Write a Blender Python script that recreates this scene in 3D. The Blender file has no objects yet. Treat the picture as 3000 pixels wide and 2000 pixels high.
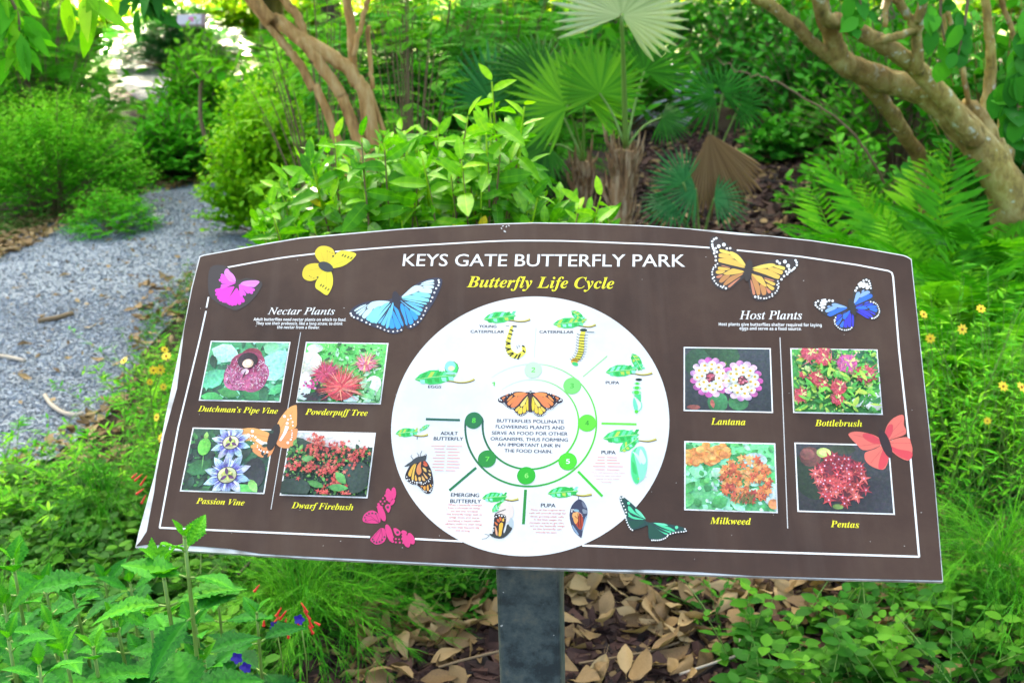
import bpy, math, random
import numpy as np
from mathutils import Vector, Matrix

SC = bpy.context.scene
COL = SC.collection
# ------------------------------------------------------------------ camera
F_PX = 3337.3                      # focal length in pixels of the 3000 px wide photograph
CAM_H = 1.5
PITCH, ROLL = math.radians(19.0), math.radians(1.584)
g = np.array([math.sin(ROLL)*math.cos(PITCH), math.cos(ROLL)*math.cos(PITCH), math.sin(PITCH)])   # gravity in camera axes (x right, y down, z ahead)
zc = np.array([0, 0, 1.0])
ay = zc-(zc@g)*g; ay /= np.linalg.norm(ay)
az = -g
ax = np.cross(ay, az)
RW = np.array([ax, ay, az])        # camera axes -> world
CAMP = np.array([0, 0, CAM_H])
cam = bpy.data.cameras.new('camera')
cam.sensor_width = 36.0
cam.lens = F_PX/3000*36
cam.clip_start, cam.clip_end = 0.05, 500
cam.dof.use_dof = True
cam.dof.focus_distance = 1.47
cam.dof.aperture_fstop = 9.0
co = bpy.data.objects.new('camera', cam); COL.objects.link(co)
m3 = np.stack([RW@np.array([1, 0, 0]), RW@np.array([0, -1, 0]), RW@np.array([0, 0, -1])], 1)
mw = np.eye(4); mw[:3, :3] = m3; mw[:3, 3] = CAMP
co.matrix_world = Matrix(mw.tolist())
SC.camera = co
# ------------------------------------------------------------------ light
SUN_EL, SUN_AZ = math.radians(25), math.radians(-14)      # low sun ahead, a little left; tall trees ahead shade the garden
w = bpy.data.worlds.new('World'); SC.world = w; w.use_nodes = True
nt = w.node_tree; nt.nodes.clear()
sky = nt.nodes.new('ShaderNodeTexSky'); sky.sky_type = 'NISHITA'; sky.sun_disc = False
sky.sun_elevation = SUN_EL; sky.sun_rotation = SUN_AZ
sky.dust_density = 10.0; sky.air_density = 0.45; sky.ozone_density = 0.6
bg = nt.nodes.new('ShaderNodeBackground'); bg.inputs[1].default_value = 0.15
wo = nt.nodes.new('ShaderNodeOutputWorld')
wb = nt.nodes.new('ShaderNodeMixRGB'); wb.blend_type = 'MULTIPLY'; wb.inputs[0].default_value = 1; wb.inputs[2].default_value = (1.03, 1.03, .85, 1)   # white balance
nt.links.new(sky.outputs[0], wb.inputs[1]); nt.links.new(wb.outputs[0], bg.inputs[0]); nt.links.new(bg.outputs[0], wo.inputs[0])
sl = bpy.data.lights.new('sun', 'SUN'); sl.energy = 5.0; sl.angle = math.radians(0.5); sl.color = (1, .88, .64)
so = bpy.data.objects.new('sun', sl); COL.objects.link(so)
sd = Vector((math.sin(SUN_AZ)*math.cos(SUN_EL), math.cos(SUN_AZ)*math.cos(SUN_EL), math.sin(SUN_EL)))
so.rotation_euler = sd.to_track_quat('Z', 'Y').to_euler()
SC.view_settings.view_transform = 'Standard'; SC.view_settings.look = 'None'
SC.view_settings.exposure = 3.85; SC.view_settings.gamma = 1
SC.view_settings.use_curve_mapping = False
SC.render.engine = 'CYCLES'
SC.cycles.max_bounces = 7; SC.cycles.diffuse_bounces = 4; SC.cycles.glossy_bounces = 2; SC.cycles.transmission_bounces = 3
SC.cycles.use_denoising = True

# ------------------------------------------------------------------ helpers
rnd = random.Random(11)
rng = np.random.default_rng(11)
U = rnd.uniform

def ray(u, v):                     # direction through a point measured on the photo (2352 px wide)
    d = np.array([(u/.784-1500)/F_PX, (v/.784-1000)/F_PX, 1.0])
    return RW@d
def W(u, v, d):                    # the point on that line of sight at a distance of d metres ahead
    r = ray(u, v); return CAMP+r*(d/r[1])
def G(u, v, z=0.0):                # where that line of sight meets the ground
    r = ray(u, v); return CAMP+r*((z-CAM_H)/r[2])
def s2l(c):
    return tuple((x/12.92 if x <= .04045 else ((x+.055)/1.055)**2.4) for x in (k/255 for k in c))

def tag(o, label=None, cat=None, group=None, kind=None):
    if label: o['label'] = label
    if cat: o['category'] = cat
    if group: o['group'] = group
    if kind: o['kind'] = kind
    return o
def empty(name, loc, label, cat, group=None, rz=0):
    o = bpy.data.objects.new(name, None); COL.objects.link(o)
    o.location = loc; o.rotation_euler = (0, 0, rz); o.empty_display_size = .1
    return tag(o, label, cat, group)
def link(name, me, parent=None, loc=None):
    o = bpy.data.objects.new(name, me); COL.objects.link(o)
    if parent: o.parent = parent
    if loc is not None: o.location = loc
    return o
def dup(o, parent=None):           # a thing with its parts and sub-parts
    c = o.copy(); COL.objects.link(c)
    if parent: c.parent = parent
    for ch in o.children: dup(ch, c)
    return c

class MB:                          # mesh builder: quads/polys with a per-face tint and material
    def __init__(s): s.v = []; s.f = []; s.t = []; s.m = []; s.n = 0; s.big = []
    def add(s, v, f, t=.5, m=0):
        v = np.asarray(v, float).reshape(-1, 3)
        s.v.append(v)
        for q in f: s.f.append([i+s.n for i in q])
        k = len(f)
        s.t += (list(t) if hasattr(t, '__len__') else [t]*k); s.m += [m]*k
        s.n += len(v)
    def leaves(s, tm, P, R, sc, t, m=0):   # template copied N times: positions, rotations, sizes, tints
        V, Fq = tm[0], tm[1]
        P = np.asarray(P, float); N = len(P)
        if N == 0: return
        sc = np.broadcast_to(np.asarray(sc, float), (N,))
        vv = np.einsum('nij,vj->nvi', np.asarray(R), V)*sc[:, None, None]+P[:, None, :]
        nv = len(V)
        ff = (np.asarray(Fq)[None]+(np.arange(N)*nv)[:, None, None]+s.n).reshape(-1, 4)
        s.v.append(vv.reshape(-1, 3)); s.f += ff.tolist()
        tt = np.repeat(np.broadcast_to(np.asarray(t, float), (N,)), len(Fq))
        if len(tm) > 2: tt = np.clip(tt+np.tile(tm[2], N), .01, .99)
        s.t += tt.tolist(); s.m += [m]*(N*len(Fq)); s.n += N*nv
    def build(s, name, mats, smooth=True, origin=None):
        me = bpy.data.meshes.new(name)
        v = np.concatenate(s.v) if s.v else np.zeros((0, 3))
        if origin is not None: v = v-np.asarray(origin)
        loops = np.array([i for q in s.f for i in q], dtype=np.int32)
        tot = np.array([len(q) for q in s.f], dtype=np.int32)
        st = np.concatenate([[0], np.cumsum(tot)[:-1]]).astype(np.int32)
        me.vertices.add(len(v)); me.vertices.foreach_set('co', v.astype(np.float32).ravel())
        me.loops.add(len(loops)); me.loops.foreach_set('vertex_index', loops)
        me.polygons.add(len(tot)); me.polygons.foreach_set('loop_start', st); me.polygons.foreach_set('loop_total', tot)
        me.polygons.foreach_set('material_index', np.array(s.m, dtype=np.int32))
        me.polygons.foreach_set('use_smooth', np.full(len(tot), smooth))
        a = me.attributes.new('tint', 'FLOAT', 'FACE'); a.data.foreach_set('value', np.array(s.t, dtype=np.float32))
        for m in (mats if isinstance(mats, (list, tuple)) else [mats]): me.materials.append(m)
        me.update(calc_edges=True); me.validate()
        return me

def norm(v): v = np.asarray(v, float); return v/(np.linalg.norm(v, axis=-1, keepdims=True)+1e-12)
def frames(D, Nn):                 # rotation matrices whose Y axis is D and Z axis near Nn
    y = norm(D); x = norm(np.cross(y, Nn)+1e-9); z = np.cross(x, y)
    return np.stack([x, y, z], -1)
def tube(mb, pts, rad, n=6, t=.5, m=0, cap=True):
    pts = np.asarray(pts, float); k = len(pts)
    rad = np.broadcast_to(np.asarray(rad, float), (k,))
    tg = np.gradient(pts, axis=0); tg = norm(tg)
    ref = np.array([.31, .2, .93]) if abs(tg[0][2]) < .8 else np.array([.9, .3, .1])
    vs = []
    for i in range(k):
        a = norm(np.cross(tg[i], ref)); b = np.cross(tg[i], a)
        an = np.arange(n)*2*np.pi/n
        vs.append(pts[i]+rad[i]*(np.cos(an)[:, None]*a+np.sin(an)[:, None]*b))
    f = [(i*n+j, i*n+(j+1) % n, (i+1)*n+(j+1) % n, (i+1)*n+j) for i in range(k-1) for j in range(n)]
    if cap: f += [tuple(range((k-1)*n, k*n)), tuple(range(n-1, -1, -1))]
    mb.add(np.concatenate(vs), f, t, m)
def spline(pts, n=6, closed=False):
    p = np.asarray(pts, float); k = len(p)
    if k < 3: return p
    out = []
    for i in range(k if closed else k-1):
        if closed: a, b, c, d = p[i-1], p[i], p[(i+1) % k], p[(i+2) % k]
        else: a, b, c, d = p[max(i-1, 0)], p[i], p[i+1], p[min(i+2, k-1)]
        for t in np.arange(n)/n:
            out.append(.5*(2*b+(c-a)*t+(2*a-5*b+4*c-d)*t*t+(3*b-a-3*c+d)*t**3))
    if not closed: out.append(p[-1])
    return np.array(out)

# leaf blade template along +Y, length 1
def leaf_t(w=.4, n=5, fold=.12, droop=.15, peak=.4, tip=1.0, wave=0, seed=0):
    r = np.random.default_rng(seed); V = []; Fq = []
    for i in range(n+1):
        t = i/n
        e = math.sqrt(max(0, 1-((peak-t)/peak)**2)) if t < peak else 1-((t-peak)/(1-peak))**(1.9/tip)
        hw = .5*w*max(min(e, 1), .03)
        zz = -droop*t*t
        wv = wave*r.uniform(-1, 1)
        V += [(-hw, t, zz+fold*hw*2*.5+wv), (0, t, zz), (hw, t, zz+fold*hw*2*.5-wv)]
        if i: b = 3*(i-1); Fq += [(b, b+1, b+4, b+3), (b+1, b+2, b+5, b+4)]
    return np.array(V), np.array(Fq)

# ------------------------------------------------------------------ materials
def newmat(name):
    m = bpy.data.materials.new(name); m.use_nodes = True; t = m.node_tree
    for n_ in list(t.nodes): t.nodes.remove(n_)
    o = t.nodes.new('ShaderNodeOutputMaterial'); b = t.nodes.new('ShaderNodeBsdfPrincipled')
    t.links.new(b.outputs[0], o.inputs[0]); return m, t, b, o
def ramp(t, cols, pos=None):
    r = t.nodes.new('ShaderNodeValToRGB'); e = r.color_ramp.elements
    while len(e) < len(cols): e.new(.5)
    for i, c in enumerate(cols):
        e[i].position = pos[i] if pos else i/(len(cols)-1); e[i].color = (*c, 1)
    return r
def leafmat(name, cols, pos=None, rough=.42, tr=.3, spec=.06, noise=0.0, nscale=40, bump=0.0):
    m, t, b, o = newmat(name); L = t.links.new
    a = t.nodes.new('ShaderNodeAttribute'); a.attribute_name = 'tint'
    r = ramp(t, cols, pos)
    if noise:
        tc = t.nodes.new('ShaderNodeTexCoord'); nz = t.nodes.new('ShaderNodeTexNoise'); nz.inputs['Scale'].default_value = nscale
        nz.inputs['Detail'].default_value = 4
        L(tc.outputs['Object'], nz.inputs['Vector'])
        mm = t.nodes.new('ShaderNodeMath'); mm.operation = 'MULTIPLY_ADD'; mm.inputs[1].default_value = noise; L(nz.outputs[0], mm.inputs[0])
        m2 = t.nodes.new('ShaderNodeMath'); m2.operation = 'SUBTRACT'; m2.inputs[1].default_value = noise*.5
        L(a.outputs['Fac'], m2.inputs[0]); L(m2.outputs[0], mm.inputs[2]); L(mm.outputs[0], r.inputs[0])
        if bump:
            bp = t.nodes.new('ShaderNodeBump'); bp.inputs['Strength'].default_value = bump; bp.inputs['Distance'].default_value = .004
            L(nz.outputs[0], bp.inputs['Height']); L(bp.outputs[0], b.inputs['Normal'])
    else: L(a.outputs['Fac'], r.inputs[0])
    L(r.outputs[0], b.inputs['Base Color'])
    b.inputs['Roughness'].default_value = rough; b.inputs['Specular IOR Level'].default_value = spec
    if tr:
        tl = t.nodes.new('ShaderNodeBsdfTranslucent'); hs = t.nodes.new('ShaderNodeMixRGB'); hs.blend_type = 'MULTIPLY'; hs.inputs[0].default_value = 1
        L(r.outputs[0], hs.inputs[1]); hs.inputs[2].default_value = (1.05, 1.3, .35, 1); L(hs.outputs[0], tl.inputs[0])
        mx = t.nodes.new('ShaderNodeMixShader'); mx.inputs[0].default_value = tr
        L(b.outputs[0], mx.inputs[1]); L(tl.outputs[0], mx.inputs[2]); L(mx.outputs[0], o.inputs[0])
    return m
def barkmat(name, c0, c1, c2, scale=14, stretch=.35, bump=.6, rough=.85, lichen=0):
    m, t, b, o = newmat(name); L = t.links.new
    tc = t.nodes.new('ShaderNodeTexCoord'); mp = t.nodes.new('ShaderNodeMapping'); mp.inputs['Scale'].default_value = (1, 1, stretch)
    L(tc.outputs['Object'], mp.inputs[0])
    n1 = t.nodes.new('ShaderNodeTexNoise'); n1.inputs['Scale'].default_value = scale; n1.inputs['Detail'].default_value = 8; n1.inputs['Roughness'].default_value = .65
    L(mp.outputs[0], n1.inputs['Vector'])
    r = ramp(t, [c0, c1, c2, c1], [.3, .48, .62, .8]); L(n1.outputs[0], r.inputs[0]); L(r.outputs[0], b.inputs['Base Color'])
    if lichen:
        n2 = t.nodes.new('ShaderNodeTexNoise'); n2.inputs['Scale'].default_value = 30; n2.inputs['Detail'].default_value = 3; L(tc.outputs['Object'], n2.inputs['Vector'])
        r2 = ramp(t, [(0, 0, 0), (0, 0, 0), (1, 1, 1)], [0, .63, .69]); L(n2.outputs[0], r2.inputs[0]); mx = t.nodes.new('ShaderNodeMixRGB'); L(r2.outputs[0], mx.inputs[0]); L(r.outputs[0], mx.inputs[1]); mx.inputs[2].default_value = (.50, .50, .38, 1)
        n3 = t.nodes.new('ShaderNodeTexNoise'); n3.inputs['Scale'].default_value = 3.2; n3.inputs['Detail'].default_value = 4; L(tc.outputs['Object'], n3.inputs['Vector'])
        r3 = ramp(t, [(.62, .52, .36), (1, 1, 1), (1, 1.05, .75)], [.36, .5, .65]); L(n3.outputs[0], r3.inputs[0]); m3_ = t.nodes.new('ShaderNodeMixRGB'); m3_.blend_type = 'MULTIPLY'; m3_.inputs[0].default_value = 1; L(mx.outputs[0], m3_.inputs[1]); L(r3.outputs[0], m3_.inputs[2]); L(m3_.outputs[0], b.inputs['Base Color'])
    bp = t.nodes.new('ShaderNodeBump'); bp.inputs['Strength'].default_value = bump; bp.inputs['Distance'].default_value = .03
    L(n1.outputs[0], bp.inputs['Height']); L(bp.outputs[0], b.inputs['Normal']); b.inputs['Roughness'].default_value = rough
    return m
def plainmat(name, c, rough=.6, spec=.5, metal=0):
    m, t, b, o = newmat(name); b.inputs['Base Color'].default_value = (*c, 1); b.inputs['Roughness'].default_value = rough
    b.inputs['Specular IOR Level'].default_value = spec; b.inputs['Metallic'].default_value = metal
    return m
def groundmat(name, cols, pos, scale, bump, dist, rough=.95, scale2=None, cell=None):
    m, t, b, o = newmat(name); L = t.links.new
    tc = t.nodes.new('ShaderNodeTexCoord')
    n1 = t.nodes.new('ShaderNodeTexNoise'); n1.inputs['Scale'].default_value = scale; n1.inputs['Detail'].default_value = 9; n1.inputs['Roughness'].default_value = .7
    L(tc.outputs['Object'], n1.inputs['Vector'])
    r = ramp(t, cols, pos); src = n1.outputs[0]
    if cell:
        vo = t.nodes.new('ShaderNodeTexVoronoi'); vo.inputs['Scale'].default_value = cell; L(tc.outputs['Object'], vo.inputs['Vector'])
        bw = t.nodes.new('ShaderNodeRGBToBW'); L(vo.outputs['Color'], bw.inputs[0])
        mx = t.nodes.new('ShaderNodeMath'); mx.operation = 'MULTIPLY_ADD'; mx.inputs[1].default_value = .5; L(bw.outputs[0], mx.inputs[0])
        h = t.nodes.new('ShaderNodeMath'); h.operation = 'MULTIPLY'; h.inputs[1].default_value = .55; L(n1.outputs[0], h.inputs[0]); L(h.outputs[0], mx.inputs[2])
        src = mx.outputs[0]
    L(src, r.inputs[0]); col = r.outputs[0]
    if scale2:
        n2 = t.nodes.new('ShaderNodeTexNoise'); n2.inputs['Scale'].default_value = scale2; n2.inputs['Detail'].default_value = 3; L(tc.outputs['Object'], n2.inputs['Vector'])
        mr = t.nodes.new('ShaderNodeMapRange'); mr.inputs[1].default_value = .3; mr.inputs[2].default_value = .7; mr.inputs[3].default_value = .72; mr.inputs[4].default_value = 1.25
        L(n2.outputs[0], mr.inputs[0]); ml = t.nodes.new('ShaderNodeMixRGB'); ml.blend_type = 'MULTIPLY'; ml.inputs[0].default_value = 1
        L(col, ml.inputs[1]); L(mr.outputs[0], ml.inputs[2]); col = ml.outputs[0]
    L(col, b.inputs['Base Color']); b.inputs['Roughness'].default_value = rough; b.inputs['Specular IOR Level'].default_value = .25
    bp = t.nodes.new('ShaderNodeBump'); bp.inputs['Strength'].default_value = bump; bp.inputs['Distance'].default_value = dist
    L(src, bp.inputs['Height']); L(bp.outputs[0], b.inputs['Normal'])
    return m
# ------------------------------------------------------------------ the information sign
SM = np.array([[0.99250620, -0.06640578, 0.10257546], [0.01435125, 0.89698292, 0.44183219], [-0.12134865, -0.43704910, 0.89121411]])
ST = np.array([0.0012171849, -0.0015390770, 1.0])
SS = 1.41                          # panel units -> metres (panel 0.91 m wide)
SH = np.linalg.inv(np.array([[F_PX, 0, 1500], [0, F_PX, 1000], [0, 0, 1]])@np.stack([SM[:, 0], SM[:, 1], ST], 1))
PX = RW@SM[:, 0]; PY = -(RW@SM[:, 1]); PZ = -(RW@SM[:, 2]); PO = CAMP+SS*(RW@ST)
def plane(px):                     # measured print position (3000 px photo) -> metres on the panel
    q = np.c_[np.asarray(px, float).reshape(-1, 2), np.ones(len(np.asarray(px).reshape(-1, 2)))]@SH.T
    return np.c_[q[:, 0]/q[:, 2]*SS, -q[:, 1]/q[:, 2]*SS]
def K(x0, y0, s): return lambda pts: plane(np.asarray(pts, float).reshape(-1, 2)/s+np.array([x0, y0]))
KP = lambda pts: plane(pts)
post_front = CAMP+1.372*ray(1220, 1312)
yaw = math.atan2(PX[1], PX[0])
SROOT = np.array([post_front[0], post_front[1]+.038, 0.0])
sign = empty('information_sign', SROOT, 'brown tilted butterfly park information panel with white disc on a square grey post', 'sign')
def to_root(p2, z): p2 = np.asarray(p2); return PO+p2[:, :1]*PX+p2[:, 1:2]*PY+np.asarray(z).reshape(-1, 1)*PZ-SROOT
def C(r_, g_, b_, k=.61): return tuple(min(.82, x*k) for x in s2l((r_, g_, b_)))
WHITE = (.66, .66, .65)
inkmat, t_, b_, o_ = newmat('printed_ink')
a_ = t_.nodes.new('ShaderNodeAttribute'); a_.attribute_name = 'ink'; t_.links.new(a_.outputs['Color'], b_.inputs['Base Color'])
b_.inputs['Roughness'].default_value = .45; b_.inputs['Specular IOR Level'].default_value = .3

def dirty(m, lo, hi, sc, det, a, cmix):
    t = m.node_tree; b = [n for n in t.nodes if n.type == 'BSDF_PRINCIPLED'][0]; at = [n for n in t.nodes if n.type == 'ATTRIBUTE'][0]
    tc = t.nodes.new('ShaderNodeTexCoord'); nz = t.nodes.new('ShaderNodeTexNoise'); nz.inputs['Scale'].default_value = sc; nz.inputs['Detail'].default_value = det; nz.inputs['Roughness'].default_value = .65
    t.links.new(tc.outputs['Object'], nz.inputs['Vector']); r = ramp(t, [lo, hi], a); t.links.new(nz.outputs[0], r.inputs[0])
    mx = t.nodes.new('ShaderNodeMixRGB'); mx.blend_type = 'MULTIPLY'; mx.inputs[0].default_value = 1; t.links.new(at.outputs['Color'], mx.inputs[1]); t.links.new(r.outputs[0], mx.inputs[2]); t.links.new(mx.outputs[0], b.inputs['Base Color'])
    if cmix:
        ov = t.nodes.new('ShaderNodeMixRGB'); ov.blend_type = 'OVERLAY'; ov.inputs[0].default_value = .45; t.links.new(mx.outputs[0], ov.inputs[1]); t.links.new(nz.outputs['Color'], ov.inputs[2]); t.links.new(ov.outputs[0], b.inputs['Base Color'])
photomat = inkmat.copy(); photomat.name = 'photo_print'
dirty(inkmat, (.86, .90, .93), (1, 1, 1), 9, 8, [.34, .52], 0); dirty(photomat, (.72, .74, .72), (1.28, 1.28, 1.28), 260, 5, [.3, .7], 1)
def clip_poly(p, x0, y0, x1, y1):
    p = [tuple(q) for q in p]
    for ax_, lim, sg in ((0, x0, 1), (0, x1, -1), (1, y0, 1), (1, y1, -1)):
        out = []
        for i in range(len(p)):
            a, b = p[i-1], p[i]; ia = sg*(a[ax_]-lim) >= 0; ib = sg*(b[ax_]-lim) >= 0
            if ia != ib:
                k = (lim-a[ax_])/(b[ax_]-a[ax_]); out.append((a[0]+k*(b[0]-a[0]), a[1]+k*(b[1]-a[1])))
            if ib: out.append(b)
        p = out
        if len(p) < 3: return []
    return p
class Ink:
    def __init__(s, z0=.0006, dz=8e-6): s.v = []; s.f = []; s.c = []; s.z = z0; s.dz = dz; s.lim = None; s.vary = 0; s.vr = random.Random(3); s.mat = None
    def poly(s, pts, col, same=False):
        if s.lim is not None:
            pts = clip_poly(pts, *s.lim)
            if len(pts) < 3: return
        if not same: s.z += s.dz
        n = sum(len(a) for a in s.v); pts = np.asarray(pts)
        a2 = pts[:, 0]*np.roll(pts[:, 1], -1)-pts[:, 1]*np.roll(pts[:, 0], -1)
        if a2.sum() < 0: pts = pts[::-1]
        s.v.append(np.c_[pts, np.full(len(pts), s.z)]); s.f.append(list(range(n, n+len(pts)))); s.c.append(col)
    def tris(s, pts, faces, col):
        s.z += s.dz; n = sum(len(a) for a in s.v)
        s.v.append(np.c_[pts, np.full(len(pts), s.z)])
        for q in faces: s.f.append([i+n for i in q]); s.c.append(col)
    def ell(s, c, rx, ry, col, ang=0, n=14):
        a = np.arange(n)*2*np.pi/n; x, y = rx*np.cos(a), ry*np.sin(a); ca, sa = math.cos(ang), math.sin(ang)
        s.poly(np.c_[c[0]+x*ca-y*sa, c[1]+x*sa+y*ca], col)
    def line(s, pts, wd, col, closed=False, cols=None, wds=None):
        p = np.asarray(pts, float); k = len(p)
        if closed: p = np.vstack([p, p[:1]]); k += 1
        t = np.gradient(p, axis=0)
        if closed: t[0] = t[-1] = p[1]-p[-2]
        t /= np.linalg.norm(t, axis=1, keepdims=True)+1e-12
        n_ = np.c_[-t[:, 1], t[:, 0]]; h = (np.asarray(wds) if wds is not None else np.full(k, wd))[:, None]/2
        a, b = p+n_*h, p-n_*h
        s.z += s.dz
        for i in range(k-1): s.poly([a[i], b[i], b[i+1], a[i+1]], cols[i] if cols is not None else col, same=True)
    def dots(s, k, pts, r, col=WHITE):       # k: crop map; r in crop units
        for p in pts:
            a = np.arange(10)*2*np.pi/10; rr = p[2] if len(p) > 2 else r
            s.poly(k(np.c_[p[0]+rr*np.cos(a), p[1]+rr*np.sin(a)]), col)
    def build(s, name, parent=sign):
        me = bpy.data.meshes.new(name); v = np.concatenate(s.v)
        w3 = to_root(v[:, :2], v[:, 2])
        me.from_pydata(w3.tolist(), [], s.f); at = me.attributes.new('ink', 'FLOAT_COLOR', 'CORNER'); cl = []
        for f_, c in zip(s.f, s.c):
            c = np.array(c)
            if s.vary: c = c*.86+.14*(c.mean()*.6+.16)
            if s.vary and len(f_) > 2:
                q = v[f_, :2]; e = q-q.mean(0); e = e/(np.abs(e).max()+1e-9); a = s.vr.uniform(0, 6.28); g_ = 1+s.vary*(e@np.array([math.cos(a), math.sin(a)]))+s.vr.uniform(-.12, .12); h_ = 1+np.array([s.vr.uniform(-.1, .1) for _ in range(3)])
                cl.append(np.c_[np.clip(g_[:, None]*c*h_, 0, .84), np.ones(len(f_))])
            else: cl.append(np.tile(np.append(c, 1), (len(f_), 1)))
        at.data.foreach_set('color', np.concatenate(cl).astype(np.float32).ravel())
        me.materials.append(s.mat or inkmat); me.update(); return link(name, me, parent)

def bold_it(s): return ''.join(chr(0x1D468+ord(c)-65) if 'A' <= c <= 'Z' else chr(0x1D482+ord(c)-97) if 'a' <= c <= 'z' else c for c in s)
def thin_it(s): return ''.join(chr(0x1D434+ord(c)-65) if 'A' <= c <= 'Z' else chr(0x1D44E+ord(c)-97) if 'a' <= c <= 'z' else c for c in s)
def bold_sans(s): return ''.join(chr(0x1D5D4+ord(c)-65) if 'A' <= c <= 'Z' else chr(0x1D5EE+ord(c)-97) if 'a' <= c <= 'z' else chr(0x1D7EC+ord(c)-48) if '0' <= c <= '9' else c for c in s)
ST_FN = {'bi': bold_it, 'it': thin_it, 'bs': bold_sans, 's': lambda s: s}
_cap = {}
def glyphs(body, off=0.0):
    cu = bpy.data.curves.new('text', 'FONT'); cu.body = body; cu.size = 1; cu.offset = off; cu.resolution_u = 3
    ob = bpy.data.objects.new('text', cu); COL.objects.link(ob); bpy.context.view_layer.update()
    me = bpy.data.meshes.new_from_object(ob)
    v = np.zeros(len(me.vertices)*3); me.vertices.foreach_get('co', v); f = [list(p.vertices) for p in me.polygons]
    bpy.data.objects.remove(ob); bpy.data.curves.remove(cu); bpy.data.meshes.remove(me)
    return v.reshape(-1, 3)[:, :2], f
def text(ink, k, s, style, L, R_, h, col, off=0.0):
    """baseline from L to R_ and cap height h, in crop units"""
    v, f = glyphs(ST_FN[style](s))
    if style not in _cap:
        q, _ = glyphs(ST_FN[style]('E')); _cap[style] = q[:, 1].max()
    l, r_ = k([L])[0], k([R_])[0]; top = k([((L[0]+R_[0])/2, (L[1]+R_[1])/2-h)])[0]; mid = (l+r_)/2
    d = r_-l; wd = np.linalg.norm(d); d = d/wd; n_ = np.array([-d[1], d[0]])
    hh = abs((top-mid)@n_)
    x0, x1 = v[:, 0].min(), v[:, 0].max()
    p = l+((v[:, :1]-x0)/(x1-x0)*wd)*d+(v[:, 1:2]/_cap[style]*hh)*n_
    for dx in ((-off, off) if off else (0,)): ink.tris(p+d*dx*hh, f, col)

# --- panel
OUT = [(584, 749.7), (596, 745.6), (778, 712), (880, 695), (1050, 680), (1180, 669), (1304, 661.5), (1430, 655), (1565, 651), (1740, 653.5), (1900, 660), (2101, 675), (2250, 689), (2378, 703), (2520, 724), (2646, 746), (2658, 750), (2671, 758.5),
       (2708.6, 1117), (2739.6, 1411), (2763.7, 1702.5), (2463, 1696), (2106, 1684), (1800, 1672), (1465, 1661), (900, 1634), (694, 1621), (395.7, 1603), (405, 1560), (451, 1394), (485, 1217), (538, 960), (560, 843)]
VIN = [(587, 753.5), (598, 749.5), (779, 716.5), (881, 699.5), (1050, 684.5), (1180, 673), (1304, 665.5), (1430, 659), (1565, 655), (1740, 657.5), (1900, 664), (2020, 672), (2101, 682), (2180, 690), (2250, 693), (2378, 707), (2520, 728), (2645, 750), (2656, 754), (2668, 761),
       (2705.6, 1117), (2736.8, 1411), (2760.5, 1699), (2463, 1693), (2208, 1686), (2055, 1675), (1902, 1667.5), (1800, 1667), (1465, 1657.5), (900, 1629), (763, 1621), (676, 1607), (596, 1600), (500, 1595), (425, 1595), (399, 1599), (412, 1584), (430, 1556), (452, 1440), (458, 1392), (481, 1276), (519, 1138), (541, 958), (564, 843)]
def slab(pts, z0, z1, name, mat, parent=sign, fan=False):
    p = plane(pts); n = len(p); bm_v = np.vstack([to_root(p, np.full(n, z1)), to_root(p, np.full(n, z0))])
    f = [list(range(n))[::-1], list(range(n, 2*n))]+[[i, (i+1) % n, n+(i+1) % n, n+i] for i in range(n)]
    me = bpy.data.meshes.new(name); me.from_pydata(bm_v.tolist(), [], f); me.materials.append(mat); me.update()
    return link(name, me, parent)
edge_m, t_, b_, o_ = newmat('white_panel_edge')
tc_ = t_.nodes.new('ShaderNodeTexCoord'); nz_ = t_.nodes.new('ShaderNodeTexNoise'); nz_.inputs['Scale'].default_value = 30; nz_.inputs['Detail'].default_value = 6
t_.links.new(tc_.outputs['Object'], nz_.inputs['Vector']); rp_ = ramp(t_, [(0.2400, 0.2320, 0.2080), (0.4960, 0.5040, 0.4960), (0.5920, 0.6000, 0.5920)], [.28, .45, .6])
t_.links.new(nz_.outputs[0], rp_.inputs[0]); t_.links.new(rp_.outputs[0], b_.inputs['Base Color']); b_.inputs['Roughness'].default_value = .5
vin_m, t_, b_, o_ = newmat('brown_vinyl')
tc_ = t_.nodes.new('ShaderNodeTexCoord'); nz_ = t_.nodes.new('ShaderNodeTexNoise'); nz_.inputs['Scale'].default_value = 5; nz_.inputs['Detail'].default_value = 9; nz_.inputs['Roughness'].default_value = .7
nf_ = t_.nodes.new('ShaderNodeTexNoise'); nf_.inputs['Scale'].default_value = 500; nf_.inputs['Detail'].default_value = 2
t_.links.new(tc_.outputs['Object'], nz_.inputs['Vector']); t_.links.new(tc_.outputs['Object'], nf_.inputs['Vector'])
rp_ = ramp(t_, [(0.034, 0.0200, 0.0150), (0.048, 0.0262, 0.0185), (0.064, 0.0385, 0.0265)], [.3, .5, .7]); t_.links.new(nz_.outputs[0], rp_.inputs[0])
t_.links.new(rp_.outputs[0], b_.inputs['Base Color'])
mp_ = t_.nodes.new('ShaderNodeMapping'); mp_.inputs['Scale'].default_value = (45, 3, 3); t_.links.new(tc_.outputs['Object'], mp_.inputs[0]); ns_ = t_.nodes.new('ShaderNodeTexNoise'); ns_.inputs['Scale'].default_value = 1; ns_.inputs['Detail'].default_value = 6; t_.links.new(mp_.outputs[0], ns_.inputs['Vector'])
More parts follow.
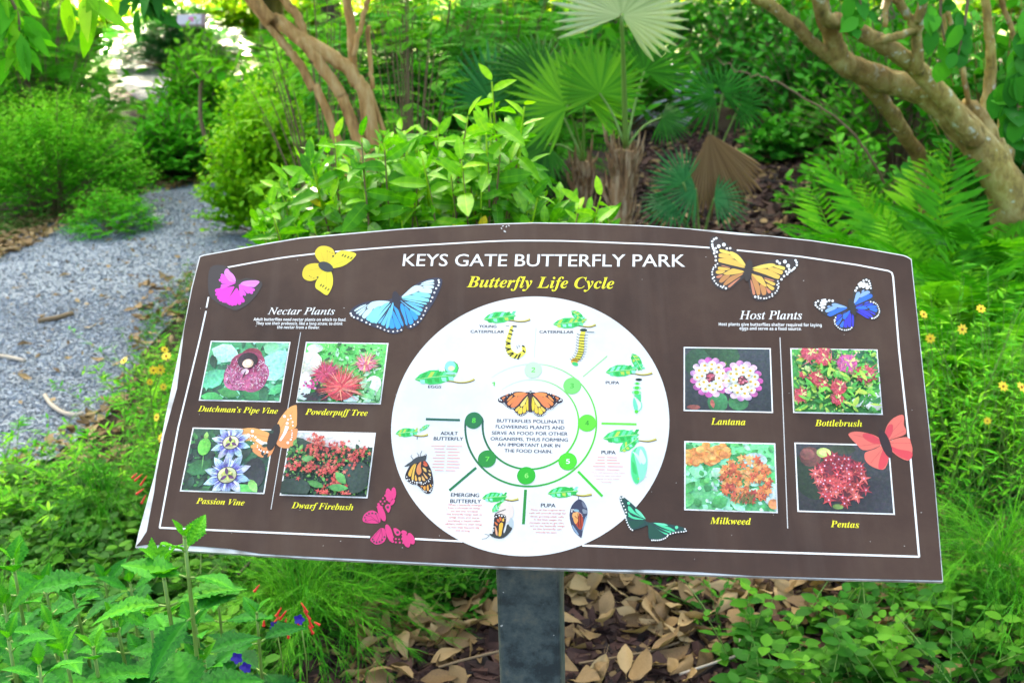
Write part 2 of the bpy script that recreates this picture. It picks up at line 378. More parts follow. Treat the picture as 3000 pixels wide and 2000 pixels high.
rs_ = ramp(t_, [(0, 0, 0), (.10, .10, .10)], [.5, .78]); t_.links.new(ns_.outputs[0], rs_.inputs[0]); ms_ = t_.nodes.new('ShaderNodeMixRGB'); t_.links.new(rs_.outputs[0], ms_.inputs[0]); t_.links.new(rp_.outputs[0], ms_.inputs[1]); ms_.inputs[2].default_value = (.16, .13, .11, 1); t_.links.new(ms_.outputs[0], b_.inputs['Base Color'])
b_.inputs['Specular IOR Level'].default_value = .2
mr_ = t_.nodes.new('ShaderNodeMapRange'); mr_.inputs[1].default_value = .35; mr_.inputs[2].default_value = .65; mr_.inputs[3].default_value = .3; mr_.inputs[4].default_value = .6; t_.links.new(nz_.outputs[0], mr_.inputs[0]); t_.links.new(mr_.outputs[0], b_.inputs['Roughness'])
bp_ = t_.nodes.new('ShaderNodeBump'); bp_.inputs['Strength'].default_value = .12; bp_.inputs['Distance'].default_value = .0006
t_.links.new(nf_.outputs[0], bp_.inputs['Height']); t_.links.new(bp_.outputs[0], b_.inputs['Normal'])
slab(OUT, -.0075, -.0006, 'backing_board', edge_m)
slab(VIN, -.0006, .0004, 'panel_face', vin_m)
# post
post_m, t_, b_, o_ = newmat('weathered_post')
tc_ = t_.nodes.new('ShaderNodeTexCoord'); n1_ = t_.nodes.new('ShaderNodeTexNoise'); n1_.inputs['Scale'].default_value = 15; n1_.inputs['Detail'].default_value = 9; n1_.inputs['Roughness'].default_value = .7
t_.links.new(tc_.outputs['Object'], n1_.inputs['Vector'])
rp_ = ramp(t_, [(0.0178, 0.0296, 0.0326), (0.0407, 0.0629, 0.0651), (0.0681, 0.0903, 0.0851), (0.1221, 0.1147, 0.0851)], [.41, .47, .53, .61]); t_.links.new(n1_.outputs[0], rp_.inputs[0])
n2_ = t_.nodes.new('ShaderNodeTexNoise'); n2_.inputs['Scale'].default_value = 170; n2_.inputs['Detail'].default_value = 2; t_.links.new(tc_.outputs['Object'], n2_.inputs['Vector'])
r2_ = ramp(t_, [(0, 0, 0), (0, 0, 0), (1, 1, 1)], [0, .735, .76]); t_.links.new(n2_.outputs[0], r2_.inputs[0])
mx_ = t_.nodes.new('ShaderNodeMixRGB'); t_.links.new(r2_.outputs[0], mx_.inputs[0]); t_.links.new(rp_.outputs[0], mx_.inputs[1]); mx_.inputs[2].default_value = (.45, .45, .42, 1)
t_.links.new(mx_.outputs[0], b_.inputs['Base Color']); b_.inputs['Roughness'].default_value = .55
bp_ = t_.nodes.new('ShaderNodeBump'); bp_.inputs['Strength'].default_value = .35; bp_.inputs['Distance'].default_value = .003; t_.links.new(n1_.outputs[0], bp_.inputs['Height']); t_.links.new(bp_.outputs[0], b_.inputs['Normal'])
hw = .0385; rr_ = .007; ring = []
for cx_, cy_, a0 in ((1, 1, 0), (-1, 1, 90), (-1, -1, 180), (1, -1, 270)):
    for q in range(4):
        a = math.radians(a0+q*30); ring.append((cx_*(hw-rr_)+rr_*math.cos(a), cy_*(hw-rr_)+rr_*math.sin(a)))
cy_, sy_ = math.cos(yaw), math.sin(yaw)
ring = [(x*cy_-y*sy_, x*sy_+y*cy_) for x, y in ring]
pv = [(x, y, -.1) for x, y in ring]
for x, y in ring:                  # cut to the slope of the panel
    p0 = SROOT+np.array([x, y, 0]); o_pl = PO-PZ*.0078
    pv.append((x, y, ((o_pl-p0)@PZ)/PZ[2]))
n = len(ring)
me = bpy.data.meshes.new('post'); me.from_pydata(pv, [], [list(range(n))[::-1], list(range(n, 2*n))]+[[i, (i+1) % n, n+(i+1) % n, n+i] for i in range(n)])
for p in me.polygons: p.use_smooth = False
me.materials.append(post_m); link('post', me, sign)

# --- crops of the photo used for measuring
c1 = K(540, 680, 2.94); c2 = K(400, 940, 2.5295); c3 = K(1140, 860, 2.8); c4 = K(1140, 1200, 2.8)
c5 = K(1940, 660, 2.45); c6 = K(1800, 1140, 2.4); c7 = K(380, 1380, 2.868); c8 = K(1100, 660, 2.45)
YEL = C(255, 246, 45, .68)
# border line and dividers
LW = .00155*SS
def bl(parts, sm=True, w_=1.0, c_=WHITE, nm='border_line'):
    p = np.vstack(parts); k = Ink(.00055); k.line(spline(p, 4) if sm else p, LW*w_, c_); k.build(nm)
bl([c1([(368, 306), (600, 263), (860, 220), (1125, 188)])])
bl([c1([(1300, 170), (1800, 130), (2352, 97)]), c8([(900, 114), (1150, 112), (1400, 115), (1800, 130)]), c5([(0, 140), (350, 163)])])
bl([c5([(535, 180), (1000, 227), (1400, 286), (1622, 328), (1648, 342), (1657, 372), (1700, 900), (1770, 1535)]), c6([(2142, 1178), (2137, 1176)]), c4([(2352, 1143), (1585, 1112)])], False)
bl([c4([(604, 1079), (212, 1058)])], False)
bl([c7([(2020, 552), (255, 474), (253, 470)]), c2([(310, 790)]), c1([(130, 941), (188, 680)])], False)
bl([c1([(192, 652), (210, 560)])], False); bl([c1([(232, 465), (238, 430)])], False, .9)
bl([c2([(1217, 85), (1122, 650), (997, 1395)])], False, .45, C(225, 225, 225), 'divider_line'); bl([c5([(845, 805)]), c6([(1180, 0), (1218, 978)])], False, .5, C(225, 222, 220), 'divider_line')
# bird specks and scuffs
k = Ink(.0005)
r0 = random.Random(5)
for q in range(46):
    x, y = r0.uniform(560, 2700), r0.uniform(700, 1640); k.ell(KP([(x, y)])[0], r0.uniform(.0003, .0009), r0.uniform(.0003, .0006), C(205, 200, 195), n=7)
for x, y in ((905, 25), (915, 8), (925, 45), (940, 12), (958, 5), (933, 48)): k.ell(c8([(x, y)])[0], r0.uniform(.0008, .002), .0008, C(220, 218, 215), r0.uniform(0, 3), 7)
k.build('droppings')

# titles and captions
k = Ink(.0006)
text(k, c8, 'KEYS GATE BUTTERFLY PARK', 's', (195, 293), (2222, 299), 86, WHITE, .013)
k.build('title_lettering')
k = Ink(.0006); text(k, c8, 'Butterfly Life Cycle', 'bi', (655, 445), (1712, 456), 78, YEL); k.build('subtitle_lettering')
k = Ink(.0006)
text(k, c1, 'Nectar Plants', 'it', (717, 710), (1293, 712), 60, WHITE, .012)
text(k, c1, 'Adult butterflies need nectar plants on which to feed.', 'bs', (596, 764), (1393, 768), 25, WHITE)
text(k, c1, 'They use their proboscis, like a long straw, to drink', 'bs', (618, 798), (1363, 802), 25, WHITE)
text(k, c1, 'the nectar from a flower.', 'bs', (798, 832), (1166, 835), 25, WHITE)
k.build('heading_lettering')
k = Ink(.0006)
text(k, c5, 'Host Plants', 'it', (555, 675), (1005, 676), 60, WHITE, .012)
text(k, c5, 'Host plants give butterflies shelter required for laying', 'bs', (406, 721), (1145, 728), 22, WHITE)
text(k, c5, 'eggs and serve as a food source.', 'bs', (555, 751), (1000, 755), 22, WHITE)
k.build('heading_lettering')
for kk, s, L, R_, h in ((c2, 'Dutchman’s Pipe Vine', (455, 670), (1045, 688), 42), (c2, 'Powderpuff Tree', (1250, 694), (1712, 703), 44), (c2, 'Passion Vine', (441, 1352), (798, 1366), 42), (c2, 'Dwarf Firebush', (1148, 1386), (1605, 1402), 45),
                        (c5, 'Lantana', (350, 1430), (598, 1434), 47), (c5, 'Bottlebrush', (1097, 1440), (1436, 1445), 45), (c6, 'Milkweed', (673, 945), (962, 952), 45), (c6, 'Pentas', (1520, 968), (1722, 974), 45)):
    k = Ink(.0006); text(k, kk, s, 'bi', L, R_, h, YEL); k.build('caption_lettering')

# ------------------------------------------------------------------ flower photographs printed on the panel
RECTS = [[(618.2, 998.1), (851.9, 1002), (821, 1179.2), (582.6, 1172.5)], [(896.1, 1002.1), (1138.5, 1004.4), (1115.9, 1184.3), (868.1, 1179.2)],
         [(564.9, 1251.1), (806.4, 1258.6), (774.4, 1448), (527.7, 1437.3)], [(850, 1262), (1101.3, 1266.9), (1076.8, 1459.9), (819.9, 1450)],
         [(2002.4, 1016.3), (2257.6, 1020), (2265.3, 1209.4), (2003.3, 1203.7)], [(2314.7, 1020.4), (2570.6, 1023.3), (2586.1, 1214.3), (2323.7, 1210.2)],
         [(2004.6, 1292.1), (2271.7, 1297.5), (2278.3, 1502.1), (2004.6, 1494.2)], [(2327.5, 1295.8), (2605, 1303), (2621.3, 1506.7), (2335.8, 1499.2)]]
class Pic:
    def __init__(s, i, seed):
        p = plane(RECTS[i]); x0 = (p[0, 0]+p[3, 0])/2; x1 = (p[1, 0]+p[2, 0])/2; y1 = (p[0, 1]+p[1, 1])/2; y0 = (p[2, 1]+p[3, 1])/2
        s.k = Ink(.0005, 5e-6); b = .0016
        fr = Ink(.0004); fr.poly([(x0, y0), (x1, y0), (x1, y1), (x0, y1)], WHITE); fr.build('photo_frame')
        s.x0, s.y1, s.w = x0+b, y1-b, x1-x0-2*b; s.h = (y1-y0-2*b)/s.w
        s.k.vary = .38; s.k.mat = photomat; s.k.lim = (x0+b, y0+b, x1-b, y1-b); s.r = random.Random(seed)
    def xy(s, x, y): return (s.x0+x*s.w, s.y1-y*s.w)
    def bg(s, c): s.k.poly([s.xy(-.1, -.1), s.xy(1.1, -.1), s.xy(1.1, 1), s.xy(-.1, 1)], c)
    def ell(s, x, y, rx, ry, c, a=0, n=12): s.k.ell(s.xy(x, y), rx*s.w, ry*s.w, c, -a, n)
    def leaf(s, x, y, l, w_, a, c):
        ca, sa = math.cos(a), math.sin(a); P = [(0, 0), (.25, .4), (.55, .5), (.8, .3), (1, 0), (.8, -.3), (.55, -.5), (.25, -.4)]
        s.k.poly([s.xy(x+l*px*ca-w_*py*sa, y+l*px*sa+w_*py*ca) for px, py in P], c)
    def ray(s, x, y, l0, l1, a, w_, c):
        ca, sa = math.cos(a), math.sin(a)
        s.k.poly([s.xy(x+l0*ca-w_*sa*.5, y+l0*sa+w_*ca*.5), s.xy(x+l1*ca, y+l1*sa), s.xy(x+l0*ca+w_*sa*.5, y+l0*sa-w_*ca*.5)], c)
    def star(s, x, y, r, c, n=5, a0=0, in_=.4):
        pts = []
        for q in range(2*n):
            rr = r if q % 2 == 0 else r*in_; a = a0+q*math.pi/n; pts.append(s.xy(x+rr*math.cos(a), y+rr*math.sin(a)))
        s.k.poly(pts, c)
    def mottle(s, n, cols, l=(.05, .12), box=(0, 0, 1, .8), ar=.5):
        for q in range(n):
            x, y = s.r.uniform(box[0], box[2]), s.r.uniform(box[1], box[3]); ll = s.r.uniform(*l); s.leaf(x, y, ll, ll*ar*s.r.uniform(.6, 1.2), s.r.uniform(0, 6.28), s.r.choice(cols))
            for _ in range(2): lq = ll*s.r.uniform(.25, .5); s.leaf(x+s.r.uniform(-l[1], l[1]), y+s.r.uniform(-l[1], l[1]), lq, lq*ar*1.1, s.r.uniform(0, 6.28), s.r.choice(cols))
    def done(s): return s.k.build('flower_photo')
# 1 pipe vine
p = Pic(0, 1); p.bg(C(40, 150, 90)); p.mottle(60, [C(30, 120, 80), C(70, 190, 120), C(150, 240, 200), C(20, 90, 60), C(110, 225, 170)], (.12, .3))
for x, y, l, w_, a, c in ((.02, .1, .4, .26, .3, C(190, 250, 230)), (.0, .62, .34, .25, -.75, C(90, 215, 160)), (.72, .2, .4, .42, .5, C(150, 240, 215)), (.66, .42, .42, .3, -.2, C(170, 245, 225)), (.04, .18, .2, .1, 1.2, C(20, 80, 60)), (.0, .74, .3, .14, .1, C(60, 190, 90)), (.2, .66, .3, .14, .2, C(50, 170, 80)), (.5, .68, .35, .2, .1, C(40, 150, 80)), (.75, .6, .25, .12, 1.2, C(20, 110, 70)), (.85, .7, .25, .12, -.6, C(60, 190, 120)), (.68, .05, .22, .2, .2, C(130, 230, 180))): p.leaf(x, y, l, w_, a, c)
MAG = C(208, 88, 150); PNK = C(250, 200, 225); MAR = C(140, 25, 60)
p.ell(.53, .44, .29, .22, MAG, n=24); p.ell(.42, .5, .17, .16, MAG, n=20); p.ell(.63, .5, .17, .18, MAG, n=20); p.ell(.55, .2, .14, .12, MAR, n=20); p.ell(.52, .28, .22, .15, C(165, 40, 95), n=20)
for q in range(330):
    a, rr = p.r.uniform(0, 6.28), p.r.uniform(.1, 1)**.5; x, y = .53+.28*rr*math.cos(a), .43+.22*rr*math.sin(a)
    p.ray(x, y, 0, p.r.uniform(.02, .06), p.r.uniform(0, 6.28), .012, p.r.choice([PNK, C(248, 205, 225), C(225, 120, 175), C(160, 30, 95)]))
p.ell(.52, .26, .13, .11, C(45, 8, 35), n=18); p.ell(.53, .3, .07, .06, C(250, 226, 190), n=16); p.ell(.53, .29, .045, .035, C(255, 244, 215)); p.ell(.51, .41, .05, .04, C(235, 190, 215)); p.leaf(.52, .4, .12, .025, 1.8, C(70, 10, 50)); p.done()
# 2 powderpuff
p = Pic(1, 2); p.bg(C(90, 215, 90)); p.mottle(150, [C(60, 190, 60), C(120, 240, 100), C(170, 255, 160), C(20, 110, 50), C(200, 255, 205)], (.04, .1))
for x, y, rx, ry in ((.08, .3, .16, .18), (.05, .6, .1, .2), (.9, .55, .1, .12), (.12, .08, .1, .06), (.65, .74, .1, .05)): p.ell(x, y, rx, ry, C(240, 255, 245))
p.mottle(16, [C(10, 60, 50), C(20, 90, 70), C(40, 20, 40)], (.1, .2), (.05, .66, .35, .8)); p.mottle(14, [C(30, 120, 90), C(120, 210, 130), C(190, 240, 200)], (.1, .2), (.7, .6, 1, .78))
for x, y, R_, cols, n_ in ((.3, .42, .23, [C(225, 50, 110), C(240, 90, 140), C(200, 30, 80)], 110), (.78, .28, .19, [C(245, 120, 165), C(250, 165, 190), C(235, 90, 120), C(255, 215, 140)], 110), (.52, .6, .33, [C(235, 55, 75), C(245, 90, 90), C(215, 30, 60), C(255, 150, 130)], 200)):
    p.ell(x, y, R_*.55, R_*.5, cols[0], n=18)
    for q in range(n_): p.ray(x+p.r.uniform(-.03, .03), y+p.r.uniform(-.02, .02), 0, R_*p.r.uniform(.5, 1), p.r.uniform(-3.5, .4) if p.r.random() < .8 else p.r.uniform(0, 6.28), .022, p.r.choice(cols))
for q in range(22): p.ell(.13+p.r.uniform(-.07, .1), .57+p.r.uniform(-.06, .06), .017, .016, p.r.choice([C(230, 60, 160), C(250, 130, 200), C(200, 30, 120)]), n=8)
p.done()
# 3 passion vine
p = Pic(2, 3); p.bg(C(18, 75, 50)); p.mottle(60, [C(15, 60, 45), C(30, 110, 55), C(20, 90, 60), C(60, 150, 60), C(10, 40, 40)], (.1, .25))
p.leaf(.02, .55, .3, .2, -.4, C(40, 130, 70)); p.ell(.18, .23, .08, .11, C(110, 215, 60), n=16); p.leaf(.18, .14, .1, .06, -1.6, C(150, 235, 90)); p.leaf(.19, .33, .2, .015, 1.5, C(120, 190, 90)); p.ell(.85, .55, .14, .2, C(15, 25, 40)); p.leaf(.6, .72, .35, .14, .2, C(90, 210, 90)); p.leaf(.8, .62, .2, .1, .9, C(150, 235, 120))
for x, y, R_ in ((.5, .17, .23), (.53, .58, .27)):
    for q in range(10): p.leaf(x, y, R_*1.1, R_*.42, q*.628+.2, C(215, 235, 250) if q % 2 else C(180, 215, 245))
    for q in range(64): p.ray(x, y, R_*.3, R_*p.r.uniform(.75, .92), q*.0982, .02, p.r.choice([C(90, 90, 200), C(120, 130, 225), C(235, 240, 255), C(70, 60, 160)]))
    p.ell(x, y, R_*.46, R_*.4, C(40, 40, 70), n=18); p.ell(x, y, R_*.42, R_*.36, C(228, 236, 170), n=18); p.ell(x, y, R_*.26, R_*.22, C(175, 205, 70), n=14)
    for a in (.4, 2.4, 4.4): p.leaf(x, y, R_*.38, R_*.16, a, C(95, 30, 110))
    for a in (1.2, 3.3, 5.6): p.leaf(x, y, R_*.3, R_*.1, a, C(225, 235, 110))
p.done()
# 4 dwarf firebush
p = Pic(3, 4); p.bg(C(22, 62, 45)); p.ell(.7, .0, .6, .19, C(248, 250, 248), n=24); p.ell(.25, -.05, .4, .13, C(238, 248, 240), n=24)
p.mottle(320, [C(20, 70, 45), C(40, 120, 50), C(80, 160, 60), C(15, 45, 40), C(120, 190, 80)], (.03, .09), (0, .17, 1, .78)); p.ell(.85, .55, .18, .2, C(20, 60, 55)); p.ell(.15, .7, .2, .12, C(18, 55, 45))
for x, y, s_ in ((.3, .2, .14), (.45, .3, .2), (.55, .45, .15), (.78, .36, .1), (.12, .42, .12), (.66, .62, .12), (.3, .45, .1), (.9, .25, .08), (.5, .76, .1), (.75, .74, .1), (.35, .12, .1), (.62, .22, .12)):
    for q in range(int(260*s_)): p.star(x+p.r.gauss(0, s_*.5), y+p.r.gauss(0, s_*.45), p.r.uniform(.015, .038), p.r.choice([C(225, 60, 55), C(240, 90, 70), C(200, 35, 45), C(245, 120, 95)]), p.r.choice([4, 5, 6]), p.r.uniform(0, 3), .35)
p.leaf(.3, .62, .22, .08, .3, C(60, 150, 60)); p.leaf(.55, .68, .25, .09, .05, C(70, 170, 70)); p.leaf(.62, .5, .2, .1, .8, C(90, 185, 75)); p.leaf(.2, .36, .14, .08, -.2, C(110, 190, 90)); p.done()
# 5 lantana
p = Pic(4, 5); p.bg(C(38, 52, 62)); p.ell(.4, .1, .25, .2, C(25, 95, 55)); p.ell(.15, .2, .16, .2, C(22, 90, 55)); p.ell(.38, .7, .12, .14, C(35, 140, 75)); p.ell(.62, .7, .12, .1, C(40, 135, 75)); p.leaf(.56, .6, .1, .06, .6, C(150, 220, 60)); p.leaf(.31, .66, .12, .05, 1.4, C(200, 90, 80)); p.ell(.1, .77, .08, .03, C(150, 70, 60)); p.ell(.46, .2, .03, .025, C(130, 180, 50))
for x, y in ((.3, .38), (.67, .42)):
    for q in range(15):
        a = q*.419; p.ell(x+.2*math.cos(a), y+.23*math.sin(a)*.98, .045, .04, p.r.choice([C(240, 165, 235), C(248, 200, 245), C(215, 90, 185)]))
    for rr, n_ in ((.155, 11), (.1, 8)):
        for q in range(n_):
            a = q*6.283/n_+rr*9; X, Y = x+rr*math.cos(a), y+rr*math.sin(a)*1.08
            p.ell(X, Y, .05, .047, C(255, 250, 245)); p.ell(X, Y, .019, .018, C(250, 215, 40)); p.ell(X, Y+.003, .007, .008, C(190, 120, 20), n=6)
    p.ell(x, y, .055, .055, C(120, 40, 60))
    for q in range(14): p.ell(x+p.r.gauss(0, .025), y+p.r.gauss(0, .025), .014, .012, p.r.choice([C(220, 70, 110), C(235, 130, 150), C(180, 40, 80)]), n=7)
p.done()
# 6 bottlebrush
p = Pic(5, 6); p.bg(C(60, 170, 60)); p.mottle(220, [C(50, 160, 60), C(110, 225, 60), C(190, 245, 70), C(20, 100, 60), C(25, 120, 70), C(150, 240, 110), C(235, 250, 150)], (.06, .15)); p.ell(.92, .68, .14, .12, C(240, 252, 245)); p.ell(.72, .7, .06, .06, C(235, 248, 240)); p.mottle(22, [C(40, 150, 60), C(80, 190, 60)], (.1, .17), (.6, .5, 1, .78), .3)
for x, y, R_, cols in ((.2, .06, .14, 0), (.36, .14, .13, 0), (.38, .0, .1, 0), (.64, .2, .17, 1), (.84, .34, .16, 0), (.27, .4, .12, 2), (.52, .52, .13, 2), (.07, .63, .12, 2), (.11, .37, .05, 2), (.5, .68, .1, 2), (.33, .5, .09, 2)):
    cs = [[C(240, 80, 95), C(245, 120, 130), C(235, 60, 110)], [C(235, 90, 165), C(245, 140, 180), C(215, 80, 190)], [C(205, 35, 60), C(230, 70, 90), C(240, 100, 110)]][cols]
    p.ell(x, y, R_*.7, R_*.7, cs[0], n=16)
    for q in range(75): p.ray(x+p.r.gauss(0, R_*.25), y+p.r.gauss(0, R_*.25), 0, R_*p.r.uniform(.5, .95), p.r.uniform(0, 6.28), .016, p.r.choice(cs))
    for q in range(5): p.leaf(x+R_*.2, y-R_*.15, R_*.5, R_*.14, p.r.uniform(0, 6.28), C(248, 240, 150))
p.mottle(34, [C(120, 225, 50), C(190, 235, 60), C(80, 200, 60)], (.08, .18), (.1, .2, .95, .75), .32); p.done()
# 7 milkweed
p = Pic(6, 7); p.bg(C(110, 225, 140)); p.mottle(80, [C(150, 245, 190), C(60, 190, 90), C(200, 252, 225), C(40, 160, 80), C(90, 215, 110)], (.1, .25), ar=.7); p.ell(.78, .2, .14, .09, C(215, 245, 245)); p.ell(.95, .6, .1, .14, C(200, 240, 240))
for q in range(60): p.ell(.3+p.r.gauss(0, .13), .14+p.r.gauss(0, .045), .05, .04, p.r.choice([C(250, 160, 50), C(245, 145, 50), C(252, 185, 90)]), n=9)
for q in range(30): p.ell(.09+p.r.gauss(0, .05), .22+p.r.gauss(0, .03), .045, .035, p.r.choice([C(245, 140, 45), C(250, 170, 70)]), n=9)
for q in range(170):
    a, rr = p.r.uniform(0, 6.28), p.r.uniform(0, 1)**.5; x, y = .68+.29*rr*math.cos(a), .44+.28*rr*math.sin(a)
    p.star(x, y, p.r.uniform(.03, .06), p.r.choice([C(250, 150, 55), C(240, 120, 45), C(255, 185, 100), C(220, 90, 45)] if y < .52 else [C(215, 85, 50), C(240, 120, 50), C(190, 60, 45), C(250, 160, 70)]), 5, p.r.uniform(0, 3), .4)
for q in range(10): p.leaf(.7+p.r.gauss(0, .06), .6, .14, .02, 1.57+p.r.uniform(-.6, .6), C(120, 110, 40))
p.ell(.97, .72, .06, .06, C(245, 150, 70)); p.done()
# 8 pentas
p = Pic(7, 8); p.bg(C(40, 42, 48)); p.ell(.2, .35, .25, .3, C(24, 70, 42), n=20); p.ell(.15, .15, .12, .12, C(110, 60, 50)); p.ell(.12, .12, .08, .07, C(140, 80, 70)); p.ell(.5, .05, .15, .06, C(50, 70, 45)); p.ell(.3, .1, .08, .06, C(215, 230, 110), n=16); p.ell(.3, .095, .05, .035, C(235, 245, 140)); p.ell(.85, .6, .2, .2, C(28, 32, 44)); p.ell(.42, .72, .06, .03, C(120, 160, 60)); p.ell(.47, .4, .29, .27, C(120, 14, 40), n=24)
for q in range(95):
    a, rr = p.r.uniform(0, 6.28), p.r.uniform(0, 1)**.5; x, y = .47+.29*rr*math.cos(a), .41+.29*rr*math.sin(a)
    c = p.r.choice([C(170, 25, 60), C(190, 30, 55)]) if y < .28 else p.r.choice([C(235, 75, 75), C(215, 45, 60), C(240, 105, 95), C(190, 30, 50)])
    p.star(x, y, p.r.uniform(.05, .085), c, 5, p.r.uniform(0, 3), .3); p.ell(x, y, .01, .01, C(250, 200, 225), n=6)
p.done()
# ------------------------------------------------------------------ butterflies printed on the panel
bA = K(600, 770, 10.456); bB = K(1010, 800, 7.84); bC = K(2060, 680, 7.467); bD = K(2370, 800, 8.713); bM = K(1440, 1130, 10.226); bAd = K(1150, 1240, 7.128)
bE = K(1290, 1420, 4.8); b5 = K(1700, 1220, 7.127); b34 = K(1740, 1020, 7.468); bCr = K(1040, 1420, 7.84); bY = K(1360, 900, 8.71); bCt = K(1600, 900, 8.71); bEg = K(1200, 1040, 7.127)
def cells(k, kk, lst, sm=True):
    for c, pts in lst: k.poly(kk(spline(pts, 3, True) if sm else pts), c)
def bodyline(k, kk, a, b, wd, c): k.line(kk(spline([a, ((a[0]+b[0])/2, (a[1]+b[1])/2), b], 4)), 0, c, wds=np.linspace(.6, .6, 9)*wd)
# pink
k = Ink(.0007); P1, P2, P3 = C(255, 150, 250), C(255, 95, 245), C(245, 65, 215)
k.poly(bA(spline([(180, 150), (700, 130), (1000, 520), (1300, 470), (1750, 600), (1650, 900), (1350, 1250), (1000, 1450), (750, 1400), (350, 1200), (120, 900)], 4, True)), (.034, .028, .030))
def fan(k, kk, root, tips, wd, col):
    for tx, ty in tips:
        d = np.array([tx-root[0], ty-root[1]]); L_ = np.linalg.norm(d); d = d/L_; n_ = np.array([-d[1], d[0]])
        r0_ = np.array(root); e = np.array([tx, ty])
        k.poly(kk([r0_-n_*wd*.15, r0_+n_*wd*.15, e-d*wd*.5+n_*wd*.5, e-d*wd*.1+n_*wd*.3, e, e-d*wd*.1-n_*wd*.3, e-d*wd*.5-n_*wd*.5]), col)
fan(k, bA, (900, 740), [(315, 870), (330, 990), (390, 1100), (450, 1170), (540, 1215), (600, 1225)], 120, P3)
fan(k, bA, (940, 620), [(500, 360), (480, 440), (435, 530), (510, 600), (495, 715), (480, 790)], 85, P2)
k.poly(bA(spline([(950, 580), (940, 480), (880, 370), (780, 280), (720, 200), (650, 200), (600, 300), (640, 420), (760, 560), (900, 600)], 3, True)), P1)
fan(k, bA, (980, 790), [(690, 1260), (750, 1300), (840, 1325), (940, 1315), (1080, 1295), (1200, 1220)], 120, P3)
fan(k, bA, (1060, 680), [(1250, 1015), (1370, 935), (1480, 940), (1140, 1050), (1540, 850)], 95, P2)
k.poly(bA(spline([(1090, 660), (1200, 580), (1400, 550), (1600, 550), (1680, 595), (1600, 690), (1520, 750), (1350, 740), (1200, 700)], 3, True)), P1)
for a, b in (((940, 590), (640, 310)), ((930, 600), (620, 400)), ((1100, 655), (1590, 610))): k.line(bA([a, b]), .0005, C(215, 110, 205))
k.build('butterfly_print')['label'] = 'pink butterfly printed at the upper left'
# yellow
k = Ink(.0007); Y1, Y2 = C(255, 238, 60), C(250, 222, 55)
k.poly(c1(spline([(1215, 290), (1150, 240), (1125, 180), (1160, 130), (1220, 122), (1275, 145), (1298, 190), (1270, 250)], 4, True)), Y2)
k.poly(c1(spline([(1225, 300), (1180, 275), (1100, 272), (1040, 300), (1017, 360), (1035, 405), (1090, 423), (1150, 400), (1200, 340)], 4, True)), Y2)
k.poly(c1(spline([(1240, 308), (1290, 210), (1340, 165), (1400, 163), (1470, 182), (1477, 205), (1430, 255), (1350, 300)], 4, True)), Y1)
k.poly(c1(spline([(1225, 312), (1260, 330), (1280, 390), (1278, 460), (1245, 530), (1220, 543), (1170, 510), (1132, 480), (1135, 430), (1180, 360)], 4, True)), Y1)
for pp in ([(1215, 285), (1180, 180)], [(1225, 285), (1240, 170)], [(1205, 310), (1080, 330)], [(1245, 305), (1430, 230)], [(1230, 320), (1220, 500)]): k.line(c1(pp), .0005, C(228, 200, 60))
k.dots(c1, [(1232, 167), (1255, 175), (1275, 184), (1080, 378), (1093, 390), (1117, 399)], 3.5, C(60, 60, 40)); k.dots(c1, [(1283, 210, 8), (1150, 392, 8)], 8, C(60, 62, 50))
for x, y, s_ in ((1366, 201, 1), (1387, 209, 1), (1413, 218, 1), (1440, 226, 1), (1178, 459, 1), (1198, 467, 1), (1219, 485, 1), (1242, 497, 1)): k.ell(c1([(x, y)])[0], .0022, .0008, C(95, 88, 40), 1.0)
k.ell(c1([(1220, 301)])[0], .0115, .0065, C(62, 66, 70), -.5); k.build('butterfly_print')['label'] = 'yellow butterfly printed across the border line'
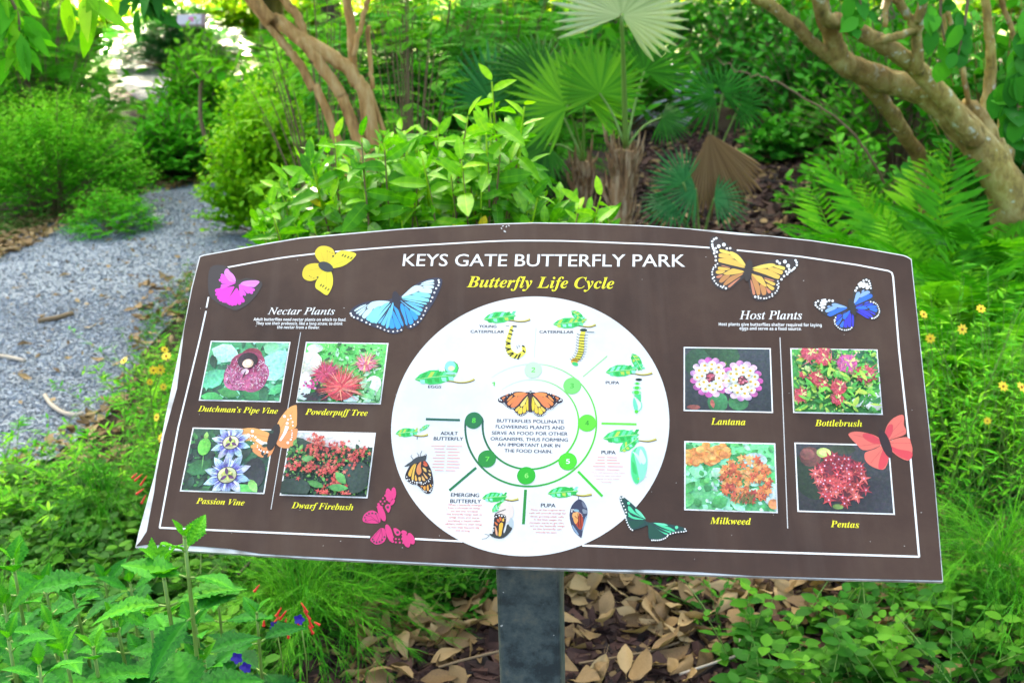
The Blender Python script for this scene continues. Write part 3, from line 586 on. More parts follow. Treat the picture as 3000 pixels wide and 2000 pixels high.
# pale blue
k = Ink(.0007); B0, B1, B2, B3, DK = C(225, 252, 255), C(150, 240, 255), C(115, 210, 255), C(60, 170, 250), C(52, 66, 110)
k.poly(bB(spline([(1180, 520), (1300, 520), (1600, 280), (1950, 130), (2220, 130), (2220, 300), (2080, 620), (1900, 900), (1700, 1180), (1480, 1290), (1370, 1180), (1330, 1330), (1120, 1400), (800, 1290), (500, 1180), (120, 970), (220, 780), (560, 650), (1000, 620)], 3, True)), C(58, 62, 84))
cells(k, bB, [(B0, [(1305, 560), (1420, 440), (1560, 320), (1670, 285), (1800, 330), (1690, 420), (1500, 500)]), (B0, [(1745, 255), (1880, 185), (2030, 160), (2045, 205), (1900, 235)]), (B0, [(1710, 290), (1850, 250), (2030, 228), (2050, 270), (1900, 280)]), (B0, [(1800, 305), (1880, 288), (2030, 295), (2030, 355), (1820, 335)]), (B0, [(1710, 430), (1810, 345), (1990, 370), (2000, 450), (1950, 470)]),
 (B1, [(1550, 500), (1700, 440), (1940, 485), (1968, 530), (1920, 570)]), (B1, [(1310, 575), (1520, 510), (1900, 590), (1935, 630), (1890, 665), (1500, 610)]), (B1, [(1315, 605), (1500, 620), (1860, 690), (1850, 725), (1600, 670)]), (B2, [(1420, 655), (1600, 685), (1800, 745), (1790, 780), (1600, 730)]), (B2, [(1370, 655), (1600, 740), (1780, 820), (1770, 880), (1700, 870)]), (B2, [(1280, 640), (1310, 650), (1500, 790), (1730, 910), (1720, 975), (1660, 960), (1500, 830)]),
 (B3, [(1280, 710), (1350, 740), (1400, 950), (1445, 1180), (1400, 1180), (1370, 1050), (1290, 850)]), (B3, [(1370, 760), (1480, 860), (1580, 1100), (1550, 1170), (1480, 1170), (1430, 1000)]), (B3, [(1490, 850), (1600, 900), (1685, 1010), (1650, 1075), (1590, 1070)]),
 (B0, [(1040, 660), (800, 640), (600, 680), (515, 810), (700, 820), (900, 730)]), (B0, [(500, 725), (380, 755), (232, 850), (250, 880), (400, 800)]), (B0, [(550, 720), (420, 800), (268, 910), (295, 940), (430, 840)]), (B0, [(500, 800), (400, 870), (322, 950), (360, 985), (440, 900)]), (B0, [(650, 830), (520, 835), (400, 980), (430, 1040), (490, 1030)]),
 (B1, [(820, 770), (670, 830), (500, 1040), (540, 1095), (600, 1080)]), (B1, [(1030, 680), (840, 765), (590, 1090), (640, 1145), (690, 1120), (880, 860)]), (B1, [(1065, 705), (900, 860), (690, 1120), (720, 1155), (760, 1130)]), (B2, [(1050, 770), (950, 930), (780, 1130), (820, 1150), (900, 1020)]), (B2, [(1050, 780), (960, 960), (840, 1160), (880, 1205), (930, 1190), (1010, 960)]), (B2, [(1090, 705), (1125, 720), (1090, 960), (1010, 1250), (945, 1240), (1000, 1000)]),
 (B3, [(1080, 1010), (1150, 1230), (1100, 1280), (1040, 1260), (1030, 1150)]), (B3, [(1110, 870), (1200, 1020), (1290, 1220), (1250, 1285), (1180, 1270), (1100, 1000)]), (B3, [(1130, 760), (1230, 850), (1290, 1020), (1355, 1190), (1310, 1210), (1190, 960)])])
k.dots(bB, [(2158, 170), (2170, 222), (2155, 287), (2103, 360), (2062, 455), (2014, 565), (1979, 651, 20), (1880, 808, 20), (1850, 876, 20), (1810, 972, 20), (1758, 1054, 20), (1683, 1133, 20), (1600, 1188, 20), (1518, 1234, 20), (141, 935), (163, 983), (215, 1020), (301, 1043), (395, 1088), (500, 1142), (583, 1184, 20), (758, 1234, 20), (826, 1266, 20), (917, 1312, 20), (1006, 1340, 20), (1116, 1350, 20), (1214, 1336, 20), (1304, 1314, 20)], 24)
k.ell(bB([(1190, 620)])[0], .005, .013, C(50, 48, 62), .3); k.build('butterfly_print')['label'] = 'pale blue butterfly with white dotted rim'
# orange monarch at the upper right
k = Ink(.0007); O1, O2, O3, O4 = C(255, 226, 105), C(252, 205, 95), C(215, 150, 90), C(225, 145, 110); DKM = C(70, 62, 62)
k.poly(bC(spline([(1000, 780), (800, 480), (560, 300), (320, 110), (160, 130), (150, 400), (300, 650), (170, 800), (170, 1050), (320, 1230), (560, 1260), (900, 1000), (980, 1050), (1090, 1450), (1350, 1500), (1640, 1330), (1680, 1080), (1900, 900), (2090, 700), (2060, 590), (1750, 580), (1400, 640)], 3, True)), DKM)
cells(k, bC, [(O1, [(945, 770), (880, 640), (770, 510), (650, 440), (575, 435), (600, 510), (750, 640)]), (O1, [(355, 410), (380, 378), (560, 430), (575, 490), (400, 455)]), (O2, [(340, 520), (370, 470), (580, 505), (670, 595), (380, 560)]), (O2, [(338, 630), (370, 580), (690, 612), (920, 785), (650, 735), (370, 665)]),
 (O4, [(395, 740), (440, 735), (590, 780), (560, 785)]), (O2, [(322, 800), (350, 765), (580, 800), (520, 840), (350, 835)]), (O2, [(275, 880), (320, 845), (480, 855), (430, 905), (310, 918)]), (O2, [(905, 875), (680, 805), (600, 820), (450, 910), (480, 935), (640, 935)]), (O4, [(290, 970), (430, 930), (380, 1000), (310, 1010)]), (O3, [(350, 1070), (450, 950), (590, 955), (440, 1095), (380, 1110)]), (O3, [(445, 1140), (610, 970), (880, 910), (700, 1040), (500, 1165)]), (O4, [(540, 1190), (650, 1100), (820, 995), (680, 1130), (580, 1215)]),
 (O1, [(1070, 800), (1250, 730), (1480, 690), (1580, 720), (1530, 765), (1300, 800)]), (O1, [(1550, 765), (1610, 730), (1770, 765), (1790, 805), (1750, 835)]), (O2, [(1410, 805), (1530, 780), (1730, 850), (1740, 895), (1680, 930)]), (O2, [(1075, 830), (1370, 808), (1650, 940), (1675, 985), (1620, 1030), (1350, 930)]), (O2, [(1040, 915), (1150, 945), (1280, 985), (1340, 1080), (1385, 1190), (1350, 1195), (1200, 1090)]), (O4, [(1330, 1000), (1540, 1055), (1530, 1075), (1400, 1040)]), (O2, [(1345, 1035), (1550, 1110), (1575, 1150), (1520, 1170), (1380, 1090)]), (O2, [(1390, 1135), (1540, 1210), (1550, 1255), (1500, 1275), (1410, 1200)]), (O4, [(1375, 1215), (1470, 1290), (1480, 1330), (1420, 1340)]),
 (O3, [(1240, 1150), (1360, 1215), (1378, 1350), (1330, 1385), (1285, 1360)]), (O3, [(1045, 945), (1210, 1120), (1250, 1350), (1210, 1380), (1170, 1360)]), (O4, [(1030, 1050), (1080, 1120), (1140, 1350), (1110, 1375), (1080, 1350)])])
k.dots(bC, [(287, 142), (237, 165), (199, 212), (200, 280), (205, 322), (219, 367), (243, 414), (241, 471), (273, 542), (276, 627), (273, 363), (298, 441), (519, 368), (590, 362), (340, 318, 42), (452, 284, 42), (313, 701, 17), (268, 731, 20), (273, 772, 18), (227, 787, 18), (214, 825, 20), (197, 880, 20), (200, 938, 20), (238, 995, 20), (208, 1023, 20), (245, 1074, 20), (283, 1131, 20), (319, 1164, 20), (382, 1193, 20), (446, 1193, 20), (420, 1220, 20), (496, 1237, 27),
 (2018, 627), (2042, 672), (2046, 731), (2000, 790), (1970, 822), (1928, 853), (1880, 819), (1877, 882), (1811, 873), (1840, 930), (1767, 973), (1711, 1042), (1619, 650, 32), (1672, 693, 30), (1786, 657, 43), (1857, 747, 43), (1631, 1085, 18), (1650, 1133, 19), (1616, 1164, 19), (1649, 1200, 19), (1636, 1238, 19), (1612, 1294, 19), (1574, 1341, 19), (1505, 1366, 19), (1512, 1408, 19), (1449, 1430, 19), (1382, 1455, 19), (1330, 1462, 19), (1258, 1452, 19), (1209, 1455, 19), (1205, 1418, 19), (1138, 1426, 27)], 27)
k.ell(bC([(985, 850)])[0], .005, .016, C(66, 58, 56), -.15); k.build('butterfly_print')['label'] = 'orange butterfly with white dotted rim'
# deep blue
k = Ink(.0007); D1, D2, D3, D4 = C(155, 195, 250), C(62, 125, 245), C(62, 88, 235), C(70, 70, 225); DKB = C(66, 62, 60)
k.poly(bD(spline([(1100, 850), (1130, 480), (1380, 150), (1560, 180), (1620, 400), (1640, 640), (1820, 900), (1800, 1080), (1600, 1200), (1200, 1020), (1160, 1350), (900, 1490), (650, 1350), (640, 1130), (450, 1100), (130, 850), (150, 720), (400, 660), (700, 740)], 3, True)), DKB)
cells(k, bD, [(D1, [(1145, 790), (1180, 600), (1220, 500), (1290, 490), (1300, 550), (1270, 650)]), (D1, [(1290, 635), (1330, 520), (1480, 455), (1550, 480), (1530, 530)]), (D1, [(1335, 490), (1370, 440), (1415, 435), (1390, 480)]), (D2, [(1160, 820), (1280, 660), (1480, 560), (1590, 545), (1620, 600), (1560, 650), (1350, 750)]),
 (D3, [(1400, 785), (1480, 730), (1540, 740), (1450, 785)]), (D3, [(1390, 830), (1560, 770), (1650, 795), (1560, 830), (1450, 850)]), (D2, [(1480, 865), (1620, 825), (1715, 840), (1720, 890), (1560, 905)]), (D2, [(1530, 925), (1730, 910), (1735, 970), (1700, 1000)]), (D2, [(1160, 895), (1380, 840), (1500, 910), (1400, 930), (1250, 920)]), (D4, [(1180, 860), (1360, 790), (1370, 810), (1280, 850)]), (D4, [(1470, 955), (1600, 990), (1690, 1040), (1660, 1070)]), (D4, [(1230, 945), (1430, 950), (1610, 1090), (1600, 1140), (1450, 1080)]), (D4, [(1200, 975), (1350, 1030), (1540, 1155), (1440, 1140)]),
 (D1, [(975, 885), (760, 800), (650, 775), (580, 800), (600, 840), (740, 885)]), (D1, [(715, 895), (590, 850), (420, 950), (430, 1000), (490, 1005)]), (D1, [(550, 850), (500, 835), (455, 865), (490, 880)]), (D2, [(980, 900), (730, 905), (480, 1040), (490, 1090), (560, 1105), (700, 1040)]), (D2, [(1065, 945), (960, 1010), (870, 1060), (880, 1180), (960, 1140)]), (D4, [(960, 970), (850, 1030), (900, 1010)]), (D3, [(820, 1050), (730, 1075), (705, 1120), (760, 1110)]), (D3, [(855, 1060), (700, 1150), (680, 1230), (780, 1160)]), (D2, [(860, 1120), (700, 1260), (710, 1330), (760, 1320)]), (D2, [(880, 1220), (785, 1340), (810, 1385), (870, 1380)]), (D4, [(910, 1200), (960, 1170), (975, 1370), (930, 1395), (890, 1370)]), (D4, [(970, 1150), (1060, 1020), (1080, 1340), (1040, 1385), (990, 1350)]), (D4, [(1090, 1030), (1135, 1020), (1140, 1330), (1100, 1355)])])
k.dots(bD, [(1390, 200, 28), (1464, 181, 28), (1528, 213, 28), (1552, 271, 25), (1565, 332, 25), (1576, 395, 25), (1222, 388, 32), (1186, 456, 33), (231, 722, 28), (171, 762, 28), (168, 826, 28), (213, 875, 26), (268, 917, 25), (328, 960, 25), (515, 710, 33), (602, 718, 34), (1571, 741), (1647, 758, 26), (1700, 784, 18), (1740, 819, 18), (1761, 864, 18), (1782, 918, 19), (1793, 970, 19), (1789, 1019, 19), (1767, 1073, 19), (1737, 1109, 20), (1700, 1137, 20), (1660, 1160, 19), (1606, 1163, 22), (678, 1143, 20), (653, 1209, 26), (651, 1258, 18), (664, 1307, 19), (700, 1350, 18), (741, 1393, 19), (787, 1429, 19), (837, 1452, 19), (905, 1465, 19), (957, 1463, 20), (1007, 1452, 20), (1051, 1438, 18), (1085, 1401, 22)], 21)
for a, b, wd in (((1270, 300), (1330, 255), 60), ((1300, 350), (1400, 275), 75), ((1380, 370), (1480, 295), 60), ((1480, 395), (1510, 360), 80), ((330, 705), (410, 690), 50), ((310, 770), (440, 740), 65), ((290, 835), (410, 810), 60), ((330, 895), (380, 890), 65)):
    k.line(bD([a, b]), wd/8.713/F_PX*SS, WHITE)
    k.dots(bD, [(*a, wd*.5), (*b, wd*.5)], 20)
k.ell(bD([(1100, 880)])[0], .004, .012, C(62, 58, 56), .2); k.build('butterfly_print')['label'] = 'deep blue butterfly with white wing tips'
# peach
k = Ink(.0007); A1, A2 = C(250, 180, 105), C(245, 160, 100)
k.poly(c2(spline([(1005, 850), (960, 820), (880, 795), (810, 795), (750, 815), (775, 850), (810, 900), (860, 945), (940, 930), (1010, 920)], 4, True)), A1)
k.poly(c2(spline([(1020, 880), (960, 925), (862, 945), (880, 985), (935, 1012), (990, 1000), (1020, 950), (1030, 900)], 4, True)), A2)
k.poly(c2(spline([(1020, 840), (1045, 760), (1080, 700), (1130, 645), (1178, 624), (1190, 640), (1190, 740), (1180, 790), (1100, 820), (1040, 870)], 4, True)), A1)
k.poly(c2(spline([(1030, 880), (1070, 840), (1185, 795), (1190, 850), (1170, 910), (1130, 942), (1080, 940), (1045, 920)], 4, True)), A2)
for pp in ([(1025, 860), (1160, 670)], [(1025, 870), (1170, 760)], [(1030, 880), (1160, 880)], [(1010, 870), (800, 820)], [(1010, 880), (850, 900)], [(1015, 890), (940, 990)]): k.line(c2(pp), .0004, C(218, 140, 85))
k.line(c2(spline([(890, 878), (940, 908), (1008, 918)], 4)), .0035, WHITE, wds=np.linspace(.0032, .0052, 9)); k.line(c2(spline([(1118, 780), (1100, 830), (1065, 888)], 4)), .004, WHITE, wds=np.linspace(.005, .0025, 9))
k.dots(c2, [(860, 818, 12), (830, 843), (861, 852), (883, 862, 8), (842, 865, 5), (850, 888, 5), (868, 908, 5), (897, 935, 5), (911, 953, 6), (924, 962, 6), (945, 970, 7), (971, 972, 8), (898, 922, 4), (1098, 708, 11), (1125, 732, 8), (1146, 723, 6), (1142, 703, 6), (1158, 750, 7), (1118, 760, 11), (1160, 776, 6), (1152, 812, 4), (1155, 830, 5), (1153, 845, 6), (1152, 862, 6), (1145, 880, 8), (1123, 903, 10)], 9)
k.ell(c2([(1017, 862)])[0], .0065, .018, C(55, 48, 48), -.15); k.ell(c2([(1008, 832)])[0], .004, .004, C(55, 48, 48)); k.build('butterfly_print')['label'] = 'peach butterfly printed over two flower photos'
# coral
k = Ink(.0007); R1, R2 = C(250, 125, 110), C(235, 80, 90)
k.poly(c6(spline([(1890, 370), (1840, 330), (1760, 305), (1690, 298), (1645, 315), (1665, 350), (1700, 385), (1740, 425), (1800, 425), (1880, 390)], 4, True)), R1)
k.poly(c6(spline([(1890, 375), (1830, 330), (1780, 310), (1745, 318), (1760, 350), (1830, 385)], 4, True)), R2)
k.poly(c6(spline([(1900, 385), (1830, 420), (1765, 445), (1760, 490), (1790, 530), (1850, 560), (1895, 562), (1920, 520), (1930, 450), (1915, 400)], 4, True)), R1)
k.poly(c6(spline([(1905, 400), (1870, 470), (1855, 550), (1885, 560), (1920, 510), (1925, 440)], 4, True)), R2)
k.poly(c6(spline([(1900, 365), (1900, 310), (1920, 250), (1960, 205), (2015, 180), (2035, 195), (2035, 250), (2050, 290), (2040, 320), (1970, 345)], 4, True)), R1)
k.poly(c6(spline([(1902, 362), (1905, 300), (1925, 255), (1955, 250), (1955, 300), (1930, 345)], 4, True)), R2)
k.poly(c6(spline([(1908, 378), (1990, 345), (2065, 340), (2085, 380), (2095, 430), (2080, 490), (2050, 500), (1990, 470), (1935, 420)], 4, True)), R1)
k.poly(c6(spline([(1912, 385), (1990, 420), (2085, 440), (2090, 480), (2060, 495), (1990, 465)], 4, True)), R2)
for pp in ([(1890, 370), (1680, 320)], [(1890, 378), (1720, 400)], [(1900, 400), (1800, 520)], [(1910, 350), (2020, 220)], [(1910, 365), (2040, 290)], [(1920, 380), (2085, 380)]): k.line(c6(pp), .0004, C(222, 90, 90))
k.ell(c6([(1905, 382)])[0], .0055, .018, C(60, 42, 45), .25); k.build('butterfly_print')['label'] = 'coral butterfly printed over a photo corner'
# crimson
k = Ink(.0007); M1 = C(235, 62, 135); DKP = C(72, 68, 74)
k.poly(bCr(spline([(220, 860), (185, 740), (260, 640), (380, 585), (490, 620), (570, 700), (590, 780), (540, 880)], 4, True)), M1)
k.poly(bCr(spline([(600, 990), (680, 1010), (710, 1120), (715, 1230), (640, 1330), (500, 1370), (400, 1320), (355, 1260), (420, 1170), (530, 1050)], 4, True)), M1)
for pp in ([(560, 870), (370, 720), (240, 700)], [(560, 870), (400, 790), (220, 850)], [(560, 870), (480, 660)], [(610, 1000), (560, 1180), (480, 1330)], [(610, 1000), (630, 1180), (600, 1320)], [(600, 1000), (400, 1230)]): k.line(bCr(pp), .0006, C(165, 40, 100))
k.dots(bCr, [(325, 660), (400, 650), (480, 660), (270, 695, 18), (230, 750, 18), (248, 805, 18), (410, 1250), (440, 1300), (500, 1325), (565, 1307), (628, 1262), (680, 1195)], 22, DKP)
k.dots(bCr, [(817, 168, 26), (705, 247, 30), (648, 306, 22), (742, 335, 26), (590, 384, 25), (685, 378, 23), (546, 444, 31), (636, 438, 22), (527, 506, 27), (615, 514, 30), (873, 1200, 27), (942, 1240, 25), (1018, 1248, 20), (1092, 1240, 27), (870, 1300, 32), (942, 1318, 25), (1032, 1324, 25), (1118, 1330, 30), (818, 1270, 26), (1100, 1160, 28), (1168, 1170, 24), (1257, 1307, 27), (800, 378, 27), (843, 320, 20)], 25, M1)
for x, y, a, b, an in ((890, 195, .012, .005, -1.45), (780, 240, .014, .006, -1.3), (865, 403, .007, .0035, 1.1), (615, 645, .018, .006, -1.1), (790, 1105, .018, .006, -1.15), (1292, 1235, .012, .006, -1.05), (1180, 1283, .014, .0065, -1.1), (1132, 1097, .006, .004, -.4)): k.ell(bCr([(x, y)])[0], a*.62, b*.62, M1, an)
k.poly(bCr(spline([(770, 640), (715, 560), (695, 490), (760, 438), (820, 480), (815, 570)], 4, True)), M1); k.poly(bCr(spline([(890, 1000), (960, 1000), (1050, 1080), (1030, 1155), (960, 1165), (905, 1090)], 4, True)), M1)
k.dots(bCr, [(758, 516, 31), (983, 1093, 34)], 30, DKP); k.build('butterfly_print')['label'] = 'crimson dotted butterfly printed at the lower left'
# ------------------------------------------------------------------ the white life cycle disc
DC = np.array([0.0180, -0.0750])*SS; DR = .1181*SS
def arc(c, r, a0, a1, n=40): a = np.radians(np.linspace(a0, a1, n)); return np.c_[c[0]+r*np.cos(a), c[1]+r*np.sin(a)]
k = Ink(.0005); k.poly(arc(DC, DR, 0, 358, 180), (.555, .56, .56)); disc = k.build('life_cycle_disc')
# the track: colour runs from pale to dark green
tc = c3([(1160, 1066)])[0]
ro = np.linalg.norm(c3([(1697, 1066)])[0]-c3([(622, 1070)])[0])/2; ri = np.linalg.norm(c3([(1553, 1066)])[0]-c3([(765, 1070)])[0])/2
STOPS = [(133, (235, 252, 235)), (90, (205, 245, 200)), (40, (125, 225, 105)), (0, (105, 225, 60)), (-45, (80, 210, 50)), (-90, (35, 165, 60)), (-135, (30, 125, 65)), (-182, (35, 95, 80))]
def tcol(a):
    for (a0, ca), (a1, cb) in zip(STOPS, STOPS[1:]):
        if a <= a0 and a >= a1: f = (a0-a)/(a0-a1); return C(*[x+(y-x)*f for x, y in zip(ca, cb)])
    return C(*STOPS[-1][1])
k = Ink(.0007); LWT = .0018
angs = np.linspace(131, -180, 140)
for r_ in (ro, ri):
    p_ = np.c_[tc[0]+r_*np.cos(np.radians(angs)), tc[1]+r_*np.sin(np.radians(angs))]; k.line(p_, 0, None, cols=[tcol(a) for a in angs], wds=np.interp(angs, [-180, -40, 90, 131], [.0024, .0022, .0013, .0009]))
rm = (ro+ri)/2; hc = np.array([tc[0]-rm, tc[1]]); k.line(arc(hc, (ro-ri)/2, 180, 0, 24), .0024, tcol(-180))
NUM = {2: (1182, 627), 3: (1500, 757), 4: (1624, 1061), 8: (694, 1041)}; NUM4 = {5: (1467, 424), 6: (1127, 541), 7: (805, 404)}
DCOL = {2: (205, 250, 205), 3: (130, 235, 120), 4: (105, 235, 65), 5: (80, 225, 50), 6: (40, 190, 45), 7: (35, 150, 60), 8: (30, 125, 75)}
TXC = {2: (100, 225, 90), 3: (70, 190, 70), 4: (45, 160, 45), 5: (255, 255, 255), 6: (150, 240, 120), 7: (110, 230, 80), 8: (90, 230, 70)}
cc = {}
for n_, kk, xy in [(n_, c3, v) for n_, v in NUM.items()]+[(n_, c4, v) for n_, v in NUM4.items()]: cc[n_] = (kk, xy, kk([xy])[0])
for n_ in range(3, 8):
    a = math.degrees(math.atan2(cc[n_][2][1]-tc[1], cc[n_][2][0]-tc[0])); k.line(arc(cc[n_][2], (ro-ri)/2*.98, a-180, a, 20), .0016, tcol(a))
k.build('life_cycle_track')
for n_, (kk, xy, c_) in cc.items():
    k = Ink(.0009)
    k.ell(c_, .0085*SS/1.41*1.0+.0105-.0085, .0108, C(*DCOL[n_]), 0, 28)
    text(k, kk, str(n_), 'bs', (xy[0]-15, xy[1]+19), (xy[0]+16, xy[1]+19), 38, C(*TXC[n_])); k.build('stage_number')
k = Ink(.0009); text(k, c3, '1', 'bs', (843, 757), (867, 757), 31, C(90, 235, 70)); k.build('stage_number')
for kk, a, b, wd, c_ in ((c3, (1205, 280), (1190, 525), .0009, (225, 248, 222)), (c3, (1790, 512), (1590, 683), .0013, (165, 240, 150)), (c3, (1742, 1065), (2030, 1072), .0028, (115, 235, 70)), (c4, (1550, 505), (1750, 710), .003, (70, 215, 55)), (c4, (1120, 655), (1102, 938), .0034, (35, 150, 60)), (c4, (715, 475), (495, 662), .0032, (30, 125, 75)), (c3, (302, 1030), (582, 1038), .003, (30, 105, 85))): k = Ink(.0007); k.line(kk([a, b]), wd, C(*c_)); k.build('divider_line')
NAVY = C(18, 30, 58, 1)
k = Ink(.0007)
for s, y0, x0, x1, y1 in (('BUTTERFLIES POLLINATE', 103, 884, 1433, 113), ('FLOWERING PLANTS AND', 152, 874, 1438, 162), ('SERVE AS FOOD FOR OTHER', 203, 841, 1464, 212), ('ORGANISMS, THUS FORMING', 251, 832, 1467, 262), ('AN IMPORTANT LINK IN', 299, 890, 1403, 308), ('THE FOOD CHAIN.', 348, 946, 1338, 357)): text(k, c4, s, 's', (x0, y0), (x1, y1), 27, NAVY, .02)
k.build('message_lettering')
for kk, s, L, R_, h in ((c3, 'YOUNG', (738, 280), (880, 282), 22), (c3, 'CATERPILLAR', (668, 323), (943, 325), 22), (c3, 'CATERPILLAR', (1233, 326), (1512, 328), 22), (c3, 'EGGS', (320, 775), (428, 777), 22), (c3, 'PUPA', (1777, 742), (1888, 744), 24), (c4, 'ADULT', (423, 206), (562, 208), 27), (c4, 'BUTTERFLY', (366, 250), (607, 253), 27), (c4, 'PUPA', (1742, 363), (1858, 365), 28), (c4, 'EMERGING', (507, 712), (738, 716), 30), (c4, 'BUTTERFLY', (502, 763), (753, 766), 30), (c4, 'PUPA', (1245, 797), (1364, 800), 30)): k = Ink(.0007); text(k, kk, s, 's', L, R_, h, C(10, 22, 44, 1), .035); k.build('stage_lettering')
k = Ink(.0007); FP = C(238, 118, 108, .66)
for s, y, x0, x1 in (('When a butterfly emerges', 785, 483, 765), ('from a chrysalis its wings', 810, 483, 748), ('are wet and wrinkled.', 837, 505, 730), ('The butterfly hangs with its', 862, 468, 765), ('wings down and starts', 888, 490, 740), ('pumping a liquid called', 915, 485, 748), ('HEMOLYMPH to their wings', 943, 458, 765), ('so that they become big', 969, 480, 740), ('and strong.', 995, 545, 665), ('#', 0, 0, 0), ('Many of the original larva', 826, 1163, 1443), ('cells will provide energy for', 852, 1150, 1452), ('those growing adult cells.', 880, 1158, 1437), ('In the final stages the', 906, 1188, 1418), ('chrysalis starts to get thin,', 932, 1150, 1437), ('not so the butterfly wings', 957, 1155, 1440), ('so the butterfly can', 982, 1180, 1415), ('actually be seen.', 1009, 1203, 1380)):
    if s == '#': k.build('paragraph_lettering'); k = Ink(.0007)
    else: text(k, c4, s, 's', (x0, y), (x1, y+4), 14, FP, .01)
k.build('paragraph_lettering'); k = Ink(.0007)
F2 = C(248, 175, 170, .66)
for y, x0, x1 in ((390, 1710, 1870), (412, 1708, 1870), (436, 1690, 1895), (464, 1672, 1920), (490, 1690, 1890)): k.line(c4([(x0, y), ((x0+x1)/2-20, y+1)]), .0011, F2); k.line(c4([((x0+x1)/2-5, y+1), (x1, y+3)]), .0011, F2)
for s, y, x0, x1 in (('They will become the head', 520, 1655, 1935), ('antennae, eyes and other', 545, 1675, 1910), ('parts of the adult', 572, 1700, 1890), ('butterfly.', 597, 1742, 1830)): text(k, c4, s, 's', (x0, y), (x1, y+3), 13, F2, 0)
k.build('paragraph_lettering'); k = Ink(.0007)
for y, x0, x1 in ((300, 345, 600), (322, 370, 560), (348, 375, 580), (374, 385, 565), (398, 358, 585), (425, 370, 570), (448, 358, 580), (474, 355, 578), (500, 375, 545)): k.line(c4([(x0, y-4), ((x0+x1)/2-14, y-2)]), .001, F2); k.line(c4([((x0+x1)/2+4, y-2), (x1, y)]), .001, F2)
k.build('paragraph_lettering')
# leaves and twigs above every stage
LEAF = [(0, .84), (.17, .44), (.36, .15), (.6, .0), (.78, .1), (1, .55), (.92, .7), (.76, .92), (.56, 1), (.33, .97), (.16, .88)]
G1, G2, G3, G4 = C(60, 215, 110), C(110, 240, 170), C(40, 190, 80), C(195, 225, 90)
def pleaf(k, kk, a, b, wd, flip=1, dark=0):
    a, b = np.array(a, float), np.array(b, float); d = b-a; n_ = np.array([-d[1], d[0]])/np.linalg.norm(d)*wd*flip
    f = lambda t, s_: a+d*t+n_*s_
    k.poly(kk([f(0, 0), f(.15, -.35), f(.38, -.55), (f(.6, -.5)), f(.85, -.25), f(1, 0), f(.85, .3), f(.6, .5), f(.35, .48), f(.14, .22)]), G1 if not dark else C(45, 200, 80))
    r_ = random.Random(int(a[0])); 
    for q in range(5): t = .14+q*.17; k.poly(kk([f(t, -.05), f(t+.1, -.42), f(t+.19, -.4), f(t+.1, -.04)]), r_.choice([G2, G2, G4, C(150, 245, 210), G3]))
    for q in range(5): t = .12+q*.17; k.poly(kk([f(t, .06), f(t+.02, .32), f(t+.12, .4), f(t+.12, .08)]), r_.choice([G2, G4, C(160, 245, 215), G3, G3]))
    k.line(kk([f(0, 0), f(.5, -.04), f(1, 0)]), .0006, C(200, 250, 170))
def twig(k, kk, pts):
    p_ = kk(spline(pts, 5)); n_ = len(p_); k.line(p_, 0, C(95, 70, 35), wds=np.linspace(.0012, .0032, n_)); k.line(p_+np.array([0, .0006]), 0, C(225, 215, 110), wds=np.linspace(.0003, .0022, n_))
k = Ink(.0007)
twig(k, bEg, [(690, 545), (860, 550), (1060, 580), (1230, 560), (1355, 510)]); pleaf(k, bEg, (105, 515), (980, 420), 290)
k.dots(bEg, [(600, 292, 22), (635, 325, 22), (680, 335, 20)], 20, C(225, 250, 235)); k.dots(bEg, [(880, 275, 148)], 148, C(20, 70, 50)); k.dots(bEg, [(880, 275, 138)], 138, C(70, 225, 110)); k.ell(bEg([(850, 240)])[0], .0068, .0075, C(150, 245, 225)); k.ell(bEg([(872, 280)])[0], .0042, .0034, C(240, 240, 190)); k.ell(bEg([(868, 382)])[0], .007, .0016, C(170, 245, 220)); k.build('egg_print')
k = Ink(.0007)      # young caterpillar
twig(k, bY, [(1080, 340), (1200, 345), (1400, 370), (1550, 360), (1685, 315)]); pleaf(k, bY, (490, 315), (1330, 215), 280)
body = spline([(1230, 480), (1190, 590), (1170, 690), (1140, 790), (1120, 930), (1130, 1060), (1180, 1160), (1270, 1230), (1380, 1240), (1470, 1190), (1530, 1120), (1510, 1000)], 5)
k.line(bY(body), 0, C(252, 240, 90), wds=np.interp(np.linspace(0, 1, len(body)), [0, .2, .6, .85, 1], [.0032, .005, .0078, .006, .004]))
for (x, y), a, l_ in zip([(1285, 490), (1215, 595), (1180, 690), (1150, 800), (1120, 910), (1125, 945), (1120, 1060), (1135, 1090), (1190, 1180), (1215, 1215), (1320, 1260), (1390, 1280), (1420, 1230), (1525, 1130), (1510, 1000)], [.1, .4, .3, .3, .3, -.2, .2, -.4, -.2, -.6, -.9, -1.2, -1.2, .9, .6], [110, 90, 100, 90, 110, 110, 130, 130, 140, 120, 130, 120, 90, 80, 70]):
    d = np.array([math.cos(a), math.sin(a)])*l_/2; k.line(bY([(x-d[0], y-d[1]), (x+d[0], y+d[1])]), .0019, C(25, 40, 25))
for a, b in (((1060, 475), (1150, 490)), ((1340, 990), (1370, 1060)), ((1390, 970), (1420, 1020)), ((1050, 870), (1100, 915)), ((1040, 1025), (1100, 1045)), ((1090, 1185), (1160, 1180))): k.line(bY([a, b]), .0007, C(90, 110, 110))
k.build('young_caterpillar_print')
k = Ink(.0007)      # caterpillar
twig(k, bCt, [(720, 470), (850, 478), (1000, 500), (1140, 500), (1265, 450)]); pleaf(k, bCt, (170, 445), (1000, 375), 260); pleaf(k, bCt, (635, 98), (1005, 380), 180)
body = spline([(950, 620), (920, 740), (905, 860), (900, 980), (890, 1100), (860, 1200), (810, 1300), (740, 1370)], 5)
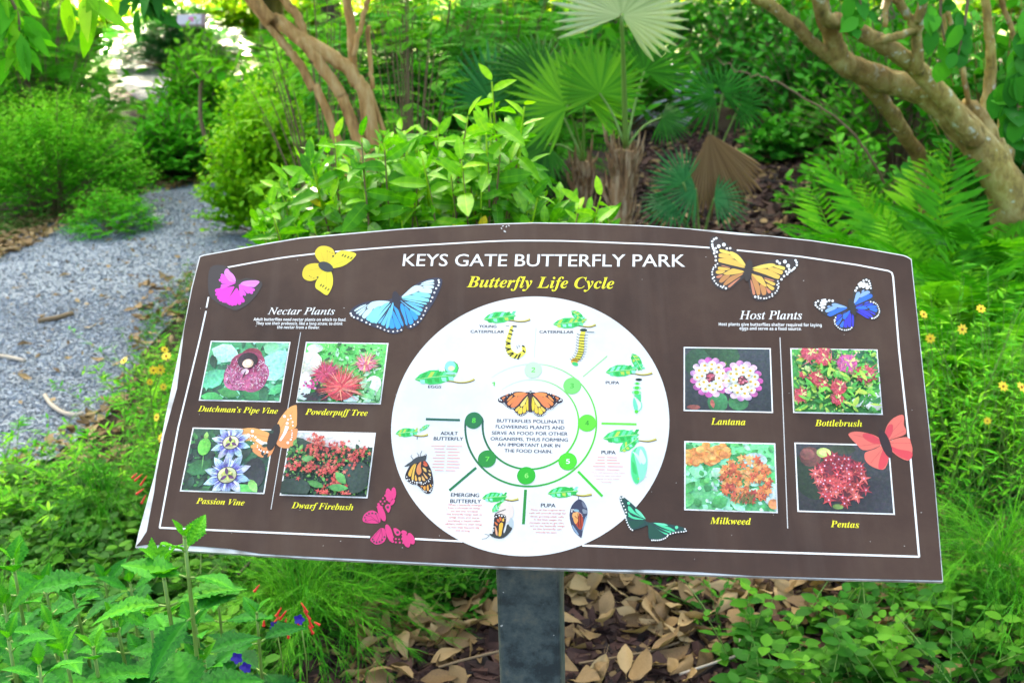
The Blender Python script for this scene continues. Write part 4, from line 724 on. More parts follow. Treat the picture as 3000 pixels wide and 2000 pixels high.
k.line(bCt(body), 0, C(250, 238, 80), wds=np.interp(np.linspace(0, 1, len(body)), [0, .5, 1], [.0055, .0068, .0065]))
k.ell(bCt([(720, 1380)])[0], .004, .0042, C(250, 190, 50)); k.ell(bCt([(740, 1450)])[0], .004, .0025, C(60, 210, 120), -.4); k.ell(bCt([(955, 590)])[0], .0045, .0022, C(40, 70, 60))
for q, (x, y) in enumerate(body[4::3]):
    k.line(bCt([(x-75, y-8), (x+80, y+14)]), .0011, C(30, 50, 25)); k.line(bCt([(x+80, y-6), (x+150, y+8)]), .0007, C(90, 120, 120)); k.line(bCt([(x-140, y-40), (x-80, y)]), .0007, C(80, 110, 110))
k.line(bCt([(1030, 640), (1230, 645)]), .001, C(80, 120, 130)); k.build('caterpillar_print')
k = Ink(.0007)      # caterpillar turning into a pupa
twig(k, b34, [(750, 565), (880, 560), (1020, 585), (1150, 580), (1275, 545)]); pleaf(k, b34, (250, 535), (955, 460), 250); pleaf(k, b34, (825, 120), (1055, 490), 190)
k.ell(b34([(980, 690)])[0], .004, .0018, C(20, 50, 45))
for x, y, s_ in ((948, 775, .7), (940, 870, .95), (932, 970, 1.1)): k.ell(b34([(x, y)])[0], .0052*s_, .0024*s_, C(160, 245, 180)); k.ell(b34([(x, y)])[0], .0028*s_, .0024*s_, C(75, 220, 70))
k.poly(b34([(865, 1030), (1025, 1010), (1030, 1190), (960, 1110)]), C(80, 225, 140)); k.poly(b34(spline([(870, 1090), (855, 1200), (880, 1320), (930, 1410), (960, 1300), (910, 1130)], 3, True)), C(120, 240, 195)); k.line(b34(spline([(1030, 1190), (1045, 1270), (1010, 1350), (930, 1400)], 4)), .0012, C(140, 240, 200)); k.ell(b34([(930, 1390)])[0], .0022, .0022, C(90, 225, 60)); k.build('prepupa_print')
k = Ink(.0007)      # green chrysalis
twig(k, b5, [(1200, 500), (1320, 515), (1450, 515), (1590, 475)]); pleaf(k, b5, (470, 460), (1240, 375), 270); pleaf(k, b5, (820, 735), (1220, 440), 200)
k.poly(b5(spline([(1210, 630), (1330, 650), (1395, 850), (1395, 1050), (1340, 1270), (1240, 1370), (1150, 1405), (1060, 1230), (1050, 1000), (1070, 740)], 4, True)), C(150, 245, 205)); k.poly(b5(spline([(1190, 640), (1110, 720), (1060, 900), (1065, 1100), (1080, 1240), (1150, 1390), (1230, 1350), (1170, 1000), (1130, 800)], 4, True)), C(80, 225, 140)); k.poly(b5(spline([(1080, 950), (1100, 1150), (1180, 1200), (1140, 1000)], 4, True)), C(60, 205, 110)); k.poly(b5(spline([(1090, 730), (1160, 830), (1260, 1000), (1260, 900), (1200, 800)], 4, True)), C(215, 252, 240)); k.poly(b5(spline([(1260, 680), (1370, 900), (1320, 1000), (1230, 880)], 4, True)), C(225, 253, 245)); k.dots(b5, [(1215, 1298, 18)], 18, C(190, 215, 60)); k.build('green_pupa_print')
k = Ink(.0007)      # dark chrysalis
twig(k, bE, [(1830, 135), (1920, 145), (2010, 155), (2130, 135)]); pleaf(k, bE, (1505, 125), (1945, 85), 150, 1, 1); k.line(bE([(1944, 160), (1942, 210)]), .0007, C(60, 90, 110))
k.poly(bE(spline([(1940, 205), (2010, 230), (2060, 310), (2070, 400), (2040, 520), (2005, 640), (1985, 740), (1950, 720), (1880, 650), (1835, 540), (1818, 420), (1850, 290)], 4, True)), C(48, 52, 74, 1)); k.poly(bE(spline([(1990, 230), (2050, 290), (2055, 330), (2010, 310)], 4, True)), C(120, 128, 150)); k.poly(bE(spline([(2000, 340), (2065, 360), (2060, 400), (2010, 400)], 4, True)), C(140, 150, 165)); k.poly(bE(spline([(1880, 345), (1940, 350), (1945, 380), (1890, 375)], 4, True)), C(150, 190, 205)); k.poly(bE(spline([(1855, 560), (1900, 620), (1950, 700), (1920, 690), (1870, 620)], 4, True)), C(140, 170, 200)); k.poly(bE(spline([(2060, 430), (2030, 560), (1990, 650), (2030, 480)], 4, True)), C(150, 180, 205)); k.poly(bE(spline([(1880, 390), (1960, 390), (2000, 440), (2010, 560), (1970, 630), (1910, 570), (1870, 480)], 4, True)), C(185, 70, 45)); k.poly(bE(spline([(1870, 470), (1920, 450), (1940, 500), (1900, 550)], 4, True)), C(250, 170, 90))
for x, y, a in ((1880, 430, .002), (1920, 420, .0024)): k.ell(bE([(x, y)])[0], a, .0036, C(250, 180, 110))
for pp in ([(1935, 400), (1950, 600)], [(1965, 400), (1980, 600)], [(1890, 440), (1930, 470)]): k.line(bE(pp), .0007, C(80, 25, 25))
k.dots(bE, [(1852, 350, 9), (1850, 375, 10), (1875, 350, 7), (1955, 390, 5), (1972, 400, 5), (1990, 420, 5), (2000, 440, 4)], 6); k.build('dark_pupa_print')
def mon(k, kk, lst): cells(k, kk, lst)
k = Ink(.0007)      # emerging butterfly
twig(k, bE, [(830, 205), (930, 210), (1010, 220), (1100, 200)]); pleaf(k, bE, (585, 190), (945, 160), 135, 1, 1); pleaf(k, bE, (728, 385), (910, 225), 95, 1, 1); k.line(bE([(953, 220), (955, 262)]), .0009, C(80, 95, 80)); k.ell(bE([(925, 380)])[0], .009, .013, C(240, 225, 215))
BKM = C(35, 28, 32, 1)
k.poly(bE(spline([(760, 430), (820, 410), (890, 415), (925, 450), (920, 540), (890, 640), (890, 720), (800, 730), (740, 690), (745, 600), (755, 520)], 4, True)), BKM); k.poly(bE(spline([(690, 690), (760, 690), (880, 690), (920, 640), (940, 560), (1000, 560), (1010, 620), (960, 690), (900, 740), (830, 755), (740, 735)], 4, True)), C(42, 48, 48, 1)); k.poly(bE(spline([(960, 550), (990, 460), (1025, 500), (1025, 580), (1000, 600)], 3, True)), C(190, 205, 210))
mon(k, bE, [(C(250, 195, 70), [(830, 560), (860, 530), (885, 550), (870, 640), (855, 715), (820, 715), (825, 640)]), (C(245, 180, 140), [(770, 575), (800, 640), (805, 710), (780, 690)]), (C(225, 115, 60), [(765, 520), (800, 540), (810, 570), (780, 560)]), (C(215, 105, 60), [(800, 480), (830, 490), (835, 530), (800, 510)]), (C(225, 120, 60), [(830, 455), (860, 465), (858, 510), (835, 490)]), (C(250, 195, 80), [(875, 480), (898, 470), (895, 515), (875, 510)])])
k.dots(bE, [(787, 447, 10), (830, 432, 11), (865, 437, 12), (905, 438, 8), (748, 480, 10), (760, 460, 6), (912, 465, 6), (755, 590, 8), (752, 630, 8), (750, 650, 6), (890, 425, 5)], 8); k.line(bE(spline([(765, 440), (780, 405), (850, 370), (920, 345)], 4)), .0009, C(80, 80, 80)); k.line(bE([(690, 710), (625, 690)]), .0006, C(130, 140, 140)); k.line(bE([(690, 715), (640, 755), (585, 762)]), .0006, C(130, 140, 140)); k.build('emerging_butterfly_print')
k = Ink(.0007)      # adult
twig(k, bAd, [(400, 240), (510, 262), (640, 265), (742, 238)]); pleaf(k, bAd, (60, 220), (545, 170), 180); pleaf(k, bAd, (775, 22), (560, 165), 75); k.line(bAd([(520, 270), (514, 335)]), .0008, C(70, 90, 100))
k.poly(bAd(spline([(690, 780), (560, 800), (400, 850), (320, 960), (270, 1080), (280, 1170), (400, 1265), (520, 1290), (600, 1380), (720, 1470), (810, 1430), (855, 1280), (840, 1100), (790, 930)], 4, True)), BKM)
k.poly(bAd(spline([(715, 660), (690, 645), (640, 680), (500, 710), (400, 790), (310, 850), (250, 905), (350, 890), (470, 840), (600, 800), (690, 780)], 4, True)), C(52, 58, 62, 1))
mon(k, bAd, [(C(248, 190, 70), [(480, 840), (400, 910), (330, 1060), (380, 1110), (420, 980)]), (C(250, 205, 90), [(500, 840), (440, 950), (400, 1150), (440, 1185), (460, 1020)]), (C(240, 150, 90), [(600, 800), (530, 870), (500, 1000), (550, 1080), (610, 1010), (590, 900)]), (C(235, 110, 70), [(640, 840), (740, 880), (680, 900)]), (C(225, 90, 60), [(660, 790), (710, 820), (730, 870), (650, 830)]), (C(250, 200, 110), [(630, 920), (700, 950), (710, 1020), (660, 990)]), (C(248, 185, 80), [(480, 1070), (520, 1190), (470, 1190)]), (C(248, 200, 120), [(540, 1130), (590, 1130), (590, 1200), (555, 1200)]), (C(248, 190, 110), [(615, 1090), (690, 1190), (630, 1190)]), (C(248, 185, 110), [(640, 1030), (740, 1140), (700, 1150)]), (C(248, 215, 150), [(750, 980), (795, 990), (790, 1020)]), (C(248, 205, 130), [(745, 1045), (800, 1060), (790, 1105)]), (C(245, 165, 60), [(640, 1330), (690, 1310), (690, 1390), (660, 1390)]), (C(245, 175, 80), [(720, 1310), (750, 1290), (760, 1400), (720, 1400)]), (C(248, 180, 70), [(775, 1270), (810, 1290), (810, 1340)]), (C(248, 160, 80), [(590, 1310), (630, 1305), (620, 1340)])])
k.dots(bAd, [(300, 1120), (310, 1180, 16), (350, 1175), (375, 1228), (420, 1205, 16), (415, 1245, 9), (465, 1230, 10), (463, 1262, 8), (512, 1238, 18), (510, 1275, 11), (560, 1240, 12), (600, 1240, 18), (602, 1275, 10), (645, 1268, 12), (685, 1250, 13), (715, 1220, 10), (760, 1215, 13), (785, 1165, 11), (800, 1130, 9), (752, 1190, 9), (575, 1340, 8), (600, 1365, 11), (625, 1385, 8), (650, 1408, 12), (680, 1418, 9), (708, 1430, 12), (785, 1412, 17), (805, 1380, 10), (840, 1290, 10), (835, 1330, 8), (820, 1365, 8), (690, 668, 9)], 12)
for pp in ([(440, 760), (385, 690), (410, 665)], [(545, 700), (540, 650), (510, 625)], [(580, 690), (590, 640), (620, 575)]): k.line(bAd(pp), .0007, C(70, 80, 90))
k.build('adult_butterfly_print')
k = Ink(.0007)      # the monarch in the middle
for sg, cx in ((1, 0), (-1, 2330)):
    f = lambda pts, sg=sg, cx=cx: bM([(x*sg+cx, y+(12 if sg < 0 else 0)) for x, y in pts])
    mm = lambda pts, f=f: f(spline(pts, 3, True))
    k.poly(mm([(1165, 240), (1000, 195), (850, 175), (660, 195), (450, 265), (230, 370), (195, 440), (240, 495), (340, 530), (450, 630), (560, 700), (660, 712), (700, 800), (800, 890), (920, 905), (1030, 850), (1100, 770), (1165, 760)]), C(30, 24, 40, 1))
    for c_, pts in ((C(245, 140, 85), [(1090, 235), (900, 270), (780, 340), (600, 560), (580, 630), (660, 655), (780, 590), (950, 380)]), (C(248, 155, 85), [(1040, 215), (900, 195), (740, 210), (660, 250), (700, 300), (800, 315)]), (C(248, 160, 85), [(640, 285), (560, 320), (470, 430), (480, 460), (600, 370)]), (C(245, 145, 80), [(690, 325), (780, 345), (660, 480), (540, 590), (490, 570), (490, 490)]),
                    (C(252, 225, 60), [(1140, 285), (1070, 420), (1035, 520), (1060, 720), (1110, 720), (1130, 500)]), (C(252, 230, 120), [(1090, 310), (980, 420), (870, 560), (880, 625), (950, 610), (1020, 500)]), (C(252, 215, 70), [(1020, 540), (950, 640), (935, 780), (960, 825), (1030, 780), (1040, 700)]), (C(252, 220, 70), [(920, 655), (860, 665), (790, 800), (850, 845), (915, 820)]), (C(250, 210, 90), [(840, 610), (770, 660), (710, 730), (770, 775), (850, 660)]), (C(240, 140, 85), [(420, 300), (470, 255), (510, 270), (440, 300)]), (C(240, 140, 85), [(310, 370), (380, 330), (420, 345), (350, 410)])): k.poly(mm(pts), c_)
    for x, y, r_ in ((560, 232, 20), (630, 210, 20), (250, 418, 24), (295, 440, 20), (245, 375, 14), (375, 520, 15), (400, 545, 15), (430, 580, 14), (460, 620, 13), (500, 655, 13), (540, 678, 13), (590, 690, 12), (640, 682, 13), (680, 675, 11), (690, 770, 14), (720, 810, 15), (755, 840, 16), (800, 868, 15), (870, 880, 16), (925, 870, 16), (970, 860, 14), (1010, 840, 13), (1050, 805, 13), (1080, 770, 12), (470, 330, 12), (370, 440, 14)):
        a = np.arange(9)*6.283/9; k.poly(f(np.c_[x+r_*np.cos(a), y+r_*np.sin(a)]), WHITE if r_ != 14 or x != 370 else C(240, 140, 85))
k.line(bM([(1165, 240), (1145, 780)]), 0, C(60, 40, 40, 1), wds=np.array([.005, .003])); k.dots(bM, [(1172, 215, 28)], 28, C(70, 95, 85)); k.dots(bM, [(1172, 210, 12)], 12); k.line(bM([(1160, 185), (1158, 160)]), .0015, C(40, 40, 50)); k.line(bM([(1188, 185), (1190, 160)]), .0015, C(40, 40, 50)); k.build('monarch_print')
# teal butterfly over the edge of the disc
k = Ink(.0012); T1, T2 = C(85, 225, 165), C(60, 205, 140); DKT = C(26, 58, 56, 1)
k.poly(c6(spline([(225, 930), (150, 830), (60, 755), (38, 762), (45, 800), (80, 890), (80, 930), (105, 975), (130, 990), (200, 970), (235, 960), (240, 1040), (265, 1062), (320, 1060), (375, 1030), (440, 1010), (505, 1000), (500, 980), (440, 960), (300, 935)], 3, True)), DKT)
cells(k, c6, [(C(120, 240, 190), [(218, 915), (190, 870), (150, 840), (155, 865)]), (T1, [(200, 905), (150, 870), (110, 825), (95, 830), (110, 865)]), (T1, [(210, 915), (130, 895), (95, 865), (110, 900), (150, 915)]), (T1, [(180, 915), (110, 900), (100, 890)]), (C(30, 85, 70), [(215, 930), (110, 925), (100, 950), (130, 980)]), (C(30, 85, 70), [(240, 950), (250, 1040), (310, 1055), (340, 1030), (270, 960)]),
              (C(120, 240, 190), [(275, 940), (350, 945), (375, 960), (320, 955)]), (T1, [(290, 950), (370, 965), (420, 990), (410, 1000)]), (T1, [(280, 955), (340, 985), (395, 1000), (385, 1010)]), (T1, [(280, 965), (330, 1000), (375, 1015), (355, 1020)])])
k.dots(c6, [(100, 802, 11), (437, 972, 12)], 11, C(110, 235, 180)); k.dots(c6, [(45, 765), (60, 762), (48, 782), (57, 803), (66, 823), (77, 847), (83, 866), (80, 890), (80, 905), (84, 920), (90, 937), (97, 955), (105, 970), (115, 983), (127, 991), (496, 983), (503, 997), (488, 1002), (470, 1003), (450, 1006), (430, 1008), (412, 1013), (393, 1018), (376, 1026), (371, 1036), (358, 1047), (345, 1053), (331, 1058), (318, 1061), (304, 1063), (290, 1063), (277, 1062), (264, 1062)], 5.5); k.build('butterfly_print')['label'] = 'teal butterfly printed over the disc edge'
# ------------------------------------------------------------------ the setting
def sheet(name, pts, z, mat, div=0):
    me = bpy.data.meshes.new(name); me.from_pydata([(p[0], p[1], z) for p in pts], [], [list(range(len(pts)))]); me.materials.append(mat); me.update()
    return tag(link(name, me), kind='structure')
soil_m = groundmat('dark_soil', [(.012, .008, .006), (.035, .022, .016), (.06, .04, .028), (.13, .09, .06)], [.3, .45, .58, .75], 26, .9, .03, scale2=.8)
gravel_m = groundmat('grey_gravel', [(.055, .062, .070), (.16, .185, .215), (.29, .33, .385), (.50, .54, .60)], [.22, .40, .58, .88], 110, .8, .015, scale2=1.1, cell=130)
lawn_m = groundmat('sunny_lawn', [(.05, .09, .01), (.10, .17, .02), (.22, .25, .05)], [.3, .5, .7], 18, .6, .03, scale2=.5)
sheet('ground', [(-90, -40), (90, -40), (90, 110), (-90, 110)], 0, soil_m)
sheet('lawn', [(-60, 16.2), (-20, 15.2), (-5, 15.6), (6, 15), (25, 15.8), (60, 16), (60, 100), (-60, 100)], .004, lawn_m)
def gp(pts, z=0.0): return [G(u, v, z)[:2] for u, v in pts]
def ragged(p, a=.05):
    p = spline(np.array(p), 7, True); k_ = np.arange(len(p)); n_ = rng.normal(0, a, p.shape); n_ = (n_+np.roll(n_, 1, 0))*.7
    sp = np.linalg.norm(p-np.roll(p, 1, 0), axis=1)[:, None]; return p+np.clip(n_, -.35*sp, .35*sp)
PATH_A = [(-700, 720), (-300, 640), (0, 556), (120, 505), (240, 452), (330, 418), (430, 400), (540, 385), (700, 380), (900, 390), (900, 440), (760, 480), (680, 560), (560, 640), (440, 700), (335, 790), (292, 900), (190, 1000), (60, 1085), (-300, 1230), (-900, 1400)]
PATH_B = [(262, 118), (330, 118), (370, 165), (450, 225), (560, 290), (760, 330), (900, 345), (900, 385), (700, 376), (540, 372), (480, 330), (400, 268), (310, 225), (272, 180)]
PATH_C = [(1440, 150), (1640, 160), (1660, 220), (1610, 262), (1560, 300), (1500, 320), (1440, 300)]
path = sheet('path', ragged(gp(PATH_A)), .006, gravel_m)
sheet('path', spline(np.array(gp(PATH_B)), 3, True), .010, gravel_m)
sheet('path', spline(np.array(gp(PATH_C)), 3, True), .008, gravel_m)
def inside(poly, x, y):
    c = False; n_ = len(poly); j = n_-1
    for i in range(n_):
        if (poly[i][1] > y) != (poly[j][1] > y) and x < (poly[j][0]-poly[i][0])*(y-poly[i][1])/(poly[j][1]-poly[i][1])+poly[i][0]: c = not c
        j = i
    return c
def scatter(polys, n):             # n random ground points seen inside areas of the photo, even on the ground
    out = []; gs = [np.array(gp(p)) for p in polys]
    ar = [abs(np.sum(q[:, 0]*np.roll(q[:, 1], -1)-q[:, 1]*np.roll(q[:, 0], -1)))/2 for q in gs]; tot = sum(ar)
    for q, a in zip(gs, ar):
        k_ = 0; lo, hi = q.min(0), q.max(0)
        while k_ < n*a/tot:
            x, y = U(lo[0], hi[0]), U(lo[1], hi[1])
            if inside(q, x, y): out.append((x, y)); k_ += 1
    return out
# ------------------------------------------------------------------ leaf shapes
LF = leaf_t(.42, 4, .15, .15); LFn = leaf_t(.3, 4, .12, .2); LFb = leaf_t(.6, 5, .15, .12, .42); LFr = leaf_t(.72, 5, .12, .1, .45, .7)
LF8 = leaf_t(.45, 9, .22, .22, .45, 1.1, .006, 3); LF8b = leaf_t(.50, 9, .16, .08, .5, 1.05, .008, 4); LF3 = leaf_t(.42, 2, .1, .1)
def leaf_m(w, n, fold, droop, peak, seed):   # blade with a paler midrib
    r = np.random.default_rng(seed); V, Fq, off = [], [], []
    for i in range(n+1):
        t = i/n; e = math.sqrt(max(0, 1-((peak-t)/peak)**2)) if t < peak else 1-((t-peak)/(1-peak))**1.8
        hw = .5*w*max(e, .03)*(1+r.normal(0, .035)); z = -droop*t*t; xs_ = (-1, -.5, -.07, .07, .5, 1)
        V += [(x*hw if abs(x) > .1 else math.copysign(.012*(1-.7*t)+.001, x), t, z+fold*hw*abs(x)+(.02*math.sin(t*22+abs(x)*3)*e*(abs(x) > .3)*.4)) for x in xs_]
        if i:
            for j in range(5): b = (i-1)*6+j; Fq.append((b, b+1, b+7, b+6)); off.append(.22 if j == 2 else (-.03 if j in (0, 4) else 0)+.05*math.cos(i*2.2))
    return np.array(V), np.array(Fq), np.array(off)
LF8 = leaf_m(.35, 10, .30, .28, .45, 3); LF8b = leaf_m(.38, 10, .22, .10, .5, 4)
def compose(parts):
    V, Fq, n_ = [], [], 0
    for (v, f), P, R, s_ in parts:
        V.append((np.asarray(R)@v.T).T*s_+np.asarray(P)); Fq.append(np.asarray(f)+n_); n_ += len(v)
    return np.concatenate(V), np.concatenate(Fq)
def strip(pts, w_):                # thin flat stem as a template
    p = np.asarray(pts, float); V = []; Fq = []
    for i, q in enumerate(p):
        ww = w_*(1-.7*i/(len(p)-1)); V += [q+[-ww, 0, 0], q+[ww, 0, 0]]
        if i: b = 2*(i-1); Fq.append((b, b+1, b+3, b+2))
    return np.array(V), np.array(Fq)
def pinnate(np_, ll, lw, ang=60, droop=.3, base=.12, lt=None, taper=True, up=.0):
    lt = lt or leaf_t(lw, 2, .1, .1); parts = []
    ax_ = lambda t: np.array([0, t, -droop*t*t])
    parts.append((strip([ax_(t) for t in np.linspace(0, 1, 6)], .008), (0, 0, 0), np.eye(3), 1))
    for i in range(np_):
        t = base+(1-base)*(i+.5)/np_; tg = norm(np.array([0, 1, -2*droop*t])); s_ = ll*(math.sin(math.pi*(.18+.72*t))**.8 if taper else 1)
        for sg in (-1, 1):
            a = math.radians(ang*(1-.35*t)); d = np.array([sg*math.sin(a), 0, up])+tg*math.cos(a); parts.append((lt, ax_(t), frames(d, np.array([0, .1, 1])), s_))
    parts.append((lt, ax_(1), frames(norm(np.array([0, 1, -2*droop])), np.array([0, 0, 1.])), ll*.7))
    return compose(parts)
PIN = pinnate(7, .3, .36, 65, .35); PINf = pinnate(9, .24, .2, 55, .25); FEATH = pinnate(8, .34, .09, 45, .3, lt=leaf_t(.1, 2, 0, .1))
def fern_t(seed, droop=.55, n_=25):
    r = np.random.default_rng(seed); parts = []
    lt = leaf_t(.125, 4, .1, .25, .35, .9)
    ax_ = lambda t: np.array([.05*math.sin(3*t+seed), t, .12*t-droop*t**2.4])
    parts.append((strip([ax_(t) for t in np.linspace(0, 1, 9)], .006), (0, 0, 0), np.eye(3), 1))
    for i in range(n_):
        t = .14+.86*(i+.5)/n_; tg = norm(ax_(min(t+.02, 1))-ax_(t-.02)); s_ = .30*math.sin(math.pi*(.16+.8*t))**.75*r.uniform(.8, 1.12)+.015
        for sg in (-1, 1):
            a = math.radians(r.uniform(62, 76)*(1-.3*t)); d = np.array([sg*math.sin(a), 0, .12])+tg*math.cos(a); parts.append((lt, ax_(t), frames(d, np.array([0, .55*r.uniform(-1, 1), 1])), s_))
    return compose(parts)
def fan_t(nseg=24, spread=200, split=.5, seed=0, droop=.12):
    r = np.random.default_rng(seed); V, Fq = [], []
    for i in range(nseg):
        a0 = math.radians(-spread/2+spread*i/nseg); a1 = math.radians(-spread/2+spread*(i+1)/nseg); am = (a0+a1)/2; L_ = r.uniform(.9, 1.05)*(1-.18*abs(2*(i+.5)/nseg-1)**2); b = len(V)
        tw = r.uniform(-.05, .05)
        for q, rr in enumerate((.03, split, split+(1-split)*.5, 1.0)):
            rr *= L_; k_ = (1, 1, .62, .06)[q]; hw_ = (a1-a0)/2*k_; z = -droop*rr**2.2+(tw*(rr-split) if q > 1 else 0)
            V += [(rr*math.sin(am-hw_), rr*math.cos(am-hw_), z), (rr*math.sin(am), rr*math.cos(am), z+.035*rr*k_), (rr*math.sin(am+hw_), rr*math.cos(am+hw_), z)]
            if q: c = b+3*(q-1); Fq += [(c, c+1, c+4, c+3), (c+1, c+2, c+5, c+4)]
    return np.array(V), np.array(Fq)
# ------------------------------------------------------------------ plant materials
M_lime = leafmat('lime_leaves', [(0.0144, 0.0862, 0.0036), (0.0552, 0.2472, 0.0054), (0.1800, 0.4715, 0.0090), (0.3600, 0.6210, 0.0117)], [0, .35, .7, 1], .36, .3, .14, .16, 60)
M_mid = leafmat('green_leaves', [(0.0270, 0.1586, 0.0100), (0.0891, 0.3904, 0.0150), (0.2835, 0.6344, 0.0250)], [0, .55, 1], .45, .3)
M_dark = leafmat('dark_leaves', [(0.0135, 0.0854, 0.0100), (0.0351, 0.2196, 0.0180), (0.1080, 0.4392, 0.0300)], [0, .6, 1], .34, .22)
M_feath = leafmat('feathery_leaves', [(0.0270, 0.1708, 0.0100), (0.0891, 0.4148, 0.0140), (0.2835, 0.6344, 0.0250)], [0, .5, 1], .5, .3)
M_blue = leafmat('bluish_leaves', [(.014, .09, .024), (.038, .20, .055), (.11, .33, .11)], [0, .6, 1], .35, .2)
M_fern = leafmat('fern_leaves', [(0.0196, 0.1346, 0.0061), (0.0710, 0.3478, 0.0102), (0.2448, 0.5947, 0.0184)], [0, .5, 1], .4, .32)
M_yel = leafmat('sunlit_leaves', [(.05, .13, .008), (.16, .28, .015), (.38, .42, .03)], [0, .5, 1], .5, .45)  # the yellow of sunlight is put into this leaf colour
M_palm = leafmat('palm_leaves', [(0.0168, 0.0935, 0.0140), (0.0540, 0.2420, 0.0200), (0.1800, 0.4400, 0.0300)], [0, .5, 1], .38, .35)
M_palmp = leafmat('pale_palm_leaf', [(.24, .34, .20), (.40, .48, .34), (.54, .60, .46)], [0, .5, 1], .4, .3)
M_deadp = leafmat('dead_palm_leaf', [(.14, .075, .04), (.27, .165, .085), (.38, .25, .14)], [0, .5, 1], .7, .1)
M_stem = plainmat('green_stem', (.14, .26, .04), .5); M_twig = plainmat('brown_twig', (.17, .115, .06), .8); M_pale = plainmat('pale_stick', (.42, .36, .29), .8); M_dktw = plainmat('dark_twig', (.05, .03, .022), .8)
M_barkl = barkmat('orange_bark', (0.1870, 0.0935, 0.0272), (0.4250, 0.2380, 0.0723), (0.5270, 0.3485, 0.1445), 26, .25)
M_barkr = barkmat('mottled_bark', (.125, .088, .026), (.33, .235, .062), (.44, .36, .14), 22, .6, .8, .85, 1)
M_bark = barkmat('grey_bark', (.05, .035, .025), (.13, .095, .065), (.2, .16, .11), 10, .3)
M_fibre = barkmat('palm_fibre', (0.0850, 0.0425, 0.0170), (0.2890, 0.1615, 0.0680), (0.4930, 0.3570, 0.2125), 40, .12, 1.0)
M_porter = leafmat('porterweed_leaves', [(0.0045, 0.0399, 0.0103), (0.0108, 0.1107, 0.0148), (0.0288, 0.2125, 0.0133), (0.0812, 0.3277, 0.0103)], [0, .4, .75, 1], .6, .2, .06, .1, 50)
M_cover = leafmat('groundcover_leaves', [(0.0076, 0.0553, 0.0059), (0.0238, 0.1360, 0.0076), (0.0850, 0.2635, 0.0110)], [0, .5, 1], .55, .25, .1)
M_thread = leafmat('thread_leaves', [(0.0126, 0.0900, 0.0063), (0.0405, 0.2340, 0.0090), (0.1170, 0.3870, 0.0144)], [0, .5, 1], .5, .2)
M_deadl = leafmat('dead_leaves', [(0.0702, 0.0406, 0.0195), (0.1950, 0.1170, 0.0468), (0.3276, 0.2184, 0.0975), (0.4290, 0.3120, 0.1560)], [0, .35, .7, 1], .6, .12, .3, .35, 30)
M_mulch = leafmat('bark_mulch', [(0.0085, 0.0051, 0.0051), (0.0298, 0.0136, 0.0110), (0.0638, 0.0289, 0.0221), (0.0935, 0.0467, 0.0340)], [0, .4, .8, 1], .8, 0, .3, .4, 60, .5)
M_red = plainmat('red_flower', (.72, .03, .02), .4); M_yfl = plainmat('yellow_flower', (.85, .60, .010), .5); M_pur = plainmat('purple_flower', (.05, .02, .42), .5); M_eye = plainmat('flower_eye', (.30, .11, .01), .7)

def up_frames(D, rr=.3):
    N = len(D); return frames(D, np.tile([0, 0, 1.0], (N, 1))+rng.normal(0, rr, (N, 3)))
def shrub(name, label, cat, base, w_, h, n_tw, lpt, ls, tm, mat, stem=M_twig, seed=0, dep=None, t0=.4, spread=.9, group=None, lo=.12, up=.25, tint=(.15, .75), stem_r=.006, part='foliage', clump=0, every=1):
    r = np.random.default_rng(seed); base = np.asarray(base, float); dep = dep or w_
    fo, st = MB(), MB(); cl = r.uniform(0, 6.28, 7)
    for i in range(n_tw):
        a = r.uniform(0, 6.28); q = r.uniform(0, 1)**.5
        if clump: q *= 1-.28*(.5+.5*math.sin(3*a+cl[0]))*clump
        zt = h*(1-.75*q**2.2)*r.uniform(.86, 1.06); z = zt*(lo+(1-lo)*r.uniform(0, 1)**.55)
        T = np.array([math.cos(a)*q*w_/2, math.sin(a)*q*dep/2, z]); B = np.array([T[0]*.18, T[1]*.18, 0]); Mi = np.array([T[0]*.55, T[1]*.55, z*.62+.03*h])
        P = np.array([(1-t)**2*B+2*t*(1-t)*Mi+t*t*T for t in np.linspace(0, 1, 6)])
        if i % every == 0: tube(st, P, np.linspace(stem_r, stem_r*.35, 6), 4, .5, 0, False)
        tt = t0+(1-t0)*(np.arange(lpt)+r.uniform(.2, 1, lpt))/lpt; pos = (1-tt)[:, None]**2*B+2*(tt*(1-tt))[:, None]*Mi+(tt**2)[:, None]*T
        tg = norm(2*(1-tt)[:, None]*(Mi-B)+2*tt[:, None]*(T-Mi)); ph = r.uniform(0, 6.28)+np.arange(lpt)*2.4
        rad = np.c_[np.cos(ph), np.sin(ph), r.uniform(-.35, .35, lpt)]; D = norm(rad*spread+tg*.55+np.array([0, 0, up]))
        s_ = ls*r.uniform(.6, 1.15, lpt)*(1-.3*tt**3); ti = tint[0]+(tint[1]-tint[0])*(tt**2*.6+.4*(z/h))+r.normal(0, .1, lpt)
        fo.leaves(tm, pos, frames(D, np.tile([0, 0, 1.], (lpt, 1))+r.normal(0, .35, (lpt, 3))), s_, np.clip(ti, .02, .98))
    o = empty(name, base, label, cat, group)
    link(part, fo.build(part, mat), o); link('stems', st.build('stems', stem), o)
    return o
def at_root(u, v, d): p = W(u, v, d); return np.array([p[0], p[1], 0.0])
